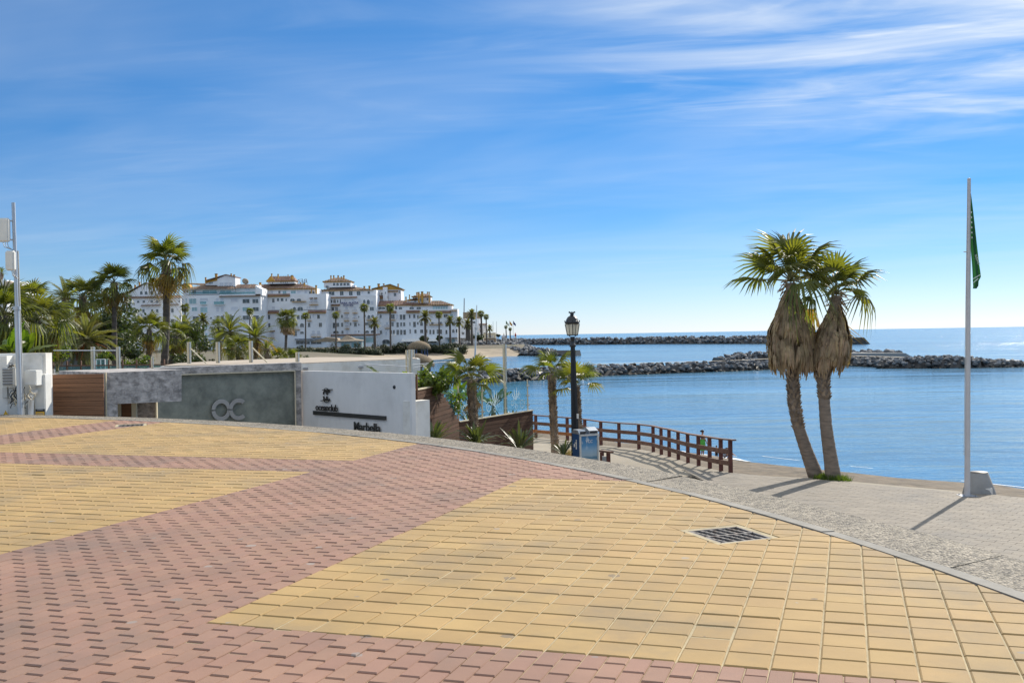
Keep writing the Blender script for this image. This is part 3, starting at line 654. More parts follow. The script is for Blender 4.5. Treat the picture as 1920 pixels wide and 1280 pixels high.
# ------------------------------------------------------------------ plants
random.seed(11)
def fan_frond(mb, n=18, R=.85, pet=.85, spread=112, droop=.35, curve=.25, fold=.05, mi=0, mp=1, var=0., tear=.0, width=1.0):
    hub = Vector((pet, 0, -curve * .35 * pet))
    mb.tube([(0, 0, 0), (pet * .5, 0, -curve * .08 * pet), hub], [.028, .02, .014], 4, mp, var, False)
    da = R_(2 * spread) / n
    for i in range(n):
        if rnd() < tear: continue
        a = R_(-spread) + da * (i + .5); L = R * (.72 + .28 * math.cos(a * .8)) * uni(.92, 1.06); dr = droop * uni(.7, 1.4) * (1 + .8 * abs(math.sin(a)))
        hw = da * .5 * width
        def q(r, off, lift=0.0):
            aa = a + off; rr = r * L
            return hub + Vector((math.cos(aa) * rr * (1 - .15 * r * dr), math.sin(aa) * rr, -curve * rr * r * .6 + lift - dr * max(0, r - .42) ** 2 * L * 1.9))
        v = [hub, q(.42, -hw), q(.42, 0, fold), q(.42, hw), q(.72, -hw * .45), q(.72, 0, fold * .6), q(.72, hw * .45), q(1.0, 0, 0)]
        mb.mesh(v, [(0, 1, 2), (0, 2, 3), (1, 4, 5, 2), (2, 5, 6, 3), (4, 7, 5), (5, 7, 6)], mi, var)
def feather_frond(mb, L=2.6, n=30, leaf=.42, curve=.55, mi=0, mp=1, var=0., up=.25, lw=.034):
    pts = []
    for i in range(9):
        t = i / 8; pts.append(Vector((L * (t - .12 * curve * t * t), 0, L * (up * t - curve * t * t * .75))))
    mb.tube(pts, [.035 * (1 - .85 * i / 8) for i in range(9)], 4, mp, var, False)
    for i in range(n):
        t = .14 + .86 * i / n; k = min(7, int(t * 8)); p = pts[k].lerp(pts[k + 1], t * 8 - k); d = (pts[k + 1] - pts[k]).normalized()
        ll = leaf * (.55 + .45 * math.sin(math.pi * min(1, t * 1.05))) * uni(.85, 1.1)
        for s in (-1, 1):
            dirv = (d * .62 + Vector((0, s * .78, .18 + uni(-.1, .1)))).normalized(); wv = d * lw
            mid = p + dirv * ll * .55; tip = p + dirv * ll + Vector((0, 0, -.22 * ll))
            mb.mesh([p - wv * .7, p + wv * .7, mid + wv, mid - wv, tip], [(0, 1, 2, 3), (3, 2, 4)], mi, var)
def mk(fn, name, mats, **kw):
    mb = MB(); fn(mb, **kw); return mb.data(name, mats)
FAN = [mk(fan_frond, 'frond', [M['frond'], M['petiole']], n=18, R=uni(.88, 1.0), pet=uni(.75, .95), spread=uni(100, 120), droop=uni(.25, .5), curve=uni(.15, .35)) for _ in range(4)]
FAN_OLD = [mk(fan_frond, 'frond', [M['frond'], M['petiole']], n=16, R=.95, pet=.9, spread=105, droop=uni(.8, 1.3), curve=.45, tear=.08) for _ in range(3)]
FAN_Y = [mk(fan_frond, 'yellowing_frond', [M['yellowfrond'], M['petiole']], n=14, R=.9, pet=.85, spread=80, droop=1.5, curve=.7, tear=.12) for _ in range(2)]
FAN_DEAD = [mk(fan_frond, 'dead_frond', [M['deadfrond'], M['deadfrond']], n=13, R=.85, pet=.8, spread=42, droop=.6, curve=.3, tear=.1, width=1.3) for _ in range(3)]
FEA = [mk(feather_frond, 'frond', [M['greyfrond'], M['petiole']], L=2.6, curve=uni(.45, .65)) for _ in range(3)]
FEA_G = [mk(feather_frond, 'frond', [M['frond'], M['petiole']], L=2.6, curve=uni(.5, .7)) for _ in range(3)]
FEA_Y = [mk(feather_frond, 'frond', [M['yellowfrond'], M['petiole']], L=2.6, curve=.7) for _ in range(1)]
def crown(root, top, n, sizes, emin=-35, emax=85, young=FAN, old=FAN_OLD, n_y=0, n_dead=0, ys=FAN_Y, lean=(0, 0), az0=0):
    for i in range(n):
        t = i / max(1, n - 1); el = emax + (emin - emax) * (t ** .85) + uni(-7, 7); az = az0 + i * 2.39996 + uni(-.25, .25)
        me = random.choice(young if el > 8 or not old else old); s = sizes * uni(.88, 1.1) * (.82 if el > 72 else 1)
        inst('frond', me, root, top + Vector((0, 0, .05 * (1 - t))), (uni(-.5, .5), -R_(el), az), (s, s, s))
    for i in range(n_y):
        s = sizes * uni(.85, 1.05); inst('yellowing_frond', random.choice(ys), root, top - Vector((0, 0, .12)), (uni(-.6, .6), -R_(uni(-58, -25)), az0 + i * 2.1 + uni(-.4, .4)), (s, s, s))
    for i in range(n_dead):
        s = sizes * uni(.75, 1.0); inst('dead_frond', random.choice(FAN_DEAD), root, top - Vector((0, 0, .25)), (uni(-.6, .6), -R_(uni(-86, -62)), az0 + i * 1.7 + uni(-.5, .5)), (s, s, s))
def ringed_trunk(mb, path, rads, n=10, step=.16, mi=0, bulge=.06):
    # resample with ring scars
    P_ = [Vector(p) for p in path]; pts = []; rs = []
    for k in range(len(P_) - 1):
        m = max(1, int((P_[k + 1] - P_[k]).length / step))
        for s in range(m):
            t = s / m; pts.append(P_[k].lerp(P_[k + 1], t)); rs.append((rads[k] + (rads[k + 1] - rads[k]) * t) * (1 + (bulge if len(pts) % 2 else -bulge) * uni(.5, 1.2)))
    pts.append(P_[-1]); rs.append(rads[-1]); mb.tube(pts, rs, n, mi, 0, True, True, .05)
def stubs(mb, path, rad, z0, z1, step=.11, per=7, size=.10, mi=1, out=.75):
    P_ = [Vector(p) for p in path]; z = z0; k = 0
    while z < z1:
        for i in range(len(P_) - 1):
            if P_[i].z <= z <= P_[i + 1].z: c = P_[i].lerp(P_[i + 1], (z - P_[i].z) / (P_[i + 1].z - P_[i].z)); break
        for j in range(per):
            a = 2 * math.pi * j / per + k * .9 + uni(-.15, .15); d = Vector((math.cos(a), math.sin(a), 0)); tn = Vector((-d.y, d.x, 0)); s = size * uni(.7, 1.25)
            p = c + d * rad * .88; tip = p + d * s * out + Vector((0, 0, s * uni(.5, 1.1)))
            mb.mesh([p - tn * s * .62 - Vector((0, 0, s * .5)), p + tn * s * .62 - Vector((0, 0, s * .5)), tip + tn * s * .3, tip - tn * s * .3, p + Vector((0, 0, s * .7))], [(0, 1, 2, 3), (3, 2, 4), (0, 3, 4), (1, 4, 2)], mi, rnd())
        z += step * uni(.85, 1.15); k += 1
def fan_palm(label, base, top_px, D, r0, r1, size, n=30, group=None, n_y=3, n_dead=5, emin=-35, skirt=None, stub=None, tm='greytrunk', name='fan_palm', bend=0.0, az0=0.0, young=None, old=None, flare=1.25):
    top = P(top_px[0], top_px[1], D); base = Vector(base); t = thing(name, label, 'palm tree', base, 0, group); tl = top - base
    mid = tl * .5 + Vector((bend, 0, 0)); path = [Vector((0, 0, -.25)), tl * .06 + Vector((bend * .2, 0, 0)), tl * .25 + Vector((bend * .7, 0, 0)), mid, tl * .75 + Vector((bend * .7, 0, 0)), tl]
    mb = MB(); ringed_trunk(mb, path, [r0 * flare, r0, (r0 * 2 + r1) / 3, (r0 + r1) / 2, r1, r1 * .9])
    if stub: stubs(mb, path[1:], (r0 + r1) / 2, tl.z * stub[0], tl.z * stub[1], size=stub[2], step=stub[2] * .95)
    mb.build('trunk', [M[tm], M['stub']], t)
    if skirt: skirt_mesh(t, tl, *skirt)
    crown(t, tl, n, size, emin=emin, n_y=n_y, n_dead=n_dead, az0=az0, young=young or FAN, old=FAN_OLD if old is None else old)
    return t
def skirt_mesh(t, top, zt, zb, rmax, n, core, lean):      # a hanging beard of dead fronds; zt, zb relative to the crown centre
    mb = MB(); H = zt - zb
    def axis(z): return Vector((top.x + lean * (z - top.z), top.y, 0))
    def prof(u): return core + (rmax - core) * (min(1, max(0, u) / .48) ** 1.1) * (1 if u < .8 else 1 - .12 * (u - .8) / .2)
    per = 17
    for cl in range(n // per):                      # each clump is one dead fan hanging from its stalk
        ca = uni(0, 2 * math.pi); cu = rnd() ** .8 * .74; cl_ln = uni(.20, .40); co = uni(.80, 1.16); cv = rnd(); cw = uni(.10, .26)
        for i in range(per):
            a = ca + uni(-cw, cw) * 1.3; u0 = cu + uni(-.02, .05); u1 = min(1.0 + .08 * math.sin(ca * 5 + 1) + uni(-.08, .06), u0 + cl_ln * uni(.7, 1.1)); w = uni(.018, .055); v = (cv + uni(-.12, .12)) % 1; pts = []
            rj = co * uni(.94, 1.04)
            for k in range(4):
                u = u0 + (u1 - u0) * k / 3; z = top.z + zt - u * H; r = prof(u) * (1 + (rj - 1) * (k / 3)) - (.05 if k == 0 else 0); aa = ca + (a - ca) * (.35 + .65 * k / 3) + uni(-.02, .02)
                d = Vector((math.cos(aa), math.sin(aa), 0)); pts.append((axis(z) + d * r + Vector((0, 0, z)), Vector((-d.y, d.x, 0)) * w * (1, 1.2, .8, .12)[k] + d * uni(-.02, .02)))
            for k in range(3):
                mb.face([pts[k][0] - pts[k][1], pts[k][0] + pts[k][1], pts[k + 1][0] + pts[k + 1][1], pts[k + 1][0] - pts[k + 1][1]], 0, v)
    cz = [top.z + zt - u * H for u in (0, .25, .5, .75, .93)]
    mb.tube([axis(z) + Vector((0, 0, z)) for z in cz][::-1], [prof(u) * .55 for u in (0, .25, .5, .75, .93)][::-1], 12, 0, .3, True, True, .1)
    # bare stalks sticking out near the crown
    for i in range(46):
        a = uni(0, 6.28); z = top.z + zt + uni(-.25, .35) * 1; d = Vector((math.cos(a), math.sin(a), 0)); p = axis(z) + d * core * .6 + Vector((0, 0, z)); q = p + d * uni(.12, .34) + Vector((0, 0, uni(-.5, .12)))
        mb.tube([p, q], [.022, .012], 4, 0, rnd(), False)
    mb.build('frond_skirt', M['deadfrond'], t)
def date_palm(label, base, top_px, D, r0, size, n=40, group=None, mesh=None, emin=-55, fruit=False, name='date_palm', az0=0., yellow=0):
    top = P(top_px[0], top_px[1], D); base = Vector(base); t = thing(name, label, 'palm tree', base, 0, group); tl = top - base
    mb = MB(); ringed_trunk(mb, [Vector((0, 0, -.3)), tl * .5, tl], [r0 * 1.1, r0, r0 * 1.05]); stubs(mb, [Vector((0, 0, 0)), tl * .5, tl], r0, tl.z * .15, tl.z * 1.0, size=.13, step=.16); mb.build('trunk', [M['trunk'], M['stub']], t)
    for i in range(n):
        u = i / (n - 1); el = 80 + (emin - 80) * u ** .9 + uni(-8, 8); s = size * uni(.88, 1.08); me = random.choice(mesh or FEA)
        if yellow and i >= n - yellow: me = FEA_Y[0]
        inst('frond', me, t, tl, (uni(-.4, .4), -R_(el), az0 + i * 2.39996 + uni(-.2, .2)), (s, s, s))
    if fruit:
        mb = MB()
        for i in range(90):
            a = uni(0, 6.28); p = tl + Vector((math.cos(a) * uni(.1, .5), math.sin(a) * uni(.1, .5), -.1)); q = p + Vector((math.cos(a) * uni(.2, .5), math.sin(a) * uni(.2, .5), -uni(.2, .9))); mb.tube([p, q], .02, 3, 0, rnd(), False)
        mb.build('fruit_stalks', M['orangeflower'], t)
    return t
def leaves(mb, blobs, n, size, mi=0, flat=.0, shell=.55):
    tot = sum(b[1].x * b[1].y * b[1].z for b in blobs) if False else len(blobs)
    for i in range(n):
        c, r = random.choice(blobs)
        d = Vector((random.gauss(0, 1), random.gauss(0, 1), random.gauss(0, 1))).normalized(); k = shell + (1 - shell) * rnd() ** .6
        p = c + Vector((d.x * r.x, d.y * r.y, d.z * r.z)) * k
        nrm = (d + Vector((uni(-.9, .9), uni(-.9, .9), uni(-.4, 1.0)))).normalized(); u = nrm.orthogonal().normalized(); u.rotate(Matrix.Rotation(uni(0, 6.28), 3, nrm)); v = nrm.cross(u); s = size * uni(.6, 1.35)
        mb.face([p - u * s, p + v * s * .55 + u * s * .1, p + u * s, p - v * s * .55 + u * s * .1], mi, rnd())
def blobs_in(c, r, n, sub):
    out = []
    for i in range(n):
        d = Vector((random.gauss(0, 1), random.gauss(0, 1), random.gauss(0, 1))).normalized() * rnd() ** .4
        s = sub * uni(.7, 1.25); out.append((Vector(c) + Vector((d.x * r[0], d.y * r[1], d.z * r[2])), Vector((s, s, s * .8))))
    return out
def tree(label, base, h, r, nb, sub, nl, size, m, name='broadleaf_tree', trunk_r=.25, cz=.62, cat='tree', rz=None):
    base = Vector(base); t = thing(name, label, cat, base); mb = MB(); limbs = []
    mb.tube([(0, 0, -.3), (.05 * h * .1, 0, h * .3), (.02, .05, h * .55)], [trunk_r, trunk_r * .75, trunk_r * .5], 8)
    bl = blobs_in((0, 0, h * cz), (r, r, rz or h * .36), nb, sub)
    for c, s in bl[:10]: mb.tube([(0, 0, h * .35), c * .6 + Vector((0, 0, h * .12)), c], [trunk_r * .4, trunk_r * .22, .03], 5)
    mb.build('trunk', M['trunk'], t); mb = MB(); leaves(mb, bl, nl, size); mb.build('crown', m, t); return t
def shrub(label, base, r, h, nb, sub, nl, size, m, name='shrub', cat='shrub', group=None):
    t = thing(name, label, cat, base, 0, group); mb = MB()
    for i in range(7): mb.tube([(uni(-.1, .1), uni(-.1, .1), -.1), (uni(-r, r) * .5, uni(-r, r) * .5, h * .7)], [.03, .012], 4)
    mb.build('stems', M['petiole'], t); mb = MB(); leaves(mb, blobs_in((0, 0, h * .55), (r, r, h * .4), nb, sub), nl, size, 0, 0, .3); mb.build('foliage', m, t); return t
def strap_plant(label, base, n, L, m='strap', name='strap_leaf_plant', w=.05, group='spiky strap leaf plants at the foot of the board wall'):
    t = thing(name, label, 'plant', base, 0, group)
    for i in range(n):
        mb = MB(); l = L * uni(.65, 1.15); a = uni(0, 6.28); el = uni(28, 86); b = uni(.15, .5); d = Vector((math.cos(a), math.sin(a), 0)); tn = Vector((-d.y, d.x, 0)); v = rnd(); prev = None
        for k in range(5):
            s = k / 4; c = d * (l * s * math.cos(R_(el)) + .04) + Vector((0, 0, l * s * math.sin(R_(el)) - b * l * s * s)); ww = w * (.45, .8, 1.25, 1.0, .05)[k] * uni(.9, 1.1)
            cur = (c - tn * ww + Vector((0, 0, .25 * ww)), c, c + tn * ww + Vector((0, 0, .25 * ww)))
            if prev: mb.face([prev[0], prev[1], cur[1], cur[0]], 0, v); mb.face([prev[1], prev[2], cur[2], cur[1]], 0, v)
            prev = cur
        mb.build('leaf', M[m], t)
    return t
def paddle(mb, L, W, curve, var, tears=9):
    prev = None
    for k in range(tears + 1):
        s = k / tears; c = Vector((L * s, 0, -curve * L * s * s)); ww = W * math.sin(math.pi * min(.97, .06 + s * .9)) ** .6
        cur = (c, ww)
        if prev:
            (p, pw) = prev
            for sg in (-1, 1):
                dz = uni(-.25, .05) * W; sk = .12 * L / tears * 2 * uni(.5, 1.4)
                mb.face([p, c, c + Vector((sk, sg * ww, .25 * W + dz)), p + Vector((sk * .7, sg * pw, .25 * W + dz))], 0, var)
        prev = cur
def banana(label, base, n, L, h, group='banana plants behind the sign walls', name='banana_plant', up=60):
    t = thing(name, label, 'plant', base, 0, group); mb = MB(); mb.tube([(0, 0, -.1), (0, 0, h)], [.10, .06], 8); mb.build('stem', M['petiole'], t)
    for i in range(n):
        mb = MB(); mb.tube([(-.35, 0, -.1), (0, 0, 0), (L * .5, 0, -.02 - .08 * L)], [.02, .018, .012], 4, 0, .3, False); paddle(mb, L * uni(.8, 1.1), .15 * (L ** .5), uni(.1, .5), rnd()); o = mb.build('leaf', M['brightleaf'], t, (0, 0, h)); o.rotation_euler = (uni(-.8, .8), -R_(uni(up - 30, up + 25)), i * 2.4 + uni(-.3, .3))
    return t

# ------------------------------------------------------------------ the white apartment blocks on the point
random.seed(21)
def unit_window(kind):
    fr = MB(); pn = MB()
    if kind == 'arch':
        out = [(-.5, 0), (.5, 0), (.5, .62)] + [(.5 * math.cos(t), .62 + .38 * math.sin(t)) for t in [math.pi * k / 8 for k in range(1, 8)]] + [(-.5, .62)]
    else: out = [(-.5, 0), (.5, 0), (.5, 1), (-.5, 1)]
    def ins(p, k): return ((p[0]) * (1 - k), .5 + (p[1] - .5) * (1 - k * .9))
    n = len(out)
    for i in range(n):
        a, b = out[i], out[(i + 1) % n]; c, d = ins(b, .14), ins(a, .14)
        fr.face([(a[0], -.12, a[1]), (b[0], -.12, b[1]), (c[0], -.12, c[1]), (d[0], -.12, d[1])])
        fr.face([(c[0], -.12, c[1]), (d[0], -.12, d[1]), (d[0], -.02, d[1]), (c[0], -.02, c[1])])
        fr.face([(a[0], -.12, a[1]), (b[0], -.12, b[1]), (b[0], 0.02, b[1]), (a[0], 0.02, a[1])])
    pn.face([(ins(p, .13)[0], -.03, ins(p, .13)[1]) for p in out])
    pn.box((0, -.045, .5), (.03, .03, .86), None, 1); 
    return fr, pn
WIN = {}
for k in ('rect', 'arch'):
    fr, pn = unit_window(k)
    WIN[k] = (fr.data('window', M['farwhite']), {c: pn.data('pane', [M[m_], M['frame']]) for c, m_ in (('d', 'pane'), ('p', 'paleblind'), ('t', 'teal'))})
class Block:
    def __init__(s, name, label, crop, D, cat='building', z0=-3.0, group=None):
        s.ox, s.oy, s.sc = crop; s.D = D; s.cx = None; s.name = name; s.label = label; s.cat = cat; s.z0 = z0; s.group = group; s.t = None
    def at(s, x): s.t = thing(s.name, s.label, s.cat, (P(s.ox + x / s.sc, 650, s.D).x, s.D, s.z0), 0, s.group); return s
    def p(s, x, y, dd=0):                     # crop pixel -> point on the facade plane (dd metres behind)
        q = P(s.ox + x / s.sc, s.oy + y / s.sc, s.D); q.y += dd; return q - s.t.location
    def wall(s, x0, x1, y0, y1, dd=0, dep=11, m='farwhite', name='wall'):
        if y1 is None: z1 = -1.5
        a = s.p(x0, y0, dd); b = s.p(x1, y0, dd); zb = s.p(x0, y1, dd).z if y1 is not None else -1.5
        mb = MB(); zt = (a.z + b.z) / 2; mb.box(((a.x + b.x) / 2, dd + dep / 2, (zt + zb) / 2), (b.x - a.x, dep, zt - zb)); return mb.build(name, M[m], s.t)
    def poly(s, pts, dd=0, dep=11, m='farwhite', name='gable_wall'):
        mb = MB(); mb.prism([s.p(x, y, dd) for x, y in pts], (0, dep, 0)); return mb.build(name, M[m], s.t)
    def win(s, spec):
        for it in spec.split(';'):
            f = it.split(); 
            if not f: continue
            x, y, w, h = map(float, f[:4]); fl = f[4] if len(f) > 4 else 'd'; dd = float(f[5]) if len(f) > 5 else 0
            kind = 'arch' if 'a' in fl else 'rect'; c = 'p' if 'p' in fl else 't' if 't' in fl else 'd'
            a = s.p(x - w / 2, y + h / 2, dd); b = s.p(x + w / 2, y - h / 2, dd)
            me, pm = WIN[kind]; o = inst('window', me, s.t, ((a.x + b.x) / 2, dd, a.z), (0, 0, 0), (b.x - a.x, 1, b.z - a.z)); inst('pane', pm[c], o)
    def balc(s, spec, m='greymetal', slab='ochre'):
        for it in spec.split(';'):
            f = list(map(float, it.split())); x, y, w, h = f[:4]; dd = f[4] if len(f) > 4 else 0
            a = s.p(x - w / 2, y + h / 2, dd); b = s.p(x + w / 2, y - h / 2, dd); cx = (a.x + b.x) / 2; W = b.x - a.x; mb = MB()
            mb.box((cx, dd - .5, a.z), (W, 1.0, .16), None, 1)
            if m == 'greymetal':
                k = max(4, int(W / .22))
                for i in range(k + 1): mb.box((a.x + W * i / k, dd - .97, (a.z + b.z) / 2), (.05, .05, b.z - a.z), None, 0)
                mb.box((cx, dd - .97, b.z), (W, .07, .07), None, 0)
            else: mb.box((cx, dd - .97, (a.z + b.z) / 2 + .08), (W, .04, b.z - a.z), None, 0)
            mb.build('balcony', [M[m], M[slab]], s.t)
    def eave(s, spec, under='ochre'):          # small tiled lean-to strips: x0 x1 ytop ybot
        for it in spec.split(';'):
            f = list(map(float, it.split())); x0, x1, y0, y1 = f[:4]; dd = f[4] if len(f) > 4 else 0
            a = s.p(x0, y1, dd); b = s.p(x1, y0, dd); mb = MB(); h = b.z - a.z
            mb.prism([Vector((a.x, dd, b.z)), Vector((a.x, dd - .9, a.z + h * .35)), Vector((a.x, dd - .9, a.z + h * .22)), Vector((a.x, dd, a.z + h * .22))], (b.x - a.x, 0, 0), 0); o = mb.build('eave_roof', M['tile'], s.t)
            mb = MB(); mb.box(((a.x + b.x) / 2, dd - .36, a.z + h * .10), (b.x - a.x - .1, .7, h * .24)); mb.build('eave_band', M[under], s.t)
    def hip(s, x0, x1, ye, xr0, xr1, yr, dd=-.6, dep=11, band=.35, m='tile', fascia='ochre', name='roof'):   # hipped roof with fascia
        a = s.p(x0, ye, dd); b = s.p(x1, ye, dd); r0 = s.p(xr0, yr, dd); r1 = s.p(xr1, yr, dd); z = (a.z + b.z) / 2; zr = (r0.z + r1.z) / 2; yb = dd + dep; ym = dd + dep / 2
        mb = MB(); mb.face([(a.x, dd, z), (b.x, dd, z), (r1.x, ym, zr), (r0.x, ym, zr)]); mb.face([(b.x, dd, z), (b.x, yb, z), (r1.x, ym, zr)]); mb.face([(b.x, yb, z), (a.x, yb, z), (r0.x, ym, zr), (r1.x, ym, zr)]); mb.face([(a.x, yb, z), (a.x, dd, z), (r0.x, ym, zr)])
        mb.face([(a.x, dd, z), (a.x, yb, z), (b.x, yb, z), (b.x, dd, z)])
        # rows of cover tiles as ridges
        nrow = int((b.x - a.x) / .9)
        for i in range(nrow):
            t = (i + .5) / nrow; x = a.x + (b.x - a.x) * t; xr = min(max(x, r0.x), r1.x)
            f = 1.0
            if x < r0.x: f = (x - a.x) / max(.01, r0.x - a.x)
            if x > r1.x: f = (b.x - x) / max(.01, b.x - r1.x)
            if f < .08: continue
            mb.bar((x, dd, z + .06), (x, dd + (ym - dd) * f, z + (zr - z) * f + .06), .3, .12, 0, rnd())
        o = mb.build(name, M[m], s.t)
        if fascia:
            mb = MB(); mb.box(((a.x + b.x) / 2, dd + dep / 2, z - band / 2 - .02), (b.x - a.x - .5, dep - .5, band)); mb.build('roof_fascia', M[fascia], s.t)
        return o
    def chim(s, spec, m='ochre'):
        for it in spec.split(';'):
            f = list(map(float, it.split())); x, y0, y1, w = f[:4]; dd = f[4] if len(f) > 4 else 3
            a = s.p(x - w / 2, y1, dd); b = s.p(x + w / 2, y0, dd); W = b.x - a.x; cx = (a.x + b.x) / 2; mb = MB()
            mb.box((cx, dd, (a.z + b.z) / 2 - .05), (W * .8, W * .8, b.z - a.z - .1), None, 0); mb.box((cx, dd, b.z - .10), (W, W, .2), None, 1); mb.box((cx, dd, b.z - .45), (W * .95, W * .95, .14), None, 0)
            mb.build('chimney', [M[m], M['tile']], s.t)
C6 = (220, 490, 8.535); C7 = (330, 490, 7.53); C8 = (480, 490, 7.53); B1 = (580, 500, 8); B2 = (700, 520, 8); C9 = (840, 560, 10.67)
b = Block('apartment_block', 'white wing with arched gable half hidden behind the tall palm, leftmost on the point', C6, 402, group='white apartment blocks on the point').at(600)
b.wall(130, 1015, 590, None); b.poly([(150, 560), (150, 520), (215, 480), (437, 345), (600, 410), (690, 450), (690, 560)], 1.5, 8)
b.hip(110, 1020, 588, 160, 980, 545, -.7, 6, .1, fascia='farwhite'); 
mb = MB(); mb.prism([b.p(90, 520, 1), b.p(437, 342, 1), b.p(437, 330, 1), b.p(80, 510, 1)], (0, 9, 0)); mb.prism([b.p(437, 342, 1), b.p(700, 452, 1), b.p(710, 440, 1), b.p(437, 330, 1)], (0, 9, 0)); mb.build('gable_roof', M['tile'], b.t)
b.win('363 500 46 62 a 1.5;440 500 46 62 a 1.5;533 500 46 62 a 1.5;335 645 42 42 a;425 643 45 42;552 643 45 42;642 645 42 42 a;852 645 85 42;993 638 28 32;882 785 44 75;960 770 40 42 p;882 950 50 60;560 790 40 60;420 790 40 60;640 790 40 60;300 800 40 60')
b.eave('385 690 690 718;800 980 680 705', 'farwhite'); b.chim('240 370 440 28;310 320 400 26')
b = Block('apartment_block', 'long white block with glass balconies and a gabled top house, behind the date palms', C7, 375, group='white apartment blocks on the point').at(630)
b.wall(75, 1195, 470, None); b.wall(80, 815, 392, 470, 1.2, 9); b.wall(815, 1190, 376, 470, 2.2, 8); b.poly([(1120, 340), (1195, 385), (1215, 390), (1215, 480), (1120, 480)], 0, 8)
b.hip(70, 822, 392, 320, 740, 325, -.4, 10, .12, fascia='farwhite'); b.hip(805, 1145, 374, 825, 1075, 314, 1.2, 8, .1, fascia='farwhite')
b.poly([(550, 350), (550, 240), (675, 182), (805, 215), (805, 350)], 3, 7); mb = MB(); mb.prism([b.p(390, 270, 2.5), b.p(675, 184, 2.5), b.p(675, 174, 2.5), b.p(385, 258, 2.5)], (0, 8, 0)); mb.prism([b.p(675, 184, 2.5), b.p(812, 218, 2.5), b.p(812, 207, 2.5), b.p(675, 174, 2.5)], (0, 8, 0)); mb.build('gable_roof', M['tile'], b.t)
b.poly([(380, 330), (380, 272), (555, 235), (555, 330)], 3.4, 6); b.poly([(380, 300), (380, 276), (555, 232), (555, 262)], 3.2, .2, 'ochre', 'gable_band')
b.poly([(50, 385), (50, 340), (85, 308), (132, 360), (132, 385)], 2.5, 8, 'ochre', 'small_gable'); mb = MB(); mb.prism([b.p(45, 345, 2.3), b.p(85, 308, 2.3), b.p(85, 298, 2.3), b.p(40, 336, 2.3)], (0, 9, 0)); mb.prism([b.p(85, 308, 2.3), b.p(300, 330, 6), b.p(355, 296, 8), b.p(95, 296, 4)], (0, 3, 0)); mb.build('small_roof', M['tile'], b.t)
b.win('432 295 17 40 a 3.4;452 293 17 40 a 3.4;472 291 17 40 a 3.4;608 313 58 42 p 3;678 313 46 42 p 3;738 313 46 42 p 3;108 430 20 32 d 1.2;145 426 24 32 d 1.2;243 432 56 58 d 1.2;462 430 230 60 t 1.2;690 428 180 50 t 1.2;990 405 60 40 p 2.2;'
      '105 552 28 50 p;145 560 13 78 t;237 562 112 84 t;395 540 126 50 p;580 545 45 60 p;648 545 45 60 p;822 547 112 45 p;990 560 112 66;1122 560 95 66;262 673 86 62 t;395 685 112 84 t;588 676 42 68 p;655 676 42 68 p;826 665 116 50 p;990 673 112 64 t;1127 673 95 62;'
      '280 810 95 82;495 797 30 26;592 794 40 66;658 794 40 66;791 794 42 66;988 793 100 66;1130 793 94 66;262 918 110 76 t;420 914 82 62 t;850 900 84 50 p;985 907 95 60 t;1133 897 96 40;410 1045 76 76 t;515 1065 20 40 t;150 785 22 50;60 800 20 76;98 800 20 76;700 1000 50 50')
b.balc('395 590 86 38;616 590 142 42;380 450 400 30 1.2;900 450 580 40 1.2', 'farglass', 'farwhite'); b.eave('615 1190 476 503', 'greymetal'); b.chim('385 218 305 20 3;535 165 235 36;748 165 208 20;790 178 210 24'); b.wall(205, 1180, 1092, 1135, -.6, 3, 'greymetal', 'ground_canopy')
mb = MB(); q = b.p(935, 280, 4); mb.lathe([(.05, -.2), (1.2, .3), (1.25, .36), (.02, .0)], 12); dish = mb.build('satellite_dish', M['tan'], b.t, q); dish.rotation_euler = (R_(65), 0, R_(35)); mb = MB(); mb.tube([q - Vector((0, 0, 2.2)), q], .08, 6); mb.build('dish_mast', M['greymetal'], b.t)
b = Block('apartment_block', 'white block with ochre eaves and a mansard lookout under the roof letters', C8, 386, group='white apartment blocks on the point').at(520)
b.wall(120, 990, 461, 690); b.wall(70, 990, 690, None); b.wall(85, 850, 385, 470, 1.5, 9)
b.poly([(0, 330), (20, 325), (90, 385), (90, 700), (70, 700), (70, 1100), (0, 1100)], .6, 9, name='side_wall')
b.hip(55, 838, 385, 5, 620, 308, .4, 12, .25); b.wall(135, 520, 272, 312, 3.4, 5); b.hip(108, 530, 270, 185, 480, 196, 2.8, 7, .3)
b.poly([(115, 280), (180, 200), (243, 268)], 2.7, .3, 'ochre', 'gable_face')
b.win('325 291 16 20 d 3.4;355 291 16 20 d 3.4;385 291 16 20 d 3.4;412 291 16 20 d 3.4;205 300 12 22 d 3.4;210 430 45 46 p 1.5;318 432 30 42 d 1.5;390 435 56 46 t 1.5;515 432 76 42 t 1.5;595 430 56 36 p 1.5;690 430 36 36 p 1.5;755 440 36 46 a 1.5;802 440 36 50 a 1.5;'
      '245 553 36 62;312 541 36 46;368 541 42 46;427 541 22 42 a;515 545 72 46 a;607 545 66 46 a;785 542 40 52 p;843 542 44 54 p;248 658 42 46 p;543 670 46 62 a;625 670 88 64 a;725 656 18 42 p;757 656 18 42 p;850 656 32 46 p;'
      '183 786 36 66;597 786 42 66;650 786 36 66;808 771 22 46 p;883 780 40 62;755 780 45 50;186 900 38 66;650 900 60 66 a;750 898 38 66;910 895 46 66;234 1002 46 46 p;555 1020 50 76;650 1004 56 42 a;812 1000 46 50 p;885 1000 46 50 p;560 890 60 50;850 1145 170 50;620 1145 120 50;720 1150 90 40')
b.balc('818 590 122 46;755 817 58 48;570 940 96 48;815 1045 68 42;890 1045 58 42;232 1056 64 46;610 560 200 20'); b.eave('92 480 455 502;125 322 695 738;735 992 688 732;200 266 972 992;760 806 510 524;820 866 510 524')
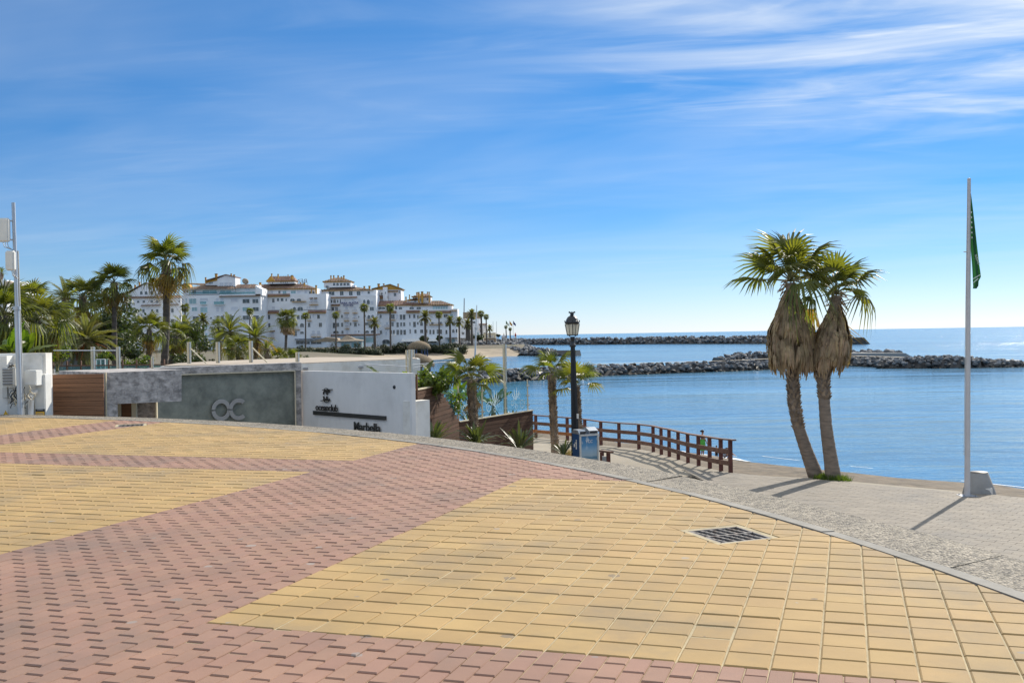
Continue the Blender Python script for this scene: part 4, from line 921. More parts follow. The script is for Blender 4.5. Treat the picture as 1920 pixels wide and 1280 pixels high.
b.chim('196 165 215 18;287 172 235 20;428 178 205 12;485 188 250 30;675 300 352 22 1;847 335 460 24 .4;776 380 455 14 .6;32 290 330 30;606 285 312 16'); b.wall(560, 992, 1085, 1112, -1.6, 3, 'greymetal', 'ground_canopy')
# roof letters seen from behind, on their frame
lt = thing('roof_letters', 'thin metal roof letters on a frame, seen from behind above the tiled roof', 'sign', P(562, 529, 392))
mw = wallM(P(576.5, 529.5, 392), Vector((-1, 0, .0)), Vector((0, 1, 0))); o = text('letters', 'BENA', 1.95, .08, M['greymetal'], mw, lt, sx=1.35)
mb = MB(); L0 = P(548, 530, 392) - lt.location; L1 = P(577, 529.5, 392) - lt.location; mb.bar(L0, L1, .12, .12)
for k in range(4): q = L0.lerp(L1, k / 3); mb.bar(q, q - Vector((0, 0, 2.2)), .1, .1)
mb.build('support_frame', M['greymetal'], lt)
b = Block('apartment_block', 'tall white hotel block with five arched lookout windows and blue letters', B1, 396, group='white apartment blocks on the point').at(620)
b.wall(225, 1000, 436, None); b.wall(130, 990, 350, 440, 2, 9); b.wall(190, 595, 214, 305, 4, 7); b.hip(162, 618, 212, 330, 450, 150, 3.4, 8.5, .3); b.hip(115, 955, 350, 320, 680, 298, 1.2, 10, .2)
b.win('345 254 38 42 a 4;397 254 38 42 a 4;452 254 38 42 a 4;505 254 38 42 a 4;556 254 38 42 a 4;240 290 50 30 d 4;320 397 96 64 d 2;473 395 60 72 d 2;610 395 60 72 d 2;728 395 62 72 d 2;785 385 30 42 p 2;880 385 36 42 d 2;'
      '250 505 40 42;292 505 20 36 p;380 516 44 64 a;335 518 22 50 a;425 518 22 50 a;467 510 16 50;535 500 20 36 p;655 502 40 38 p;750 500 42 46 p;825 525 36 76 a;885 527 46 78 a;942 540 42 56 p;262 624 62 42 a;352 632 44 62;408 632 44 62;560 622 46 50 ap;685 622 46 50 ap;938 630 66 62;'
      '285 752 66 66 a;490 744 26 50;562 740 46 60 ap;687 740 46 60 ap;743 750 16 28;830 737 36 36;893 752 46 66 a;950 745 42 60 a;262 870 16 70;300 880 42 90;370 880 36 90;428 870 44 66;493 870 34 66;568 860 46 46 p;620 858 22 46;692 866 42 66;743 868 16 30;865 855 60 46;908 890 40 56;'
      '268 983 24 46 ap;317 985 32 46 ap;400 980 92 46 a;497 980 32 50;570 980 32 50 ap;693 978 42 50 ap;743 970 16 28;868 975 60 46 a;945 972 46 46 a;660 1100 700 100 t')
b.balc('560 672 76 46;685 672 74 46;562 787 76 48;687 787 74 48;572 905 62 48;915 782 104 40;435 655 70 30'); b.eave('228 716 446 472;312 460 560 588;262 1068 1004 1036'); b.chim('290 120 175 22 5;333 118 170 22 5;400 118 160 24 5;448 136 165 20 5;486 120 175 24 5;808 285 320 28;886 280 330 32'); b.wall(610, 665, 270, 300, 4, 3)
sg = thing('hotel_sign', 'dark blue hotel name in two lines of letters on the tall white block', 'sign', P(654, 570, 395.3))
for body, x0, y0, w_, h_ in (('PARK PLAZA', 456, 560, 280, 30), ('SUITES', 508, 591, 150, 24)):
    a = P(580 + x0 / 8, 500 + y0 / 8, 395.4); o = text('letters', body, 1.0, .06, M['navy'], wallM(a, Vector((1, 0, 0)), Vector((0, -1, 0))), None, bold=.02)
    bw = max(v.co.x for v in o.data.vertices); bh = max(v.co.y for v in o.data.vertices); W = w_ / 8 * 395.4 / FPX; H = h_ / 8 * 395.4 / FPX
    o.matrix_world = wallM(a, Vector((1, 0, 0)), Vector((0, -1, 0))) @ Matrix.Diagonal((W / bw, H / bh, 1, 1)); mw = o.matrix_world.copy(); o.parent = sg; o.matrix_local = Matrix.Translation(-sg.location) @ mw
b = Block('apartment_block', 'white gabled top house with a broad ochre gable, right of the hotel', B2, 408, group='white apartment blocks on the point').at(220)
b.wall(-20, 415, 183, 420, 0, 10); b.poly([(-10, 190), (-10, 170), (255, 105), (428, 172), (428, 186), (55, 186)], -.1, 9.8, 'ochre', 'gable_face'); b.wall(150, 216, 148, 380, -1.4, 1.3, name='stair_tower')
mb = MB(); mb.prism([b.p(-25, 178, -.6), b.p(255, 106, -.6), b.p(255, 98, -.6), b.p(-30, 168, -.6)], (0, 11, 0)); mb.prism([b.p(255, 106, -.6), b.p(436, 178, -.6), b.p(438, 168, -.6), b.p(255, 98, -.6)], (0, 11, 0)); mb.build('gable_roof', M['tile'], b.t)
b.win('125 245 20 42;187 233 12 36 d -1.4;325 257 42 54 a;390 217 18 42;395 340 12 26'); b.eave('40 222 268 320;220 372 195 218'); b.chim('66 88 160 38;142 86 112 26;360 90 140 24;66 238 300 26 -.6')
b = Block('apartment_block', 'low white range with chimney tower and glazed corner room, right end of the row', B2, 400, group='white apartment blocks on the point').at(600)
b.wall(-10, 1262, 480, None); b.wall(30, 1175, 416, 500, 1.6, 8); b.hip(0, 640, 415, 60, 560, 342, .8, 10, .25); b.hip(560, 1196, 412, 640, 1000, 345, .6, 10, .25)
b.wall(655, 852, 285, 400, 3, 6); b.wall(480, 668, 330, 400, 3.4, 6); b.hip(552, 866, 282, 690, 770, 236, 2.4, 8, .25); b.hip(490, 672, 334, 590, 640, 302, 2.8, 7, .2)
b.win('702 328 18 56 d 3;803 322 24 44 d 3;615 350 30 30 d 3.4;120 460 122 42 a 1.6;335 455 36 60 d 1.6;400 460 58 42 a 1.6;570 460 76 42 a 1.6;675 460 76 42 a 1.6;'
      '110 583 34 58 a;285 588 78 74;360 588 32 66 p;415 595 40 86;462 595 40 86;545 585 22 60;615 583 34 64;668 590 26 50;870 580 42 56 p;1085 576 66 50;1175 576 46 60 t;1225 572 24 60 p;207 690 30 44 p;288 702 38 66;365 710 36 82;418 702 34 66;463 702 34 66;550 697 16 62;618 705 42 90;668 687 22 46 a;723 697 44 62;795 697 40 62;885 690 36 50;1000 688 60 50;1095 710 32 68;1205 690 42 52;'
      '115 818 36 66 a;192 838 28 56 p;268 818 30 66;308 818 30 66;367 822 40 86;420 822 36 86;470 822 40 86;553 808 20 76;632 810 34 66;725 808 50 62;795 808 36 62;855 818 32 76;903 818 32 76;967 815 32 76;1015 815 34 78;1097 818 30 70;1200 803 38 60 a;1250 800 26 60;190 965 124 84 a;1170 945 120 60 t;500 965 110 60;620 965 60 60;900 955 100 60')
for i in range(6): b.win(f'{905 + i * 38} 460 34 56 t 1.4')
b.wall(885, 1118, 424, 432, .9, 1, 'greymetal', 'glazing_frame'); b.wall(885, 1118, 488, 496, .9, 1, 'greymetal', 'glazing_frame')
b.balc('285 618 82 44;207 738 70 50;940 695 210 26;1205 490 100 18'); b.eave('22 346 498 538;494 700 490 533;834 1166 495 538'); b.chim('640 215 270 24 4;676 215 380 26 1.8;728 208 382 36 1.6;800 208 250 18 4;833 214 376 20 1.8;482 288 362 22 2;535 256 350 16 2')
mb = MB(); q0 = b.p(430, 925); q1 = b.p(1000, 925); mb.prism([q0, q0 + Vector((0, -3.5, -.9)), q0 + Vector((0, -3.5, -1.05)), q0 + Vector((0, 0, -.15))], (q1.x - q0.x, 0, 0)); mb.build('awning', M['canvas'], b.t)
b.wall(1080, 1262, 898, 906, -2.5, 2.5, 'greymetal', 'ground_canopy')
# small buildings at the head of the harbour
b = Block('harbour_house', 'dark brown topped house behind the palms at the harbour', C9, 455, group=None, z0=-3.2).at(460)
b.wall(300, 640, 268, 400, 0, 10, 'tan', 'upper_storey'); b.wall(230, 640, 400, None); b.win('420 470 60 50;520 470 60 50;300 560 40 60;560 600 50 60;420 620 50 60;300 690 60 60;600 700 30 60 t')
b.wall(230, 700, 770, 790, -2, 2, 'frame', 'porch_beam'); b.win('280 830 60 60;350 830 50 60;420 830 50 60;580 830 40 50')
b = Block('harbour_house', 'narrow white house with dark balconies beside the slim palm', C9, 450, z0=-3.2).at(690)
b.wall(620, 780, 500, None, 0, 8); b.win('660 560 50 60;660 640 40 70;740 560 20 60 p;735 700 24 60;690 820 40 60'); b.balc('660 600 60 30'); b.eave('615 785 492 524', 'greymetal')
b = Block('harbour_house', 'low cream block over a brown shop front near the rocks', C9, 440, z0=-3.2).at(840)
b.wall(700, 955, 680, 790, 0, 8, 'cream', 'upper_storey'); b.wall(720, 960, 790, None, .5, 7, 'tan'); b.win('790 745 24 40 p;860 755 20 40 p;900 755 20 40 p;880 850 60 50;800 850 50 50'); b.wall(930, 1130, 872, 912, -3, 4, 'sand', 'garden_wall')
k = Block('harbour_kiosk', 'small white kiosk with a pyramid roof by the harbour mouth', C9, 430, 'kiosk', z0=-3.0).at(1118)
k.wall(1072, 1168, 765, None, 0, 4, 'white'); k.hip(1058, 1182, 768, 1108, 1124, 716, -.5, 5, .1, 'greymetal', 'frame'); k.win('1095 820 26 60;1140 820 22 50'); k.chim('1116 688 725 12 2')
t = thing('harbour_beacon', 'red and white beacon on a stone plinth at the harbour mouth', 'beacon', P(840 + 1352 / 10.67, 560 + 850 / 10.67, 430)); mb = MB(); mb.lathe([(1.0, -1), (1.0, .3), (.6, .9), (.55, 1.4)], 10); mb.build('plinth', M['conc'], t); mb = MB(); mb.lathe([(.4, 1.4), (.36, 2.0)], 10, mi=1); mb.lathe([(.36, 2.0), (.32, 2.7), (.45, 2.7), (.45, 2.85), (.28, 2.9), (.25, 3.3), (.0, 3.6)], 10); mb.build('tower', [M['redpaint'], M['white']], t)
for i, (x, y0, y1, c, lab) in enumerate(((1160, 430, 740, (0.03, .22, .06), 'green and white flag'), (1232, 435, 850, (.55, .12, .02), 'red and yellow flag'), (1303, 432, 850, (.02, .04, .20), 'dark blue flag'))):
    z = P(840 + x / 10.67, 560 + 850 / 10.67, 432); tp = P(840 + x / 10.67, 560 + y0 / 10.67, 432); t = thing('harbour_flagpole', f'thin harbour flagpole flying a {lab}', 'flagpole', z, group='flagpoles at the harbour mouth'); mb = MB(); mb.tube([(0, 0, -1), tp - z], [.10, .06], 6); mb.build('pole', M['polepaint'], t)
    fmz = mat('flag_cloth', c, .9, 2, .1); mb = MB(); h = tp - z; prev = None
    for s in range(7):
        u = s / 6; a_ = h + Vector((.05 + 1.1 * u, .25 * math.sin(u * 7), -.2 - 1.5 * u)); b_ = a_ + Vector((-.15 * u, .15, -1.3 + .5 * u))
        if prev: mb.face([prev[0], a_, b_, prev[1]], 1 if (i == 1 and 2 <= s <= 4) or (i == 0 and s in (3, 4)) else 0)
        prev = (a_, b_)
    mb.build('flag', [fmz, M['yellowsign'] if i == 1 else M['white']], t)

# ------------------------------------------------------------------ club entrance: gate, canopy, sign walls
random.seed(31)
ZW = -3.3
def vwall(name, a, b, zt_a, zt_b, zb, th, m, parent=None):          # wall between plan points a, b (front face), th back from it
    a = Vector((a.x, a.y, 0)); b = Vector((b.x, b.y, 0)); n = Vector((-(b - a).y, (b - a).x, 0)).normalized()
    mb = MB(); mb.prism([a + Vector((0, 0, zb)), b + Vector((0, 0, zb)), b + Vector((0, 0, zt_b)), a + Vector((0, 0, zt_a))], n * th); o = mb.build(name, m)
    if parent: o.data.transform(Matrix.Translation(-parent.location)); o.parent = parent
    return o
# timber gate
gt = thing('timber_gate', 'brown horizontal board gate between the white utility wall and the stone canopy', 'gate', (P(140, 700, 22.6).x, 22.6, ZW))
a, b = P(85.5, 700.5, 22.5), P(197.5, 698, 22.7); H = (P(140, 699, 22.6).z - P(140, 781, 22.6).z) / 9.6
mbp = MB(); mbp.box((0, 0, 0), (b.x - a.x, .03, H * .93)); pm = mbp.data('plank', M['wood'])
for i in range(24):
    inst('plank', pm, gt, ((a.x + b.x) / 2 - gt.location.x, uni(-.006, .006), a.z - .02 - H * (i + .5) - ZW), (0, uni(-.003, .003), 0))
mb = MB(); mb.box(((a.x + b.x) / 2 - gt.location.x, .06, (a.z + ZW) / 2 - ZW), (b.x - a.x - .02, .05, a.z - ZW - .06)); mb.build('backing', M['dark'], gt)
# stone canopy box over the entrance
ct = thing('entrance_canopy', 'grey mottled stone canopy box jutting over the club doorway', 'canopy', (P(268, 700, 23).x, 23, ZW))
a, b = P(197, 698.3, 22.8), P(340.5, 693, 24.0); ab = P(197, 757.8, 22.8); bb = P(340.5, 751.8, 24.0); n = Vector((-(b - a).y, (b - a).x, 0)).normalized()
mb = MB(); mb.prism([ab, bb, b, a], n * 2.9); o = mb.build('canopy_box', M['travertine']); o.data.transform(Matrix.Translation(-ct.location)); o.parent = ct
c = P(220.5, 757, 23.0); mb = MB(); mb.prism([Vector((a.x, a.y, ZW)), Vector((c.x, c.y, ZW)), Vector((c.x, c.y, ab.z - .003)), Vector((a.x, a.y, ab.z - .003))], n * 2.6); o = mb.build('pier', M['travertine']); o.data.transform(Matrix.Translation(-ct.location)); o.parent = ct
mb = MB(); mb.bar(P(197.6, 698, 22.75), Vector((P(197.6, 698, 22.75).x, 22.75, ZW)), .035, .035); o = mb.build('edge_trim', M['cream']); o.data.transform(Matrix.Translation(-ct.location)); o.parent = ct
for x0, x1, nm, m, d in ((221.5, 226, 'door_frame', 'cream', 24.2), (247.5, 256, 'door_frame', 'cream', 24.2), (226, 247.5, 'door_panel', 'wood', 24.35), (258, 292, 'side_panel', 'travertine', 25.0), (292, 294.5, 'edge_trim', 'cream', 24.9)):
    q0, q1 = P(x0, 757, d), P(x1, 757, d); zt = P(250, 754, d).z; mb = MB(); mb.box(((q0.x + q1.x) / 2, d, (zt + ZW) / 2), (q1.x - q0.x, .08, zt - ZW)); o = mb.build(nm, M[m]); o.data.transform(Matrix.Translation(-ct.location)); o.parent = ct
# green slate wall
gw = thing('sign_wall', 'dark green slate wall with stone coping carrying the big metal emblem', 'wall', (P(420, 700, 28.8).x, 28.8, ZW))
a, b = P(285, 704, 27.6), P(553.5, 694.6, 29.9)
vwall('slate_face', a, b, a.z, b.z, ZW, .3, M['slate'], gw)
a2, b2 = P(285, 690.5, 27.5), P(565, 679.5, 29.85); vwall('coping', a2, b2, a2.z, b2.z, (a.z + b.z) / 2 + .003, .6, M['travertine'], gw)
c0, c1 = P(553.5, 694.6, 29.8), P(564.5, 694, 29.9); vwall('pilaster', c0, c1, a.z, b.z, ZW, .35, M['travertine'], gw)
mb = MB(); mb.bar(P(553, 695, 29.75), Vector((P(553, 695, 29.75).x, 29.75, ZW)), .03, .03); mb.bar(P(335, 702.2, 27.85), P(553, 694.8, 29.7), .03, .03); o = mb.build('edge_trim', M['cream']); o.data.transform(Matrix.Translation(-gw.location)); o.parent = gw
uG = (b - a); uG.z = 0; uG.normalize(); nG = Vector((uG.y, -uG.x, 0))
def ring_piece(mb, c, u, n, ro, ri, t0, t1, dep, sy=1.0, seg=18):
    up = Vector((0, 0, 1)); 
    def q(r, t): return c + u * r * math.cos(t) + up * r * sy * math.sin(t)
    for i in range(seg):
        a_, b_ = t0 + (t1 - t0) * i / seg, t0 + (t1 - t0) * (i + 1) / seg
        mb.prism([q(ri, a_), q(ro, a_), q(ro, b_), q(ri, b_)], n * -dep)
em = thing('wall_emblem', 'large brushed metal interlocked ring emblem on the dark green wall', 'emblem', onplane(430, 768, a + nG * .1, nG))
o1, o2 = onplane(415, 768.3, a + nG * .12, nG), onplane(447, 766.8, a + nG * .12, nG); k = 29 / FPX; g = R_(4)
mb = MB(); ring_piece(mb, o1, uG, nG, 18.2 * k, 11.2 * k, g, math.pi - g, .07, 1.1); ring_piece(mb, o1, uG, nG, 18.2 * k, 11.2 * k, math.pi + g, 2 * math.pi - g, .07, 1.1); x = mb.build('letter_ring', M['chrome']); x.data.transform(Matrix.Translation(-em.location)); x.parent = em
mb = MB(); ring_piece(mb, o2 + nG * .02, uG, nG, 18.5 * k, 11.5 * k, R_(48), math.pi - g, .07, 1.1); ring_piece(mb, o2 + nG * .02, uG, nG, 18.5 * k, 11.5 * k, math.pi + g, R_(312), .07, 1.1); x = mb.build('letter_ring', M['chrome']); x.data.transform(Matrix.Translation(-em.location)); x.parent = em
# white sign wall
ww = thing('sign_wall', 'tall pale rendered wall carrying the dark club name and a long dark bar', 'wall', (P(670, 700, 28.5).x, 28.5, ZW))
a, b = P(564.5, 695, 30.0), P(771, 699.5, 26.4); vwall('wall_face', a, b, a.z, b.z, ZW, .13, M['offwhite'], ww)
uW = (b - a); uW.z = 0; uW.normalize(); nW = Vector((uW.y, -uW.x, 0))
mb = MB(); q = onplane(739.5, 725.5, a, nW); mb.lathe([(0, .02), (.045, .02), (.055, .0), (.075, -.02)], 12); x = mb.build('spotlight', M['blackmetal'], ww, q - ww.location); x.rotation_euler = nW.to_track_quat('Z', 'Y').to_euler()
# club lettering: emblem, name, bar, town
ln = thing('club_sign', 'dark raised club name with emblem, long bar and town name on the pale wall', 'sign', onplane(650, 760, a, nW))
def wl(px, py, off=.05): return onplane(px, py, a + nW * off, nW)
def scale_at(px): return wl(px, 760).y / FPX
def put_text(body, x0, x1, ybase, yh, x_off=0, bold=.0):
    o = text('lettering', body, 1.0, .012, M['letter'], Matrix.Identity(4), None, bold=bold); vx = [v.co.x for v in o.data.vertices]; vy = [v.co.y for v in o.data.vertices]
    p0 = wl(x0, ybase); p1 = wl(x1, ybase); W = (p1 - p0); W.z = 0; Hh = yh * scale_at((x0 + x1) / 2)
    mw = wallM(p0, uW, nW) @ Matrix.Diagonal((W.length / (max(vx) - min(vx)), Hh / (max(vy)), 1, 1)) @ Matrix.Translation((-min(vx), 0, 0))
    o.parent = ln; o.matrix_local = Matrix.Translation(-ln.location) @ mw
put_text('oceanclub', 592, 633, 768.5, 12.5, bold=.008); put_text('Marbella', 664, 713, 806, 16, bold=.01)
mb = MB(); p0, p1 = wl(586.5, 773), wl(722, 783); p1.z = p0.z - .008; mb.prism([p0 - Vector((0, 0, .06)), p1 - Vector((0, 0, .06)), p1 + Vector((0, 0, .05)), p0 + Vector((0, 0, .05))], nW * -.05); x = mb.build('bar', M['letter']); x.data.transform(Matrix.Translation(-ln.location)); x.parent = ln
mb = MB(); k = scale_at(610); c1, c2 = wl(609, 741), wl(615.5, 741.5)
ring_piece(mb, c1, uW, nW, 7 * k, 4.6 * k, R_(10), R_(170), .025, 1.5, 10); ring_piece(mb, c1, uW, nW, 7 * k, 4.6 * k, R_(190), R_(350), .025, 1.5, 10)
ring_piece(mb, c2, uW, nW, 7 * k, 4.4 * k, R_(55), R_(170), .025, 1.5, 10); ring_piece(mb, c2, uW, nW, 7 * k, 4.4 * k, R_(190), R_(305), .025, 1.5, 10)
ring_piece(mb, wl(611, 741), uW, nW, 13 * k, 12.2 * k, R_(30), R_(125), .025, 1.05, 10); ring_piece(mb, wl(611, 741), uW, nW, 13 * k, 12.2 * k, R_(215), R_(310), .025, 1.05, 10)
for s_, y_ in ((1, 731), (-1, 751)): q0, q1 = wl(611 - (9 if s_ < 0 else 6), y_), wl(611 + (11 if s_ > 0 else 6), y_ - 1); mb.bar(q0, q1, .05, .022)
x = mb.build('emblem', M['letter']); x.data.transform(Matrix.Translation(-ln.location)); x.parent = ln
# low white step wall and return
lw = thing('low_wall', 'low white stepped wall end beside the dark board wall', 'wall', (P(790, 752, 26.6).x, 26.6, ZW)); q0, q1 = P(771.6, 752.5, 26.42), P(805.5, 751, 27.0); vwall('wall_face', q0, q1, q0.z, q0.z, ZW, .3, M['white'], lw)

# terrace roof behind
rf = thing('terrace_roof', 'sunlit flat beige terrace roof with a white parapet behind the sign walls', 'roof', (P(570, 680, 33).x, 33, -2.0))
foot = [P(300, 680, 30.6), P(566.5, 680, 31.0), P(788, 680, 35), P(782, 680, 37.0), P(600, 680, 40.5), P(430, 680, 36.8), P(330, 680, 34.0)]; zt = EYE - .735
mb = MB(); mb.prism([Vector((p.x, p.y, zt - .02)) for p in foot], (0, 0, -1.6)); o = mb.build('parapet', M['white']); o.data.transform(Matrix.Translation(-rf.location)); o.parent = rf
cen = sum(foot, Vector()) / len(foot); ins = [p.lerp(Vector((cen.x, cen.y, p.z)), .02) for p in foot]; mb = MB(); mb.prism([Vector((p.x, p.y, zt)) for p in ins], (0, 0, -.01)); o = mb.build('screed', M['beige']); o.data.transform(Matrix.Translation(-rf.location)); o.parent = rf
for px, py in ((676, 688), (572, 691)):
    nn = Vector(((foot[2] - foot[1]).y, -(foot[2] - foot[1]).x, 0)).normalized(); q = onplane(px, py, foot[1], nn); mb = MB(); mb.box((0, 0, 0), (.20, .10, .07)); mb.box((0, -.06, 0), (.15, .04, .04)); mb.build('bulkhead_light', M['greymetal'], rf, q - rf.location)
# steel posts with stays
post_me = {}
for px, y0, y1, D, lab in ((355, 641, 684, 33, 'first steel post on the beige terrace roof, with a sloping stay'), (409, 641, 682, 33, 'middle steel post on the beige terrace roof in front of the date palms'), (471, 639, 683, 33, 'steel post with a sloping stay above the green wall'), (558, 660, 681, 32.5, 'short steel post at the end of the stone coping'),
                           (770, 655, 700, 33, 'tall steel post just behind the white wall corner'), (763, 656, 698, 33.4, 'cream post standing close left of the white wall corner post'), (775.5, 655, 682, 37, 'thin rear post behind the white wall corner'), (857, 652, 735, 34, 'short steel post above the planter behind the fan palm'), (948, 645, 785, 37.5, 'tallest steel post standing behind the glass panels'),
                           (175, 650, 697, 27.5, 'steel post in front of the first garden palm, above the timber gate'), (222.5, 650, 697, 27, 'steel post right of the second garden palm, above the stone canopy'), (286, 668, 695, 26.5, 'short steel post on the stone canopy roof'), (100, 692, 702, 25, 'stub post behind the timber gate')):
    tp, bt = P(px, y0, D), P(px, y1, D); t = thing('steel_post', lab, 'post', bt, 0, 'steel posts on the terrace'); h = tp.z - bt.z; mb = MB(); W = 7.5 if px not in (775.5, 286, 763) else 4.5; w = W * D / FPX
    mb.box((-w * .22, 0, h / 2), (w * .5, w * .55, h), None, 0); mb.tube([(w * .28, 0, 0), (w * .28, 0, h)], w * .24, 8, 1); mb.build('shaft', [M['cream'], M['steel']], t); mb = MB(); mb.box((0, 0, .01), (w * 1.6, w * 1.3, .03)); mb.build('foot_plate', M['steel'], t)
    if px in (355, 471):
        q = P(px + 33, 682, D - .6) - bt; mb = MB(); mb.tube([(w * .3, 0, h * .72), q], .022, 6); mb.build('stay', M['cream'], t)
wr = thing('stay_wire', 'thin pale wires strung from the wall corner post toward the palms', 'wire', P(770, 690, 33)); mb = MB()
for A, B in (((770, 684, 33), (840, 678, 34)), ((770, 687, 33), (640, 680, 33)), ((765, 692, 33), (800, 684, 33.5)), ((100, 657, 27.6), (222, 657, 27))): mb.tube([P(*A) - wr.location, P(*B) - wr.location], .012, 4)
mb.build('wires', M['frame'], wr)

# dark board walls with glass screens
bw = thing('board_wall', 'dark brown board wall with a sloping top under the etched glass screens', 'wall', (P(860, 800, 32).x, 32, ZW))
A0, A1, A2 = P(778, 734, 27.2), P(860, 791.4, 32.0), P(998.5, 777, 36.4)
for (p, q, kind) in ((A0, A1, 0), (A1, A2, 1)):
    u = q - p; u.z = 0; Lw = u.length; u.normalize(); n = Vector((u.y, -u.x, 0)); Rw = Matrix((u, -n, Vector((0, 0, 1)))).transposed()
    s_slant = (onplane(819, 733, p, n) - p).dot(u) if kind == 0 else 0
    z = 0.02 if kind == 0 else A1.z; bh = .125
    while z > ZW:
        l1 = Lw if kind else (Lw if z - bh / 2 < A1.z else s_slant + (Lw - s_slant) * max(0, min(1, (0.0 - z + bh) / (0.0 - A1.z))))
        l0 = 0
        # two boards per row, joint staggered
        cut = l0 + (l1 - l0) * uni(.3, .7)
        for s0, s1 in (((l0, cut - .003), (cut + .003, l1)) if kind else ((l0, l1),)):
            if s1 - s0 < .1: continue
            mb = MB(); mb.box((0, 0, 0), (s1 - s0, .03, bh * .93), Rw); mb.build('board', M['darkwood'], bw, Vector((p.x, p.y, z - bh / 2)) + u * (s0 + s1) / 2 + n * uni(0, .006) - bw.location)
        z -= bh
    mb = MB(); z1 = (A1.z - .02)
    if kind: mb.prism([Vector((p.x, p.y, ZW)) - n * .02, Vector((q.x, q.y, ZW)) - n * .02, Vector((q.x, q.y, z1)) - n * .02, Vector((p.x, p.y, z1)) - n * .02], n * -.05)
    else: e = p + u * s_slant; mb.prism([Vector((p.x, p.y, ZW)) - n * .02, Vector((q.x, q.y, ZW)) - n * .02, Vector((q.x, q.y, z1)) - n * .02, Vector((e.x, e.y, -.02)) - n * .02, Vector((p.x, p.y, -.02)) - n * .02], n * -.05)
    o = mb.build('backing', M['dark']); o.data.transform(Matrix.Translation(-bw.location)); o.parent = bw
    if kind == 0: uS, nS, LS, sS = u, n, Lw, s_slant
    else: uF, nF, LF = u, n, Lw
mb = MB(); mb.bar(Vector((A1.x, A1.y, A1.z + .02)) - bw.location, Vector((A2.x, A2.y, A1.z + .02)) - bw.location, .10, .03); q0 = A0 + uS * .15; q1 = A0 + uS * sS; mb.bar(Vector((q0.x, q0.y, .035)) - bw.location, Vector((q1.x, q1.y, .035)) - bw.location, .10, .03); mb.build('cap_rail', M['cream'], bw)
mb = MB(); q0, q1 = P(778, 702, 27.1), P(783.5, 702, 27.4); mb.box(((q0.x + q1.x) / 2, 27.3, (q0.z - 1.0) / 2), ((q1.x - q0.x), .1, q0.z + 1.0)); o = mb.build('end_board', M['darkwood']); o.data.transform(Matrix.Translation(-bw.location)); o.parent = bw
GT = A1.z + .04
px_posts = [859.5, 904.5, 948.0, 990.0]; gp = []
for px in px_posts:
    q = onplane(px, 780, A1 - nF * .02, nF); gp.append(Vector((q.x, q.y, GT)))
def scroll(mb, c, u, n, r, turns, w, flip=1, start=0.0, k=22):
    prev = None
    for i in range(k + 1):
        t = i / k; a = start + flip * turns * 2 * math.pi * t; rr = r * (1 - .85 * t)
        q = c + u * rr * math.cos(a) + Vector((0, 0, rr * math.sin(a))); d = (u * math.cos(a) + Vector((0, 0, math.sin(a)))) * w * (.5 + .5 * (1 - t))
        if prev: mb.face([prev[0] - prev[1], prev[0] + prev[1], q + d, q - d])
        prev = (q, d)
def blade(mb, p, q, w, bend, u):
    prev = None; d = q - p
    for i in range(7):
        t = i / 6; c = p + d * t + u * bend * math.sin(math.pi * t); ww = w * math.sin(math.pi * (.08 + .88 * t)); 
        if prev: mb.face([prev[0] - u * prev[1], prev[0] + u * prev[1], c + u * ww, c - u * ww])
        prev = (c, ww)
gs = thing('glass_screen', 'tinted glass screen etched with pale scrolls and flowers, on the board wall', 'glass screen', Vector((A1.x, A1.y, GT)))
loc0 = gs.location.copy()
for i in range(3):
    p, q = gp[i] + uF * .05 - loc0, gp[i + 1] - uF * .05 - loc0; mb = MB(); z0, z1 = .06, 1.0
    mb.prism([p + Vector((0, 0, z0)), q + Vector((0, 0, z0)), q + Vector((0, 0, z1)), p + Vector((0, 0, z1))], nF * -.012); pn = mb.build('glass_panel', M['glass'], gs)
    mb = MB(); o = nF * .006; Wd = (q - p).length; c = lambda s, z: p + uF * Wd * s + Vector((0, 0, z)) + o
    m1 = [1, -1, 1][i]; sx = (lambda s: s) if i != 2 else (lambda s: 1 - s); fl = -1 if i == 2 else 1
    scroll(mb, c(sx(.26), .28), uF, nF, .20, 1.6, .016, fl, .4); scroll(mb, c(sx(.52), .20), uF, nF, .12, 1.4, .013, -fl, 2.0); scroll(mb, c(sx(.72), .34), uF, nF, .14, 1.2, .012, fl, 1.0); scroll(mb, c(sx(.40), .52), uF, nF, .13, 1.0, .012, fl, 2.5); scroll(mb, c(sx(.85), .62), uF, nF, .08, 1.1, .010, -fl, 1.0)
    for dx, h in ((-.10, .74), (-.03, .86), (.05, .80), (.11, .66)): blade(mb, c(sx(.55), .40), c(sx(.55 + dx * 1.6), h), .03, dx * .5 * fl, uF)
    if i != 2:
        for k in range(7): blade(mb, c(.5, .32), c(.5 + .26 * math.cos(k * .45 + .2), .32 + .18 * math.sin(k * .45 + .2)), .022, 0, uF)
    mb.build('etched_pattern', M['etch'], pn)
for g_ in gp:
    mb = MB(); mb.box((0, 0, .5), (.045, .06, 1.16)); po = mb.build('screen_post', M['cream'], gs, g_ - loc0)
    mb = MB()
    for z in (.18, .52, .86): mb.box((0, -.03, z), (.13, .05, .05))
    mb.build('clamp', M['steel'], po)
mb = MB(); e = A0 + uS * sS; mb.prism([Vector((A1.x, A1.y, A1.z + .08)) - loc0 + nS * -.02, Vector((A1.x, A1.y, GT + .98)) - loc0 + nS * -.02, Vector((e.x, e.y, .06)) - loc0 - nS * .02], nS * -.012); mb.build('glass_panel', M['glass'], gs)

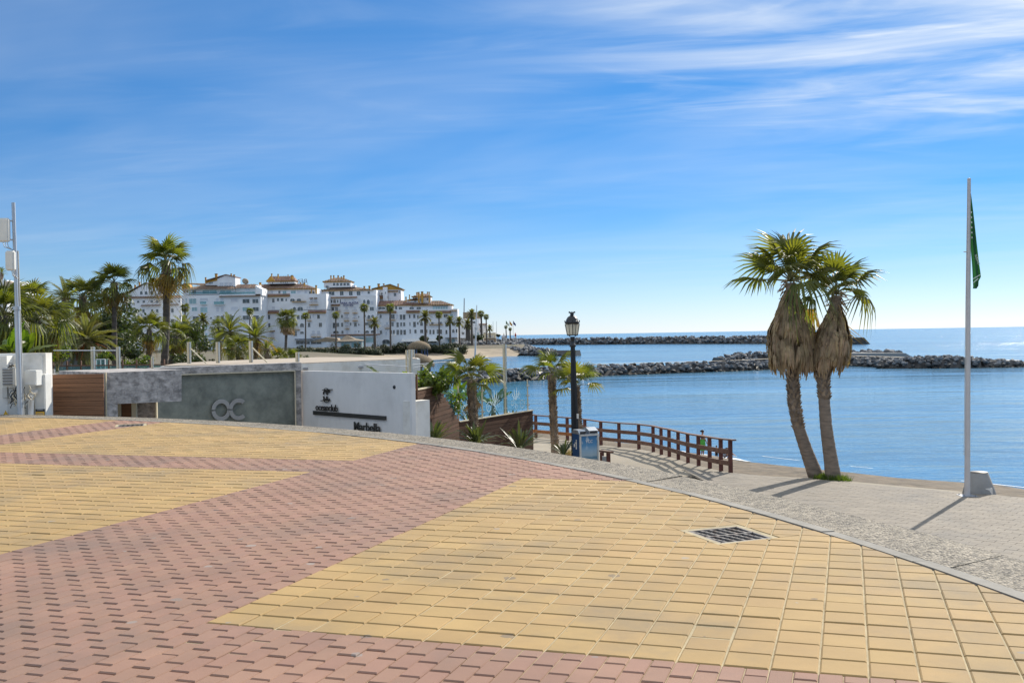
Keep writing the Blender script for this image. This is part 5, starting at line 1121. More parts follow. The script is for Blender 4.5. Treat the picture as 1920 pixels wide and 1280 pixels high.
# ------------------------------------------------------------------ utility corner at far left
ub = thing('utility_building', 'low white rendered utility building at the left edge, with cabinets and cables on it', 'building', (P(40, 700, 22).x, 22, ZW))
a, b = P(-140, 663, 21.9), P(83.5, 661.5, 21.9); mb = MB(); mb.box(((a.x + b.x) / 2, 22.1, (b.z + ZW) / 2), (b.x - a.x, .4, b.z - ZW)); o = mb.build('wall', M['white']); bm = bmesh.new(); bm.from_mesh(o.data); bmesh.ops.bevel(bm, geom=[e for e in bm.edges if e.calc_length() > 1], offset=.05, segments=2, affect='EDGES'); bm.to_mesh(o.data); bm.free(); o.data.transform(Matrix.Translation(-ub.location)); o.parent = ub
a, b = P(-120, 668, 21.6), P(11.5, 667, 21.6); mb = MB(); mb.box(((a.x + b.x) / 2, 21.8, (b.z + ZW) / 2), (b.x - a.x, .35, b.z - ZW)); o = mb.build('buttress', M['white']); o.data.transform(Matrix.Translation(-ub.location)); o.parent = ub
def cabinet(name, label, x0, x1, y0, y1, D, dep, m, louv=0, cat='cabinet'):
    a, b = P(x0, y1, D), P(x1, y0, D); c = Vector(((a.x + b.x) / 2, D + dep / 2, a.z)); t = thing(name, label, cat, c); W, Hh = b.x - a.x, b.z - a.z
    mb = MB(); mb.box((0, 0, Hh / 2), (W, dep, Hh)); o = mb.build('case', M[m], t); bm = bmesh.new(); bm.from_mesh(o.data); bmesh.ops.bevel(bm, geom=bm.edges[:], offset=.012, segments=2, affect='EDGES'); bm.to_mesh(o.data); bm.free()
    mb = MB(); mb.box((W * .03, -dep / 2 - .006, Hh / 2), (W * .84, .012, Hh * .86)); mb.build('door', M[m], t)
    for i in range(louv): mb = MB(); mb.box((-W * .03, -dep / 2 - .02, Hh * (.12 + .76 * i / max(1, louv - 1))), (W * .7, .02, Hh * .76 / louv * .7), Matrix.Rotation(.5, 3, 'X')); mb.build('louvre', M['greymetal'], t)
    return t
cabinet('louvred_cabinet', 'grey louvred equipment cabinet left of the antenna pole', 3.5, 28, 688, 724, 21.3, .25, 'lightgrey', 6)
cabinet('equipment_box', 'pale rectangular equipment box right of the antenna pole', 46, 67.5, 694, 723.5, 21.25, .3, 'cabinet'); cabinet('equipment_box', 'small white box strapped to the antenna pole', 30, 37.5, 700, 714.5, 21.0, .1, 'cabinet')
cabinet('meter_box', 'grey meter box under the louvred cabinet, left one', 4, 14, 725, 747, 21.5, .1, 'lightgrey'); cabinet('meter_box', 'grey meter box under the louvred cabinet, right one', 16, 25, 726, 746, 21.5, .1, 'lightgrey'); cabinet('ground_cabinet', 'pale grey ground cabinet at the foot of the antenna pole', 14, 46, 757, 800, 21.4, .35, 'lightgrey')
cabinet('wall_cabinet', 'tall pale grey cabinet against the end of the utility building', 66, 84.2, 701, 800, 21.55, .3, 'cabinet')
pt_ = thing('wall_pipe', 'white elbow pipe on the utility building', 'pipe', P(60, 778, 21.4)); mb = MB(); mb.tube([P(58, 800, 21.4) - pt_.location, P(58, 739, 21.4) - pt_.location, P(60, 735, 21.4) - pt_.location, P(70, 734.5, 21.45) - pt_.location], .055, 10); mb.build('pipe', M['white'], pt_)
sg = thing('warning_sign', 'black and yellow notice sign low on the utility building', 'sign', P(75.5, 773, 21.4)); a, b = P(67, 781, 21.4), P(84, 766, 21.4); W, Hh = b.x - a.x, b.z - a.z
mb = MB(); mb.box((0, 0, -.01), (W, .015, Hh)); mb.build('board', M['ink'], sg); mb = MB(); mb.box((0, -.01, -.01 - Hh * .15), (W * .94, .008, Hh * .62)); mb.build('notice', M['yellowsign'], sg)
mb = MB()
for i in range(3): mb.box((0, -.017, -.01 - Hh * (.02 + .14 * i)), (W * (.7, .8, .6)[i], .004, Hh * .045))
mb.box((0, -.011, Hh * .36), (W * .62, .004, Hh * .10)); mb.build('print', M['greymetal'], sg)
sg = thing('warning_sign', 'small yellow triangle warning sign on the ground cabinet', 'sign', P(10.5, 773, 21.35)); k = 21.35 / FPX; mb = MB(); mb.prism([Vector((-4 * k, 0, -4 * k)), Vector((4 * k, 0, -4 * k)), Vector((0, 0, 4 * k))], (0, .01, 0)); mb.build('triangle', M['yellowsign'], sg)
cb = thing('cable_bundle', 'tangle of black and pale cables round the foot of the antenna pole', 'cables', P(30, 740, 21.2)); mb = MB()
for i in range(26):
    x0, y0 = (uni(24, 60), uni(718, 745)) if i > 5 else (uni(14, 30), uni(680, 684)); x1, y1 = x0 + uni(-10, 10), y0 + (uni(10, 32) if i > 5 else uni(2, 6)); pts = []
    for s in range(7): t = s / 6; pts.append(P(x0 + (x1 - x0) * t + 4 * math.sin(t * 6 + i), min(778, y0 + (y1 - y0) * t + uni(-2, 3)), 21.15 + uni(-.04, .05)) - cb.location)
    mb.tube(pts, uni(.006, .014), 5, random.choice((0, 0, 1, 2)))
mb.build('cables', [M['cable'], M['lightgrey'], M['cream']], cb)
ap = thing('antenna_pole', 'tall galvanised pole with two pale antenna panels at the left edge', 'pole', P(38.5, 800, 21.0)); L0 = ap.location
p0, p1, p2, p3 = P(38.5, 800, 21), P(31.5, 578, 21), P(27.5, 460, 21), P(25, 380, 21)
mb = MB(); mb.tube([p0 - L0, p1 - L0], .05, 14); mb.build('lower_shaft', M['galv'], ap); mb = MB(); mb.tube([p1 - L0, p2 - L0, p3 - L0], .036, 12); mb.build('upper_shaft', M['galv'], ap); mb = MB(); mb.tube([p1 - L0 - Vector((0, 0, .03)), p1 - L0 + Vector((0, 0, .04))], .075, 14); mb.build('collar', M['galv'], ap)
mb = MB(); mb.tube([P(44.5, 800, 21.05) - L0, P(33.5, 470, 21.05) - L0], .018, 8); mb.build('conduit', M['lightgrey'], ap)
for x0, x1, y0, y1 in ((-14, 17.5, 409, 454), (12, 28, 470, 507.5)):
    a, b = P(x0, y1, 20.9), P(x1, y0, 20.9); c = Vector(((a.x + b.x) / 2, 20.9, (a.z + b.z) / 2)) - L0; W, Hh = b.x - a.x, b.z - a.z; mb = MB(); mb.box((0, 0, 0), (W, .12, Hh)); o = mb.build('antenna_panel', M['cabinet'], ap, c); bm = bmesh.new(); bm.from_mesh(o.data); bmesh.ops.bevel(bm, geom=bm.edges[:], offset=.025, segments=3, affect='EDGES'); bm.to_mesh(o.data); bm.free()
    mb = MB()
    for s in (-.4, .4): mb.bar((W * .35, .05, Hh * s), (p2.x + (p3 - p2).x * .3 - L0.x - c.x, .1, Hh * s), .04, .03)
    for s in range(3): mb.tube([(W * (.1 + .12 * s), 0, -Hh / 2), (W * (.15 + .12 * s), .02, -Hh / 2 - .10), (W * .55, .08, -Hh / 2 - .16)], .007, 5)
    mb.build('bracket', M['galv'], o)

# ------------------------------------------------------------------ boardwalk fence
fe = thing('boardwalk_fence', 'curving brown timber fence with three rails along the beach walk', 'fence', fpt[-1].copy()); L0 = fe.location.copy(); FH = 1.055
for i, p in enumerate(fpt):
    mb = MB(); hgt = FH - .03; dn = .95 if i == 0 else .35
    d = (fpt[min(i + 1, 14)] - fpt[max(i - 1, 0)]); d.z = 0; d.normalize(); Rm = Matrix((d, Vector((-d.y, d.x, 0)), Vector((0, 0, 1)))).transposed()
    mb.box((0, 0, (hgt - dn) / 2), (.11, .11, hgt + dn), Rm); mb.build('post', M['postwood'], fe, p - L0)
ext = fpt[-1] + (fpt[-1] - fpt[-2]).normalized() * .28; st = P(999, 776.5 + 42, 49.3)
line = [st] + fpt + [ext]
for i in range(len(line) - 1):
    a, b = line[i] - L0, line[i + 1] - L0; d = (b - a); d.z = 0; d.normalize(); n = Vector((d.y, -d.x, 0))
    mb = MB(); e = d * .008; mb.bar(a + Vector((0, 0, FH)) + e, b + Vector((0, 0, FH)) - e + (d * .05 if i == len(line) - 2 else Vector()), .15, .045); mb.build('handrail', M['railwood'], fe)
    if i == len(line) - 2: b = fpt[-1] - L0 + d * .06
    for z, w in ((.685, .15), (.31, .15)):
        mb = MB(); off = n * .07; mb.bar(a + off + e + Vector((0, 0, z)), b + off - e + Vector((0, 0, z)), .035, w); mb.build('rail', M['orangewood'] if (z < .5 and i in (0, 1, 2)) or (z < .5 and i == 4 and False) else M['railwood'], fe)
lr = thing('low_timber_rail', 'low brown timber rail end beside the blue bin', 'rail', P(1138, 866, 34.5)); L0 = lr.location; k = 34.5 / FPX
mb = MB(); mb.bar(P(1122, 844.5, 35) - L0, P(1147, 847.5, 34) - L0, .14, .06); mb.build('top_rail', M['railwood'], lr)
for px in (1128.5, 1140.5): mb = MB(); q = P(px, 847, 34.5) - L0; mb.box((q.x, 0, (q.z - .5) / 2), (.13, .13, q.z + .5)); mb.build('post', M['postwood'], lr)
sb = thing('stone_block', 'small pale stone block between the bin and the low rail', 'block', P(1133, 866, 33.8)); mb = MB(); mb.box((0, 0, .03), (.13, .12, .32)); o = mb.build('block', M['conc'], sb)

# ------------------------------------------------------------------ street lamp and bin
lp = thing('street_lamp', 'black cast iron street lamp with a crowned lantern beside the blue bin', 'street lamp', Vector((P(1079.5, 860, 34.6).x, 34.6, Z_PROM))); L0 = lp.location; k = 34.6 / FPX
top = P(1073.5, 631, 34.6); base = Vector((lp.location.x, 34.6, Z_PROM)); ax_ = (top - base); H = ax_.length; tilt = Vector((0, 0, 1)).rotation_difference(ax_.normalized()).to_euler(); lp.rotation_euler = tilt
mb = MB(); mb.lathe([(.20, 0), (.20, .12), (.15, .18), (.14, .75), (.17, .80), (.17, .88), (.125, .95)], 16); mb.build('base', M['blackmetal'], lp)
mb = MB(); n = 16; prof = [(.125, .95), (.12, 1.5), (.11, 2.2), (.095, 3.2), (.075, H - .35)]
vs = []; 
for r, z in prof:
    for j in range(32): t = 2 * math.pi * j / 32; rr = r * (1 if j % 2 else .86); vs.append((rr * math.cos(t), rr * math.sin(t), z))
mb.mesh(vs, [(i * 32 + j, i * 32 + (j + 1) % 32, (i + 1) * 32 + (j + 1) % 32, (i + 1) * 32 + j) for i in range(4) for j in range(32)]); mb.build('fluted_shaft', M['blackmetal'], lp)
mb = MB(); mb.lathe([(.075, H - .35), (.11, H - .33), (.11, H - .28), (.06, H - .24), (.06, H - .10), (.10, H - .06), (.05, H)], 16); mb.build('capital', M['blackmetal'], lp)
mb = MB()
for j in range(4):
    t = math.pi / 4 + j * math.pi / 2; d = Vector((math.cos(t), math.sin(t), 0)); mb.tube([d * .05 + Vector((0, 0, H - .02)), d * .15 + Vector((0, 0, H + .02)), d * 8 * k * 1.2 + Vector((0, 0, H + .07))], .012, 5)
mb.build('bracket', M['blackmetal'], lp)
z0, z1 = H + .05, H + .05 + 21 * k; r0, r1 = 8 * k * 1.2, 11.2 * k * 1.2
mb = MB(); mb.lathe([(r0, z0), (r1, z1)], 4, smooth=False); o = mb.build('lantern_glass', M['lampglass'], lp)
mb = MB()
for j in range(4):
    t = j * math.pi / 2; d = Vector((math.cos(t), math.sin(t), 0)); t2 = t + math.pi / 2; d2 = Vector((math.cos(t2), math.sin(t2), 0)); mb.bar(d * r0 + Vector((0, 0, z0)), d * r1 + Vector((0, 0, z1)), .025, .025); mb.bar(d * r0 + Vector((0, 0, z0)), d2 * r0 + Vector((0, 0, z0)), .03, .03); mb.bar((d + d2) * r0 / 2 + Vector((0, 0, z0)), (d + d2) * r1 / 2 + Vector((0, 0, z1)), .015, .015)
mb.build('lantern_frame', M['blackmetal'], lp)
mb = MB(); R1 = 14 * k; mb.lathe([(R1 * .82, z1 - .01), (R1, z1 + .03), (R1, z1 + .07), (R1 * .86, z1 + .09), (R1 * .80, z1 + .15), (R1 * .60, z1 + .23), (R1 * .32, z1 + .275), (R1 * .2, z1 + .29), (R1 * .32, z1 + .31), (R1 * .2, z1 + .33), (R1 * .40, z1 + .385), (0.001, z1 + .36)], 16)
for j in range(8): t = j * math.pi / 4; mb.box((R1 * .97 * math.cos(t), R1 * .97 * math.sin(t), z1 + .09), (.03, .03, .06)); mb.box((R1 * .38 * math.cos(t), R1 * .38 * math.sin(t), z1 + .39), (.03, .03, .05))
mb.build('crown_roof', M['blackmetal'], lp)
mb = MB(); mb.box((.10, -.09, 1.75), (.07, .02, .16)); mb.build('sticker', M['white'], lp)
bn = thing('litter_bin', 'blue advertising litter bin with a seaside pool poster and metal hood', 'bin', Vector((P(1097, 830, 33.3).x, 33.3, Z_PROM)), R_(24)); k = 33.3 / FPX
zt = P(1100, 812, 33.3).z - Z_PROM; W, Dp = .66, .50
mb = MB(); mb.box((0, 0, zt / 2 + .03), (W, Dp, zt - .06)); mb.build('body', M['binblue'], bn)
mb = MB(); mb.prism([(-W / 2 - .01, -Dp / 2, zt), (-W / 2 - .01, Dp / 2, zt), (-W / 2 - .01, Dp / 2 - .05, zt + .13), (-W / 2 - .01, -Dp / 2 + .1, zt + .13)], (.26, 0, 0)); mb.prism([(.02, -Dp / 2, zt), (.02, Dp / 2, zt), (.02, Dp / 2 - .05, zt + .17), (.02, -.02, zt + .20), (.02, -Dp / 2, zt + .10)], (W / 2, 0, 0)); mb.box((-.03, .1, zt + .06), (.1, .25, .1)); mb.build('hood', M['galv'], bn)
for x0, x1, za, zb in ((-W / 2 + .02, -W / 2 + .22, .01, .09), (.05, W / 2 - .03, .02, .085)):
    mb = MB(); mb.box(((x0 + x1) / 2, -Dp / 2 - .012, zt + (za + zb) / 2), (x1 - x0, .024, zb - za)); mb.build('opening', M['dark'], bn)
fw, fh = W - .02, zt - .10
mb = MB()
for c, s in (((-fw / 2, 0, 0), (.05, .05, fh)), ((fw / 2, 0, 0), (.05, .05, fh)), ((0, 0, fh / 2), (fw + .05, .05, .05)), ((0, 0, -fh / 2), (fw + .05, .05, .05))): mb.box(Vector(c) + Vector((0, -Dp / 2 - .03, zt / 2 + .02)), s)
fr = mb.build('poster_frame', M['lightgrey'], bn)
mb = MB(); y = -Dp / 2 - .02; mb.face([(-fw / 2 + .02, y, zt / 2 + .02 - fh / 2 + .02), (fw / 2 - .02, y, zt / 2 + .02 - fh / 2 + .02), (fw / 2 - .02, y, zt / 2 + .02 + fh / 2 - .02), (-fw / 2 + .02, y, zt / 2 + .02 + fh / 2 - .02)]); mb.uv = [(0, 0), (1, 0), (1, 1), (0, 1)]
me = mb.data('poster', M['poster']); po = inst('poster', me, bn)
tx = text('lettering', 'YCC', .13, .002, M['white'], Matrix.Identity(4), None, align='CENTER'); tx.parent = bn; tx.matrix_local = Matrix.Translation((0.0, y - .006, zt - .28)) @ Matrix.Rotation(R_(90), 4, 'X')
mb = MB(); x = -W / 2 - .004        # tidy-person pictogram on the side
mb.box((x, -.03, zt - .33), (.006, .055, .16)); mb.box((x, -.03, zt - .21), (.006, .05, .05)); mb.box((x, .03, zt - .29), (.006, .09, .03)); mb.box((x, .10, zt - .38), (.006, .08, .10)); mb.box((x, -.045, zt - .44), (.006, .03, .10)); mb.box((x, -.01, zt - .44), (.006, .03, .10)); mb.build('pictogram', M['white'], bn)

# ------------------------------------------------------------------ flagpole, concrete pot
fb = Gd(1813.5, 930, Z_PROM); fp = thing('flagpole', 'tall white tapered flagpole with a limp green flag on the promenade', 'flagpole', fb); tp = P(1817, 337, fb.y) - fb
mb = MB(); mb.tube([(0, 0, 0), tp * .5, tp], [.075, .06, .045], 12); mb.build('pole', M['polepaint'], fp); mb = MB(); mb.box((0, 0, .012), (.42, .42, .024)); 
for sx in (-.15, .15):
    for sy in (-.15, .15): mb.tube([(sx, sy, .02), (sx, sy, .06)], .015, 6)
mb.build('base_plate', M['greymetal'], fp); mb = MB(); mb.lathe([(.05, 0), (.05, .03), (.0, .05)], 10, tp); mb.build('cap', M['polepaint'], fp); mb = MB(); mb.tube([Vector((-.085, -.03, 1.1)), tp * .5 + Vector((-.075, -.03, .6)), tp + Vector((-.05, -.02, -.05))], .007, 5); mb.build('halyard', M['lightgrey'], fp)
mb = MB(); q = P(1814, 472, fb.y) - fb; mb.bar(q - Vector((.10, 0, 0)), q + Vector((.08, 0, -.01)), .03, .02); mb.tube([q + Vector((.06, 0, 0)), q + Vector((.07, 0, -.12))], .02, 5); mb.build('cleat', M['cream'], fp)
# the flag hangs from its corner in long folds
outl = [(363, 1819.2, 1820), (390, 1819.5, 1823.5), (420, 1819.8, 1827), (450, 1820.2, 1830.3), (472, 1821, 1832.8), (495, 1823, 1835.5), (512, 1824, 1838), (519, 1824.3, 1838.7), (527, 1824.6, 1834.5), (536, 1825.6, 1834), (541, 1825.8, 1830)]
mb = MB(); rows_ = []
for (y_, x0, x1) in outl:
    r = []
    for s in range(7): t = s / 6; q = P(x0 + (x1 - x0) * t, y_, fb.y) - fb; q.y += .10 * math.sin(t * 9 + .4) * min(1, (y_ - 360) / 80) - .02; r.append(q)
    rows_.append(r)
vs = [q for r in rows_ for q in r]; mb.mesh(vs, [(i * 7 + j, i * 7 + j + 1, (i + 1) * 7 + j + 1, (i + 1) * 7 + j) for i in range(len(rows_) - 1) for j in range(6)], 0, 0, True); fl = mb.build('flag', M['flag'], fp)
k = fb.y / FPX; q = P(1827.5, 478, fb.y - .2) - fb
tx = text('lettering', 'ILIDAD', 6.4 * k, .002, M['flagwhite'], Matrix.Identity(4), None); tx.parent = fl; tx.matrix_local = Matrix.Translation(q) @ Matrix.Rotation(R_(72), 4, 'Y') @ Matrix.Rotation(R_(90), 4, 'X')
mb = MB(); mb.bar(P(1824, 523, fb.y - .17) - fb, P(1838, 515, fb.y - .17) - fb, .01, .02); mb.bar(P(1825, 530, fb.y - .17) - fb, P(1834, 522, fb.y - .17) - fb, .01, .02)
for i in range(6): mb.box(P(1821.3 + .25 * i, 398 + 9.5 * i, fb.y - .16) - fb, (.025, .01, .045))
mb.build('print', M['flagwhite'], fl)
pb = Gd(1836, 923, Z_PROM); pc = thing('concrete_pot', 'tapered pale concrete base standing at the sand edge behind the flagpole', 'concrete base', pb); k = pb.y / FPX
mb = MB(); mb.lathe([(31 * k, -.3), (29 * k, 0), (27 * k, .12), (16.5 * k, 37 * k), (15 * k, 38.5 * k)], 24); mb.build('cone', M['conc'], pc); mb = MB(); mb.lathe([(16 * k, 38.2 * k), (15.5 * k, 39 * k), (.001, 38.8 * k)], 20); mb.build('lid', M['wetsand'], pc)
pw = Gd(1852, 926, Z_PROM); wb = thing('white_block', 'small white block in front of the tapered concrete base', 'block', pw); mb = MB(); mb.box((0, 0, 5.5 * k), (13 * k, 12 * k, 12 * k)); mb.build('block', M['white'], wb)

# ------------------------------------------------------------------ palms near the promenade
random.seed(77)
bl_ = Gd(1530, 894, Z_PROM); br_ = Gd(1563, 897, Z_PROM)
def leaning_palm(label, base, pts, crown_px, size, n, skirt, stub, az0, r):
    t = thing('fan_palm', label, 'palm tree', base, 0, 'twin fan palms on the promenade'); D = base.y; path = [Vector((0, 0, -.3))] + [P(x, y, D) - base for x, y in pts]; tl = P(*crown_px, D) - base
    rs = [r * 1.55, r * 1.35] + [r * 1.12, r, r * .95, r * .92][:len(pts) - 2] + [r * .9]; rs = (rs + [r * .9] * 9)[:len(path)] + [r * .85]; path.append(tl)
    mb = MB(); ringed_trunk(mb, path, rs, 14, .09, 0, .02); stubs(mb, path[1:], r * .95, stub[0], stub[1], size=.095, step=.085, per=9, out=.85); mb.build('trunk', [M['trunk'], M['stub']], t)
    zt, zb, rm, cnt, core, lean = skirt; skirt_mesh(t, tl, zt, zb, rm, cnt, core, lean); crown(t, tl + Vector((0, 0, .05)), n, size, emin=0, emax=86, n_y=1, n_dead=2, az0=az0); return t
k = bl_.y / FPX
leaning_palm('left one of the twin beach palms, its trunk leaning inland with the wider frond skirt', bl_, [(1530, 893), (1512, 845), (1497, 800), (1489, 755), (1486, 700)], (1482, 530), 1.08, 16, (-.22, -(706 - 535) * k, .90 * 46 * k, 2400, .20, -.02), ((893 - 800) * k, (893 - 695) * k), .4, .175)
k = br_.y / FPX
leaning_palm('right one of the twin beach palms, upright trunk with the narrower frond skirt', br_, [(1563, 897), (1556, 850), (1549, 800), (1546, 760), (1543, 705)], (1569, 554), .90, 13, (-.22, -(698 - 556) * k, .90 * 34 * k, 1900, .18, .10), ((897 - 745) * k, (897 - 690) * k), 1.7, .18)
g = thing('grass_tuft', 'bright green grass tuft growing round the feet of the twin palms', 'grass', (bl_ + br_) / 2); mb = MB()
for i in range(900):
    u = rnd(); q = bl_.lerp(br_, uni(-.12, 1.5)) + Vector((uni(-.2, .2), uni(-.45, .18), 0)) - g.location; h = uni(.08, .22); d = Vector((uni(-.6, .6), uni(-.6, .6), 1)).normalized(); w = Vector((.012, .004, 0)); mb.face([q - w, q + w, q + d * h], 0, rnd())
tag(mb.build('blades', M['grass'], g), kind='stuff')
fan_palm('short fan palm with a rough trunk in front of the glass screens', Vector((P(893, 850, 30).x, 30, Z_PROM)), (884, 712), 30, .125, .105, .62, 11, None, 0, 2, emin=-8, stub=(.3, .98, .085), tm='trunk', az0=.3, flare=1.1, old=[])
fan_palm('slim fan palm standing left of the street lamp', Vector((P(1041, 848, 38).x, 38, Gd(1041, 848, 0).z * 0 + P(1041, 848, 38).z)), (1034, 700), 38, .15, .10, .68, 9, None, 0, 1, emin=5, stub=(.12, .97, .085), tm='trunk', az0=1.2, flare=1.15, old=[])
fan_palm('fan palm half hidden right behind the street lamp', Vector((P(1088, 850, 37).x, 37, P(1088, 850, 37).z)), (1080, 722), 37, .13, .09, .66, 9, None, 0, 1, emin=-5, stub=(.12, .97, .085), tm='trunk', az0=2.2, flare=1.15, old=[])
for (px, py, D, n, L, lab) in ((812, 822, 27.4, 46, .95, 'spiky strap leaf plant at the sloping end of the board wall'), (893, 826, 29.4, 56, .95, 'spiky strap leaf plant at the foot of the short fan palm'), (974, 836, 32.4, 56, 1.10, 'largest spiky strap leaf plant under the right glass panel'), (1056, 846, 34, 22, .8, 'small spiky plant left of the blue bin')):
    strap_plant(lab, P(px, py, D) - Vector((0, 0, .12)), n, L, w=.034)
db = thing('dry_bush', 'dry straw coloured clump left of the blue bin', 'plant', P(1063, 850, 36)); mb = MB()
for i in range(160): q = Vector((uni(-.25, .25), uni(-.2, .2), -.1)); d = Vector((uni(-.7, .7), uni(-.7, .7), 1)).normalized() * uni(.15, .4); w = Vector((.01, 0, 0)); mb.face([q - w, q + w, q + d], 0, rnd())
mb.build('stalks', M['deadfrond'], db)
# planting behind the board wall
shrub('bright glossy hedge tumbling over the sloping board wall', P(812, 737, 29.2) - Vector((0, 0, .08)), .62, .72, 24, .20, 2600, .05, M['brightleaf'], 'hedge', 'hedge')
shrub('glossy shrub behind the sloping glass panel', P(842, 752, 31.5) - Vector((0, 0, .5)), .55, .75, 12, .22, 700, .05, M['brightleaf'], 'hedge', 'hedge')
for (px, py, D, n, L, h, up, lab) in ((824, 730, 31, 9, .95, .25, 68, 'tall banana plant behind the bright hedge'), (718, 702, 31, 4, .75, .05, 45, 'banana leaves peeping over the pale sign wall'), (790, 712, 31.5, 5, .8, .15, 50, 'banana plant close behind the white wall corner'), (858, 745, 33, 6, .85, .25, 55, 'banana plant behind the sloping glass panel'), (925, 762, 36.8, 6, .95, .3, 55, 'banana plant behind the middle glass panel'), (888, 760, 35, 5, 1.0, .2, 60, 'banana plant behind the short fan palm')):
    banana(lab, P(px, py, D) - Vector((0, 0, .3)), n, L, h, up=up)
strap_plant('dark tufted plant behind the left glass panel', P(880, 788, 34) - Vector((0, 0, .1)), 26, .8, w=.035, group='tufted plants behind the glass'); strap_plant('dark tufted plant behind the right glass panel', P(962, 785, 37.5) - Vector((0, 0, .1)), 24, .7, w=.035, group='tufted plants behind the glass')

# ------------------------------------------------------------------ club garden at left
random.seed(101)
def gz_(px, py, D): return P(px, py, D)
fan_palm('tallest garden fan palm with a thick grey trunk and drooping orange fronds', gz_(307, 694, 60) - Vector((0, 0, .1)), (311, 492), 60, .22, .20, 1.12, 19, 'tall fan palms in the club garden', 8, 5, emin=-14, bend=.10, az0=.5, flare=1.15, stub=(.80, 1.0, .14))
fan_palm('second tall garden fan palm, slim dark trunk behind the stone canopy', gz_(215, 695, 58), (214, 530), 58, .16, .13, .80, 18, 'tall fan palms in the club garden', 6, 5, emin=-18, az0=1.5, stub=(.85, 1.0, .12))
fan_palm('garden fan palm with a slim trunk behind the timber gate, dead fronds hanging', gz_(155, 694, 57), (155, 556), 57, .15, .12, .86, 19, 'tall fan palms in the club garden', 6, 7, emin=-20, az0=2.5, stub=(.85, 1.0, .12))
fan_palm('low garden fan palm just left of the tallest palm', gz_(279, 692, 56), (280, 618), 56, .17, .15, .64, 22, 'tall fan palms in the club garden', 3, 8, emin=-30, az0=.9)
fan_palm('fan palm with a short trunk behind the tallest palm', gz_(318, 692, 66), (330, 630), 66, .18, .16, .75, 22, 'tall fan palms in the club garden', 5, 8, emin=-40, az0=.2)
fan_palm('fan palm rising behind the antenna pole', gz_(60, 694, 44), (58, 562), 44, .15, .13, .62, 26, 'fan palms by the utility building', 2, 8, emin=-40, az0=.6)
fan_palm('big shaggy fan palm at the left edge of the picture', gz_(14, 690, 32), (6, 592), 32, .16, .14, .78, 30, 'fan palms by the utility building', 5, 8, emin=-55, az0=1.1)
fan_palm('fan palm with long hanging fronds right of the antenna pole', gz_(76, 690, 34), (70, 602), 34, .14, .12, .72, 30, 'fan palms by the utility building', 4, 9, emin=-55, az0=2.0)
date_palm('broad silvery date palm with orange fruit stalks behind the slim palms', gz_(165, 692, 52), (164, 640), 52, .24, .68, 56, None, FEA, -50, True)
date_palm('green date palm behind the antenna pole foot', gz_(110, 692, 50), (104, 622), 50, .2, .62, 36, None, FEA_G, -50)
date_palm('dark feathery palm behind the leftmost slim fan palm', gz_(125, 692, 70), (122, 560), 70, .2, .62, 34, None, FEA, -30)
tree('large dark rounded evergreen tree behind the slim palms', P(195, 690, 74) - Vector((0, 0, .3)), 5.9, 2.5, 26, .95, 7500, .15, M['leaf'], 'evergreen_tree', .3, .55)
tree('dark evergreen mass left of the big rounded tree', P(135, 690, 82) - Vector((0, 0, .3)), 5.4, 2.0, 18, .9, 4200, .16, M['leaf'], 'evergreen_tree', .3, .55)
tree('dark evergreen tree far left behind the antenna pole', P(60, 690, 84) - Vector((0, 0, .3)), 4.2, 3.0, 18, .9, 3200, .16, M['leaf'], 'evergreen_tree', .3, .5)
tree('small green tree between the tallest palm and the date palms', P(345, 690, 70), 3.4, 1.5, 12, .6, 2200, .11, M['leaf'], 'small_tree', .12, .55)
tree('pine like dark bush under the big rounded tree', P(232, 690, 64), 2.6, 1.3, 12, .55, 2000, .09, M['leaf'], 'small_tree', .12, .5)
for (px, D, r, h, lab, m, n) in ((108, 46, .65, 1.1, 'bright yellow green shrub by the concrete garden house', 'brightleaf', 700), (197, 50, .5, .95, 'bright shrub between the two slim palms', 'brightleaf', 700), (258, 52, .7, .7, 'low bright shrub below the dark rounded tree', 'brightleaf', 500), (340, 58, .7, .9, 'leafy shrub right of the tallest palm', 'leaf', 700), (365, 60, .9, .9, 'dark shrub behind the first steel post', 'leaf', 700), (88, 36, .35, .7, 'small flowering shrub over the utility wall', 'brightleaf', 350)):
    shrub(lab, gz_(px, 692, D), r, h, 10, r * .4, n, .07, M[m])
b_ = thing('garden_house', 'small grey concrete garden house with a brown door', 'garden house', P(128, 692, 53)); L0 = b_.location
a, c = P(84, 692, 53), P(150, 663, 53); mb = MB(); mb.box(((a.x + c.x) / 2 - L0.x, 1.5, (c.z - L0.z) / 2 - .1), (c.x - a.x, 3, c.z - L0.z + .2)); mb.build('wall', M['conc'], b_); mb = MB(); mb.box(((a.x + c.x) / 2 - L0.x, 1.4, c.z - L0.z + .04), (c.x - a.x + .2, 3.3, .08)); mb.build('roof_slab', M['tile'], b_)
for nm, x0, x1, y0, y1, m in (('door', 129, 137, 678, 690, 'wood'), ('vent', 130.5, 135, 667, 671, 'dark'), ('door_panel', 131.5, 136, 680, 690, 'lightgrey')): q0, q1 = P(x0, y1, 53), P(x1, y0, 53); mb = MB(); mb.box(((q0.x + q1.x) / 2 - L0.x, -.02 if nm != 'door_panel' else -.04, (q0.z + q1.z) / 2 - L0.z), (q1.x - q0.x, .06, q1.z - q0.z)); mb.build(nm, M[m], b_)
b_ = thing('garden_wall', 'white sloping garden wall with a pitched top behind the shrubs', 'wall', P(80, 690, 58)); L0 = b_.location; mb = MB(); mb.prism([P(62, 690, 58) - L0, P(98, 690, 58) - L0, P(98, 640, 58) - L0, P(62, 652, 58) - L0], (0, .4, 0)); mb.build('wall', M['white'], b_)
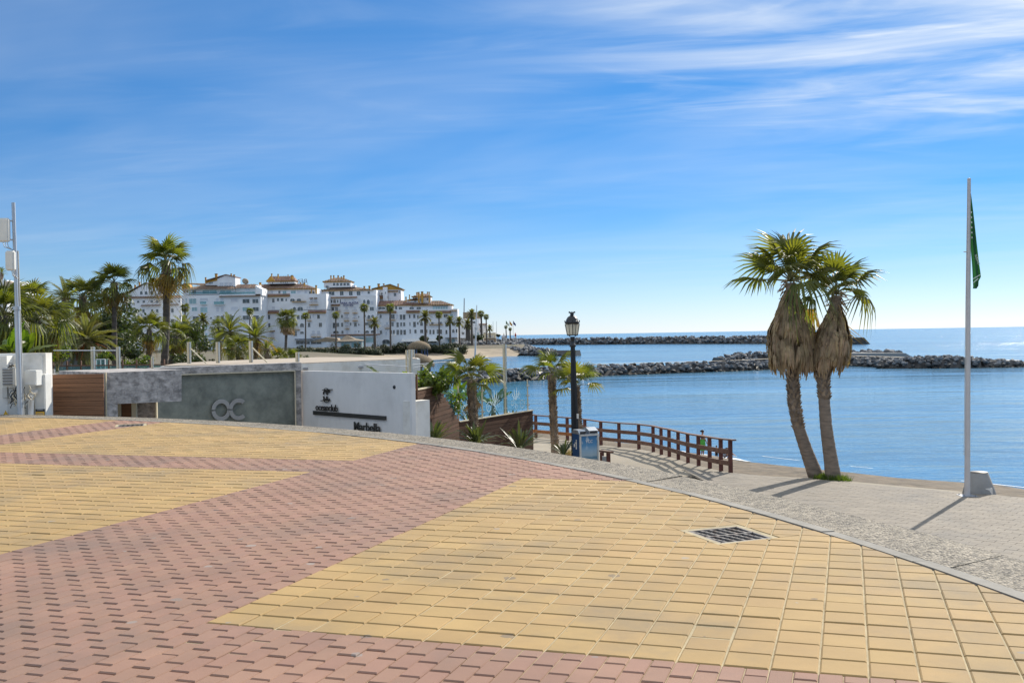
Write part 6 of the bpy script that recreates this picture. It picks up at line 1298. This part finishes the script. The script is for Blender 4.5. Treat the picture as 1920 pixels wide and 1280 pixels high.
kz = thing('glass_kiosk', 'small glass box with a white frame between the slim palms', 'kiosk', P(189, 693, 49)); L0 = kz.location; q0, q1 = P(181, 693, 49), P(197, 673, 49); W, Hh = q1.x - q0.x, q1.z - q0.z
mb = MB(); mb.box((0, .2, Hh / 2), (W * .96, .4, Hh * .96)); mb.build('glass', M['farglass'], kz); mb = MB()
for x in (-W / 2, 0, W / 2): mb.box((x, 0, Hh / 2), (.04, .04, Hh))
for z in (0.02, Hh): mb.box((0, 0, z), (W, .05, .04))
mb.build('frame', M['frame'], kz)
pg = thing('garden_rail', 'low glass and timber garden rail along the lawn behind the canopy', 'rail', P(220, 690, 47)); L0 = pg.location
for i in range(9): q = P(100 + i * 26, 693, 47) - L0; mb = MB(); mb.box((q.x, 0, .12), (.06, .06, .5)); mb.build('post', M['railwood'], pg)
a, c = P(96, 686, 47) - L0, P(330, 683, 47) - L0; mb = MB(); mb.bar(a, c, .05, .05); mb.build('top_rail', M['railwood'], pg); mb = MB(); mb.box(((a.x + c.x) / 2, .03, a.z - .16), (c.x - a.x, .015, .26)); mb.build('glass_panel', M['farglass'], pg)
banana('broad banana leaves above the utility building at the left edge', P(18, 668, 28), 6, .9, .1, up=55); banana('banana plant just right of the antenna pole base', P(46, 668, 29), 4, .8, .05, up=60)
ho = thing('corner_house', 'white house corner with a potted palm at the far left edge', 'building', P(-10, 690, 100)); L0 = ho.location; a, c = P(-60, 690, 100), P(13, 525, 100); mb = MB(); mb.box(((a.x + c.x) / 2 - L0.x, 3, (c.z - L0.z) / 2), (c.x - a.x, 6, c.z - L0.z)); mb.build('wall', M['farwhite'], ho)
mb = MB(); q = P(18, 535, 100) - L0; mb.lathe([(.55, -.45), (.6, 0), (.3, .35), (.0, .45)], 10, q); mb.build('planter', M['tan'], ho)
date_palm('little palm on the white house roof at the left edge', P(3, 525, 101), (3, 512), 101, .1, .28, 20, None, FEA_G, -20)
tl_ = thing('white_post', 'white lamp post behind the palms left of the garden', 'post', P(98, 690, 56)); mb = MB(); mb.tube([(0, 0, 0), P(97, 585, 56) - tl_.location], [.09, .07], 8); mb.build('shaft', M['polepaint'], tl_); mb = MB(); q = P(95.5, 597, 56) - tl_.location; mb.box(q, (.22, .18, .75)); mb.build('panel', M['cabinet'], tl_)

# palms between the club and the white blocks
for (bx, by, cx, cy, D, s, n, me, lab, yl) in ((347, 668, 345, 616, 82, .60, 34, FEA_G, 'green date palm left of the first steel post', 3), (357, 668, 356, 632, 78, .62, 36, FEA, 'grey green date palm behind the first steel post', 3), (432, 672, 431, 622, 80, .72, 40, FEA_G, 'full green date palm between the middle steel posts', 2), (478, 670, 479, 634, 78, .74, 42, FEA_G, 'date palm with orange hanging fronds behind the third steel post', 16), (411, 672, 409, 640, 84, .5, 26, FEA_G, 'small date palm behind the middle steel post', 2), (503, 680, 500, 655, 76, .36, 22, FEA_G, 'low bright palm right of the third steel post', 1)):
    date_palm(lab, P(bx, by + 6, D), (cx, cy), D, .2, s, n, 'date palms behind the terrace roof', me, -55, yellow=yl)
fan_palm('bright young fan palm in front of the date palms', P(446, 690, 72), (446, 652), 72, .14, .12, .72, 24, 'fan palms behind the terrace roof', 1, 2, emin=-25)
fan_palm('dark fan palm with a round head left of the full date palm', P(410, 676, 95), (409, 612), 95, .12, .10, .52, 24, 'fan palms behind the terrace roof', 1, 6, emin=-50)
t_ = fan_palm('tall fan palm with a hanging brown skirt before the white blocks', P(535, 668, 150), (538, 596), 150, .22, .18, 1.0, 34, 'fan palms behind the terrace roof', 2, 4, emin=-45)
k = 150 / FPX; skirt_mesh(t_, P(538, 596, 150) - t_.location, -.4, -34 * k, 1.05, 500, .3, 0)
for i, lab in enumerate(('low dark shrub at the foot of the first steel post', 'dark shrub between the two left roof posts', 'shrub under the grey green date palm', 'rounded shrub left of the middle steel post', 'shrub just behind the middle steel post', 'shrub under the full green date palm', 'dark shrub under the bright young fan palm', 'shrub left of the third steel post', 'shrub behind the third steel post', 'dark shrub below the orange fronded date palm', 'shrub left of the tall skirted palm', 'shrub at the foot of the tall skirted palm', 'last dark shrub behind the short end post')):
    px = 365 + i * 17 + uni(-6, 6); D = uni(74, 110); shrub(lab, P(px, 690 if px < 480 else 684, D) - Vector((0, 0, .9)), uni(1.0, 1.7), uni(1.2, 2.2), 8, .5, 420, .12, M['leaf' if rnd() < .6 else 'hedge'], group='dark shrubs behind the terrace roof')
for (px, D, lab) in ((520, 80, 'bright palm like shrub right of the third steel post'), (548, 84, 'bright shrub under the tall skirted palm')): fan_palm(lab, P(px, 686, D), (px, 672), D, .1, .1, .62, 16, 'bright low palms', 0, 0, emin=-10)

# far palms along the beach front: one crown mesh each, shared by kind
def far_crown(kind):
    mb = MB(); k = 22 if kind == 'fan' else 30
    for i in range(k):
        u = i / (k - 1); el = R_(82 + (-45 - 82) * u); az = i * 2.39996; sub = MB()
        if kind == 'fan': fan_frond(sub, 9, 1.0, .55, 95, .5, .3, width=1.2)
        else: feather_frond(sub, 2.3, 12, .6, .6, lw=.13)
        Rm = (Matrix.Rotation(az, 4, 'Z') @ Matrix.Rotation(-el, 4, 'Y')); v = rnd(); mb.mesh([Rm @ Vector(q) for q in sub.v], sub.f, 0, v)
    return mb
FC = {'fan': [far_crown('fan').data('crown', M['frond']) for _ in range(2)], 'date': [far_crown('date').data('crown', M['greyfrond']) for _ in range(2)]}
tr_ = MB(); tr_.tube([(0, 0, -.08), (0, 0, .5), (0, 0, 1)], [1.15, .95, .9], 8); TRK = tr_.data('trunk', M['greytrunk'])
for (kind, cx, cy, by, D, s, tw, lab) in (('fan', 347, 577, 640, 330, 1.25, .25, 'far fan palm before the left end of the balcony block'), ('date', 380.5, 600, 646, 320, 1.15, .4, 'far dark date palm before the balcony block'), ('fan', 468.5, 584, 645, 330, 1.05, .22, 'far slim fan palm before the dark recessed windows'), ('fan', 573, 592, 655, 335, 1.05, .25, 'far fan palm with a brown beard beside the big skirted palm'), ('fan', 629.5, 591, 655, 335, 1.05, .25, 'far fan palm just left of the blue hotel letters'),
        ('fan', 683, 577, 650, 335, 1.25, .28, 'far fan palm right of the blue hotel letters'), ('date', 702, 606, 656, 325, 1.05, .45, 'far date palm beside the lantern post'), ('fan', 731.5, 577, 650, 335, 1.25, .3, 'far fan palm before the low range, near its arched windows'), ('date', 797, 595, 640, 345, 1.25, .4, 'far full date palm before the chimney tower'), ('fan', 823, 590, 642, 345, 1.1, .25, 'far fan palm under the glazed corner room'),
        ('date', 843.5, 602, 645, 350, 1.0, .35, 'far date palm at the right end of the low range'), ('date', 860.5, 604, 645, 352, 1.0, .35, 'far date palm just beyond the low range'), ('date', 884, 590, 643, 370, 1.05, .4, 'far tall date palm before the brown topped house'), ('date', 877, 608, 636, 380, 1.1, .9, 'far bushy date palm with a stout trunk by the harbour'), ('fan', 902, 588, 625, 390, 1.1, .4, 'far fan palm before the narrow white house'), ('fan', 911.5, 594, 645, 380, .9, .25, 'far slim fan palm before the narrow white house'), ('date', 918, 616, 632, 400, .8, .3, 'far low date palm beside the cream block'), ('fan', 948.5, 613, 632, 420, .62, .22, 'tiny far fan palm behind the pyramid kiosk'), ('fan', 956.5, 617, 640, 420, .62, .22, 'tiny far fan palm among the harbour flagpoles')):
    bse = P(cx + (1 if cx > 600 else 0), by, D); t = thing('far_palm', lab, 'palm tree', bse, 0, 'far palms along the beach front'); tp = P(cx, cy, D) - bse
    o = inst('trunk', TRK, t, (0, 0, 0), (0, 0, 0), (tw, tw, tp.z)); o.rotation_euler = (0, math.atan2(tp.x, tp.z), 0); inst('crown', random.choice(FC[kind]), t, tp, (uni(-.06, .06), uni(-.06, .06), uni(0, 6)), (s, s, s))
for (cx, cy, r, by, D, lab) in ((796, 635, 9.5, 652, 350, 'flat topped round tree above the thatched hut'), (823.5, 631.5, 6.5, 648, 352, 'small ball shaped tree before the white awning'), (897, 632, 10, 648, 375, 'dark leafy tree before the narrow white house'), (934, 628, 4, 636, 430, 'small dark tree beside the cream block')):
    bse = P(cx, by, D); hh = (by - cy + r * .6) * D / FPX; tree(lab, bse, hh, r * D / FPX, 9, r * D / FPX * .42, 900, .3, M['leaf'], 'clipped_tree', .18, .72, rz=hh * .2)
# dark hedge bank above the far beach
for i, (x0, x1, D, lab) in enumerate(((560, 640, 338, 'dark hedge bank below the tent, left stretch'), (640, 720, 339, 'dark hedge bank below the tent, middle stretch'), (720, 800, 340, 'dark hedge bank behind the thatched hut'), (800, 872, 342, 'dark hedge bank above the far sand, right stretch'), (545, 640, 318, 'low scrub bank nearer the bay, left of the tent'), (640, 712, 316, 'low scrub bank nearer the bay, right of the tent'))):
    a, c = P(x0, 656, D), P(x1, 655, D); t = thing('hedge_bank', lab, 'hedge', Vector(((a.x + c.x) / 2, D, -4.4 if D > 330 else -5.3)), 0, 'hedges above the far beach'); mb = MB(); bl = []
    n = 34
    for s in range(n): u = s / (n - 1); bl.append((Vector(((u - .5) * (c.x - a.x), uni(-2, 3), uni(.4, 2.7 + .7 * math.sin(s * 1.7)))), Vector((1.4, 1.4, uni(.8, 1.3)))))
    leaves(mb, bl, 3600, .32, shell=.4); mb.build('foliage', M['hedge'], t); mb = MB(); mb.box((0, 1.5, .6), (c.x - a.x, 2.5, 3.2)); mb.build('core', M['hedge'], t)
tn = thing('beach_pavilion', 'white glazed beach pavilion under a peaked tan canvas roof', 'pavilion', P(658, 653, 345)); L0 = tn.location
q0, q1 = P(639, 653, 345) - L0, P(678, 640, 345) - L0; mb = MB(); mb.box((0, 2.5, q1.z / 2), (q1.x - q0.x, 5, q1.z)); mb.build('glass_room', M['teal'], tn)
for x in (q0.x, 0, q1.x): mb = MB(); mb.box((x, 0, q1.z / 2), (.35, .3, q1.z)); mb.build('post', M['white'], tn)
mb = MB(); mb.box(((q0.x + q1.x) / 2, 0, q1.z), (q1.x - q0.x, .3, .35)); mb.box(((q0.x + q1.x) / 2, 0, .15), (q1.x - q0.x, .3, .3)); mb.build('frame', M['white'], tn)
a, c, ap_ = P(628, 640, 344) - L0, P(680, 638.5, 344) - L0, P(650, 628, 347) - L0; mb = MB(); 
for (p_, q_) in (((a.x, -1, a.z), (c.x, -1, c.z)), ((c.x, -1, c.z), (c.x, 7, c.z)), ((c.x, 7, c.z), (a.x, 7, a.z)), ((a.x, 7, a.z), (a.x, -1, a.z))):
    m1 = (Vector(p_) + Vector(ap_)) / 2 - Vector((0, 0, .35)); m2 = (Vector(q_) + Vector(ap_)) / 2 - Vector((0, 0, .35)); mb.face([p_, q_, m2, m1], 0, 0, True); mb.face([m1, m2, ap_], 0, 0, True)
mb.build('canvas_roof', M['tan'], tn); mb = MB(); q = P(612, 637, 346) - L0; mb.prism([P(585, 641, 346) - L0, P(638, 641, 346) - L0, P(632, 634, 346) - L0, P(610, 632, 346) - L0], (0, 5, 0)); mb.build('side_canvas', M['tan'], tn)
sl = thing('promenade_lamp', 'white twin globe lamp post before the low white range', 'street lamp', P(736.5, 648, 350)); L0 = sl.location; tp = P(736.5, 629, 350) - L0; mb = MB(); mb.tube([(0, 0, 0), tp], .08, 6); mb.bar(tp + Vector((-.65, 0, 0)), tp + Vector((.65, 0, 0)), .07, .07); mb.build('post', M['polepaint'], sl)
for s in (-.65, .65): mb = MB(); mb.lathe([(.0, -.3), (.22, -.2), (.3, 0), (.22, .2), (0, .3)], 10, tp + Vector((s, 0, .2))); mb.build('globe', M['white'], sl)
ms = thing('white_mast', 'slender leaning white mast rising from the bay by the far beach', 'mast', P(888, 680, 140)); mb = MB(); mb.tube([(0, 0, -3.5), P(894, 572, 140) - ms.location], [.20, .05], 8); mb.build('mast', M['polepaint'], ms)
ms = thing('dark_mast', 'dark mast on the brown topped harbour house', 'mast', P(870, 586, 456)); mb = MB(); mb.tube([(0, 0, -1), P(870.5, 559, 456) - ms.location], [.25, .2], 6); mb.build('mast', M['greymetal'], ms)
for px, y0, y1 in ((924.5, 602, 634), (931, 602, 634)): ms = thing('thin_mast', 'thin pale mast beside the cream block' if px < 930 else 'thinner pale mast right of the cream block', 'mast', P(px, y1, 445), 0, 'thin harbour masts'); mb = MB(); mb.tube([(0, 0, -1), P(px, y0, 445) - ms.location], [.10, .06], 5); mb.build('mast', M['greymetal'], ms)
# thatched huts
def hut(label, cx, top, eave, hw, base_y, D, zb, legs=True):
    t = thing('thatched_hut', label, 'hut', Vector((P(cx, eave, D).x, D, zb))); L0 = t.location; R1 = hw * D / FPX; ze = P(cx, eave, D).z - zb; zp = P(cx, top, D).z - zb
    mb = MB(); mb.lathe([(R1 * .96, ze - .25), (R1, ze), (R1 * .86, ze + (zp - ze) * .45), (R1 * .55, ze + (zp - ze) * .8), (R1 * .2, zp), (0.01, zp + .05)], 20)
    for i in range(420):
        a = uni(0, 6.28); r = R1 * uni(.6, 1.03); d = Vector((math.cos(a), math.sin(a), 0)); tn_ = Vector((-d.y, d.x, 0)) * .05; z = ze + (zp - ze) * (1 - (r / R1)) * 1.15; q = d * r + Vector((0, 0, z + .03)); mb.face([q - tn_, q + tn_, q + d * .12 + tn_ * .4 - Vector((0, 0, uni(.35, .7)))], 0, rnd())
    mb.build('thatch', M['thatch'], t)
    for i in range(6): a = i * math.pi / 3 + .3; mb = MB(); mb.box((R1 * .72 * math.cos(a), R1 * .72 * math.sin(a), ze / 2), (.22, .22, ze)); mb.build('post', M['bluewood'], t)
    for z in (.35, .55): mb = MB(); mb.lathe([(R1 * .72, ze * z - .08), (R1 * .74, ze * z + .08)], 6); mb.build('band', M['bluewood'], t)
    return t
hut('raised thatched hut with blue posts before the low white range', 785.5, 639, 651, 22, 700, 190, -4.7); h2 = hut('lower thatched hut behind the terrace roof corner', 783, 663, 683, 32, 700, 112, -4.2)

# ------------------------------------------------------------------ breakwaters
random.seed(55)
def rock_mesh(sub=1):
    bm = bmesh.new(); bmesh.ops.create_icosphere(bm, subdivisions=sub, radius=.5); sc = Vector((uni(.9, 1.5), uni(.8, 1.1), uni(.55, .85))); o = Vector((uni(0, 99), uni(0, 99), uni(0, 99)))
    for v in bm.verts: v.co = v.co * (1 + .55 * noise.noise(v.co * 1.6 + o)); v.co = Vector((v.co.x * sc.x, v.co.y * sc.y, v.co.z * sc.z))
    for k in range(9):
        n = Vector((random.gauss(0, 1), random.gauss(0, 1), random.gauss(0, 1))).normalized(); d = uni(.24, .40)
        for v in bm.verts:
            e = v.co.dot(n) - d
            if e > 0: v.co -= n * e * .85
    me = bpy.data.meshes.new('boulder'); bm.to_mesh(me); bm.free(); me.materials.append(M['rock']); me.attributes.new('var', 'FLOAT', 'FACE'); return me
ROCKS = [rock_mesh(2) for _ in range(7)]; ROCKS1 = [rock_mesh(1) for _ in range(6)]
def breakwater(label, path, width, height, size, n_ind, per_m, top=None, name='breakwater', prof=None, wet=True, front_bias=.6):
    pts = [Vector((p.x, p.y, 0)) for p in path]; t = thing(name, label, 'breakwater', (pts[0].x, pts[0].y, Z_SEA)); L0 = t.location; seg = [(a, b, (b - a).length) for a, b in zip(pts[:-1], pts[1:])]; tot = sum(s[2] for s in seg); spots = []
    N_ = int(tot * per_m)
    for i in range(N_):
        u = (i + rnd()) / N_ * tot; 
        for a, b, l in seg:
            if u <= l: break
            u -= l
        u = min(u, l); d = (b - a).normalized(); n = Vector((d.y, -d.x, 0)); 
        if n.y > 0: n = -n
        v = (rnd() ** (1 + front_bias)); w = -width * .5 + width * v              # 0: sea front towards us
        c = a + d * u - n * w; hz = prof((i + .5) / N_) if prof else 1
        e = 1 - abs(v * 2 - 1) ** 2.2; z = Z_SEA + height * hz * min(1, e * 1.25) * uni(.75, 1.05) - size * .22
        if v < .07: z = Z_SEA - size * .1
        spots.append((c + Vector((0, 0, z)), v, hz))
    spots.sort(key=lambda s: s[1]); far_ = MB()
    for i, (c, v, hz) in enumerate(spots):
        s = size * uni(.65, 1.45); e = (uni(-.5, .5), uni(-.5, .5), uni(0, 6.28))
        if i < n_ind: inst('boulder', random.choice(ROCKS if size * FPX / c.y > 11 else ROCKS1), t, c - L0, e, (s, s, s))
        else:
            me = random.choice(ROCKS1); Rm = Euler(e).to_matrix(); far_.mesh([Rm @ v_.co * s + c - L0 for v_ in me.vertices], [tuple(p.vertices) for p in me.polygons], 0, rnd())
    if far_.v: tag(far_.build('rock_fill', M['rock'], t), kind='stuff')
    mb = MB(); hw = width * .5
    for k, (a, b, l) in enumerate(seg):
        d = (b - a).normalized(); n = Vector((d.y, -d.x, 0)); n = -n if n.y > 0 else n; f0 = k / len(seg); h0 = height * (prof((k + .3) / len(seg)) if prof else 1) * .72
        q = [a + n * hw * .9 + Vector((0, 0, Z_SEA - 1)), a + n * hw * .35 + Vector((0, 0, Z_SEA + h0)), a - n * hw * .5 + Vector((0, 0, Z_SEA + h0)), a - n * hw + Vector((0, 0, Z_SEA - 1))]; r = [p + (b - a) for p in q]
        mb.mesh([p - L0 for p in q + r], [(0, 1, 5, 4), (1, 2, 6, 5), (2, 3, 7, 6), (0, 3, 2, 1), (4, 5, 6, 7)], 0)
    mb.build('rubble_core', M['wetrock'], t)
    if top:
        mb = MB(); w0, w1, zz = top
        for k, (a, b, l) in enumerate(seg): d = (b - a).normalized(); n = Vector((d.y, -d.x, 0)); n = -n if n.y > 0 else n; mb.face([a - n * w0 + Vector((0, 0, zz)) - L0, b - n * w0 + Vector((0, 0, zz)) - L0, b - n * w1 + Vector((0, 0, zz)) - L0, a - n * w1 + Vector((0, 0, zz)) - L0])
        mb.build('crest_path', M['walk'], t)
    return t
def W_(px, py, back=0): q = Gd(px, py, Z_SEA); q.y += back; return q
breakwater('near rock breakwater crossing behind the lamp and palms', [W_(880, 719, 3.5), W_(1000, 713, 3.5), W_(1102, 706, 3.5), W_(1250, 700, 3.5), W_(1400, 695, 3.5), W_(1500, 689, 3.5), W_(1600, 684.5, 3.5), W_(1700, 689.5, 3.5)], 6.5, 1.65, .85, 300, 11, (.2, 2.2, Z_SEA + 1.75))
breakwater('rounded rock head of the near breakwater at right', [W_(1660, 690.5, 3.0), W_(1760, 690.5, 3.5), W_(1850, 689.5, 3), W_(1925, 688, 3), W_(1990, 687, 3)], 7, 2.2, .9, 170, 14, None, prof=lambda u: max(.35, 1.0 - abs(u - .32) * 1.1))
breakwater('rock mound rising behind the near breakwater, left of the twin palms', [W_(1362, 684, 8), W_(1420, 683, 10), W_(1500, 682, 12), W_(1600, 680, 14)], 9, 2.5, .95, 170, 13, None, prof=lambda u: .55 + .5 * math.sin(min(1, u * 1.6) * 2.4))
sw = thing('concrete_groyne', 'long low concrete slab wall on the rock spur right of the twin palms', 'wall', W_(1600, 675, 10)); L0 = sw.location; a, b = P(1585, 662, 205), P(1712, 661.5, 205); mb = MB(); mb.prism([Vector((a.x, 205, Z_SEA - 1)), Vector((b.x, 205, Z_SEA - 1)), Vector((b.x, 205, b.z - .9)), Vector((b.x - 1.5, 205, b.z)), Vector((a.x, 205, a.z))], (0, 5, 0)); o = mb.build('slab', M['conc']); o.data.transform(Matrix.Translation(-L0)); o.parent = sw
breakwater('rubble along the foot of the concrete slab wall', [W_(1585, 681, 6), W_(1660, 682, 8), W_(1720, 682, 10)], 6, 2.4, 1.3, 80, 6)
breakwater('long far harbour breakwater below the horizon', [W_(940, 646, 8), W_(1050, 646.5, 8), W_(1200, 645, 8), W_(1320, 644.5, 8), W_(1430, 644.5, 8), W_(1530, 644.5, 7), W_(1612, 645.5, 5)], 16, 4.3, 1.9, 200, 4.5, (2, 6, Z_SEA + 4.3), prof=lambda u: min(1, (1 - u) * 9 + .35))
breakwater('short rock jetty before the harbour mouth', [W_(905, 664, 4), W_(960, 666, 4), W_(1030, 667.5, 4), W_(1085, 667, 3)], 7, 2.9, 1.3, 150, 8, None, prof=lambda u: min(1.1, 1.1 - .35 * u if u < .85 else (1 - u) * 5))
breakwater('rock revetment below the far beach houses', [W_(858, 663.5, 4), W_(900, 664.5, 4), W_(945, 664, 5), W_(990, 658.5, 8)], 11, 4.3, 1.5, 260, 11, None, prof=lambda u: 1.0 if u < .6 else 1 - (u - .6) * 1.5)

# ------------------------------------------------------------------ people on the beach
def skin_body(name, verts, edges, rads, m, parent, sub=2):
    me = bpy.data.meshes.new(name); me.from_pydata(verts, edges, []); o = inst(name, me, parent); md = o.modifiers.new('skin', 'SKIN'); ss = o.modifiers.new('sub', 'SUBSURF'); ss.levels = sub; ss.render_levels = sub
    for i, v in enumerate(me.skin_vertices[0].data): r = rads[i]; v.radius = r if isinstance(r, tuple) else (r, r)
    me.skin_vertices[0].data[0].use_root = True
    dg = bpy.context.evaluated_depsgraph_get(); nm = bpy.data.meshes.new_from_object(o.evaluated_get(dg)); o.modifiers.clear(); o.data = nm; nm.name = name; nm.materials.clear(); nm.materials.append(m); nm.polygons.foreach_set('use_smooth', [True] * len(nm.polygons)); nm.attributes.new('var', 'FLOAT', 'FACE'); return o
def person(label, base, h, rz, pose, group=None):
    t = thing('person', label, 'person', base, rz, group); s = h / 1.7
    V = {'pelvis': (0, 0, .92), 'waist': (0, 0, 1.05), 'chest': (0, .0, 1.26), 'neck': (0, .01, 1.44), 'chin': (0, .03, 1.50), 'head': (0, .03, 1.60), 'crown': (0, .02, 1.665),
         'shL': (-.17, 0, 1.38), 'elL': (-.22, .02, 1.10), 'wrL': (-.20, .10, .86), 'shR': (.17, 0, 1.38), 'elR': (.21, -.02, 1.10), 'wrR': (.22, .06, .86),
         'hipL': (-.09, 0, .88), 'knL': (-.10, .03, .48), 'anL': (-.10, -.02, .08), 'toL': (-.10, .13, .03), 'hipR': (.09, 0, .88), 'knR': (.10, .03, .48), 'anR': (.10, -.02, .08), 'toR': (.10, .13, .03)}
    V.update(pose); K = list(V); E = [('pelvis', 'waist'), ('waist', 'chest'), ('chest', 'neck'), ('neck', 'chin'), ('chin', 'head'), ('head', 'crown'), ('chest', 'shL'), ('shL', 'elL'), ('elL', 'wrL'), ('chest', 'shR'), ('shR', 'elR'), ('elR', 'wrR'), ('pelvis', 'hipL'), ('hipL', 'knL'), ('knL', 'anL'), ('anL', 'toL'), ('pelvis', 'hipR'), ('hipR', 'knR'), ('knR', 'anR'), ('anR', 'toR')]
    Rd = {'pelvis': (.15, .11), 'waist': (.125, .095), 'chest': (.15, .105), 'neck': .05, 'chin': (.06, .07), 'head': (.078, .095), 'crown': (.06, .07), 'shL': .055, 'shR': .055, 'elL': .04, 'elR': .04, 'wrL': .028, 'wrR': .028, 'hipL': .085, 'hipR': .085, 'knL': .056, 'knR': .056, 'anL': .038, 'anR': .038, 'toL': .03, 'toR': .03}
    sk = lambda r: tuple(x * s for x in r) if isinstance(r, tuple) else r * s
    b = skin_body('body', [Vector(V[k]) * s for k in K], [(K.index(a), K.index(c)) for a, c in E], [sk(Rd[k]) for k in K], M['skin'], t)
    for side in ('L', 'R'):                     # hands: palm, four fingers and a thumb
        w = Vector(V['wr' + side]) * s; e = Vector(V['el' + side]) * s; d = (w - e).normalized(); sd = d.cross(Vector((0, 0, 1))); sd = sd.normalized() if sd.length > .1 else Vector((0, 1, 0)); vv = [w - d * .01, w + d * .05 * s]; ee = [(0, 1)]; rr = [.022 * s, .03 * s]
        for f, (off, ln) in enumerate(((-.03, .075), (-.01, .085), (.01, .08), (.03, .062))): i = len(vv); p = w + d * .07 * s + sd * off * s; vv += [p, p + d * ln * .55 * s, p + d * ln * s + Vector((0, .02 * s, -.01 * s))]; ee += [(1, i), (i, i + 1), (i + 1, i + 2)]; rr += [.010 * s, .009 * s, .008 * s]
        i = len(vv); p = w + d * .025 * s + sd * -.03 * s; vv += [p, p + (d - sd * .9).normalized() * .05 * s]; ee += [(1, i), (i, i + 1)]; rr += [.012 * s, .010 * s]
        skin_body('hand', vv, ee, rr, M['skin'], t, 1)
    hd = Vector(V['head']) * s; mb = MB(); mb.lathe([(.001, -.02), (.07, -.005), (.092, .05), (.085, .10), (.05, .135), (.001, .145)], 12, (0, 0, -.035)); hh = mb.build('hair', M['hair'], t, hd + Vector((0, -.018 * s, 0))); hh.scale = (s, s * 1.1, s)
    mb = MB(); f = hd + Vector((0, .095 * s, -.02 * s)); mb.mesh([f + Vector(q) * s for q in ((-.014, -.012, -.02), (.014, -.012, -.02), (0, .018, -.018), (0, -.008, .03))], [(0, 1, 2), (0, 2, 3), (1, 3, 2), (0, 3, 1)]); mb.build('nose', M['skin'], t)
    mb = MB()
    for x in (-.03, .03): mb.box(hd + Vector((x, .088, .015)) * s - Vector((0, .0, 0)), (.018 * s, .012 * s, .01 * s))
    mb.box(hd + Vector((0, .086, -.06)) * s, (.04 * s, .012 * s, .008 * s)); tag(mb.build('face_features', M['hair'], t), kind='stuff')
    return t, s
pb = Gd(1317.5, 855.5, Z_SEA + .28); hgt = 50.0 * pb.y / FPX
t, s = person('standing person wrapped in a green towel seen between the fence posts', pb, hgt, R_(-70), {'elL': (-.20, .10, 1.12), 'wrL': (-.13, .20, .92), 'elR': (.20, .08, 1.10), 'wrR': (.14, .22, .90)}, 'people on the beach')
mb = MB(); n = 20; rows_ = [(.165, .135, 1.10), (.175, .145, 1.0), (.185, .165, .88), (.18, .17, .7), (.185, .17, .5), (.195, .18, .40)]; vs = []
for rx, ry, z in rows_:
    for j in range(n): a = 2 * math.pi * j / n; f = 1 + .05 * math.sin(5 * a + z * 4); vs.append(Vector((rx * f * math.cos(a), ry * f * math.sin(a) + .01, z)) * s)
mb.mesh(vs, [(i * n + j, i * n + (j + 1) % n, (i + 1) * n + (j + 1) % n, (i + 1) * n + j) for i in range(len(rows_) - 1) for j in range(n)], 0, 0, True); mb.build('towel', M['towel'], t)
mb = MB(); mb.lathe([(.158, 1.20), (.166, 1.26), (.160, 1.31)], 18, sx=s, sy=s * .76); mb.v = [(x, y, z * s) for x, y, z in mb.v]; mb.build('bikini_top', M['blackcloth'], t)
mb = MB(); mb.lathe([(.001, -.05), (.04, -.03), (.045, .02), (.001, .05)], 10); o = mb.build('hair_bun', M['hair'], t, Vector((0, -.10, 1.62)) * s)
def torso(t, s, z0, z1, m, nm, shift=(0, 0), rx=.17, ry=.13):
    mb = MB(); mb.lathe([(rx * .92, z0), (rx, z0 + (z1 - z0) * .4), (rx * 1.02, z0 + (z1 - z0) * .8), (rx * .6, z1)], 16, sx=s, sy=s * ry / rx); mb.v = [(x + shift[0] * s, y + shift[1] * s, z * s) for x, y, z in mb.v]; mb.build(nm, M[m], t)
pb = Gd(1343.5, 861.5, Z_SEA + .30); t, s = person('small child in a grey and black top standing by the water', pb, 27.5 * pb.y / FPX, R_(-150), {'head': (0, .03, 1.56), 'crown': (0, .02, 1.66)}, 'people on the beach'); torso(t, s, .80, 1.42, 'blackcloth', 'shirt'); torso(t, s, 1.05, 1.2, 'greycloth', 'shirt_stripe', rx=.176, ry=.137)
mb = MB()
for x in (-.095, .095): mb.lathe([(.095, .50), (.10, .65), (.105, .9)], 12, (x, .01, 0))
mb.v = [(x * s, y * s, z * s) for x, y, z in mb.v]; tag(mb.build('shorts', M['blackcloth'], t), kind=None)
pb = Gd(1362, 864, Z_SEA + .30); t, s = person('crouching person in a black top and grey shorts near the fence end', pb, 1.5, R_(-100), {'pelvis': (0, -.12, .34), 'waist': (0, -.08, .46), 'chest': (0, .06, .62), 'neck': (0, .16, .76), 'chin': (0, .20, .80), 'head': (0, .22, .89), 'crown': (0, .22, .96), 'shL': (-.17, .10, .70), 'elL': (-.22, .26, .50), 'wrL': (-.16, .40, .40), 'shR': (.17, .10, .70), 'elR': (.22, .26, .50), 'wrR': (.16, .40, .40), 'hipL': (-.10, -.12, .32), 'knL': (-.13, .24, .42), 'anL': (-.12, .02, .08), 'toL': (-.12, .17, .03), 'hipR': (.10, -.12, .32), 'knR': (.13, .24, .42), 'anR': (.12, .02, .08), 'toR': (.12, .17, .03)}, 'people on the beach')
mb = MB(); mb.tube([Vector(q) * s for q in ((0, -.10, .40), (0, -.06, .50), (0, .06, .64), (0, .13, .72))], [.15 * s, .155 * s, .17 * s, .10 * s], 14); mb.build('shirt', M['blackcloth'], t); mb = MB(); mb.tube([Vector(q) * s for q in ((0, -.20, .28), (0, -.12, .34), (0, -.02, .42))], [.12 * s, .17 * s, .155 * s], 14); mb.build('shorts', M['greycloth'], t)
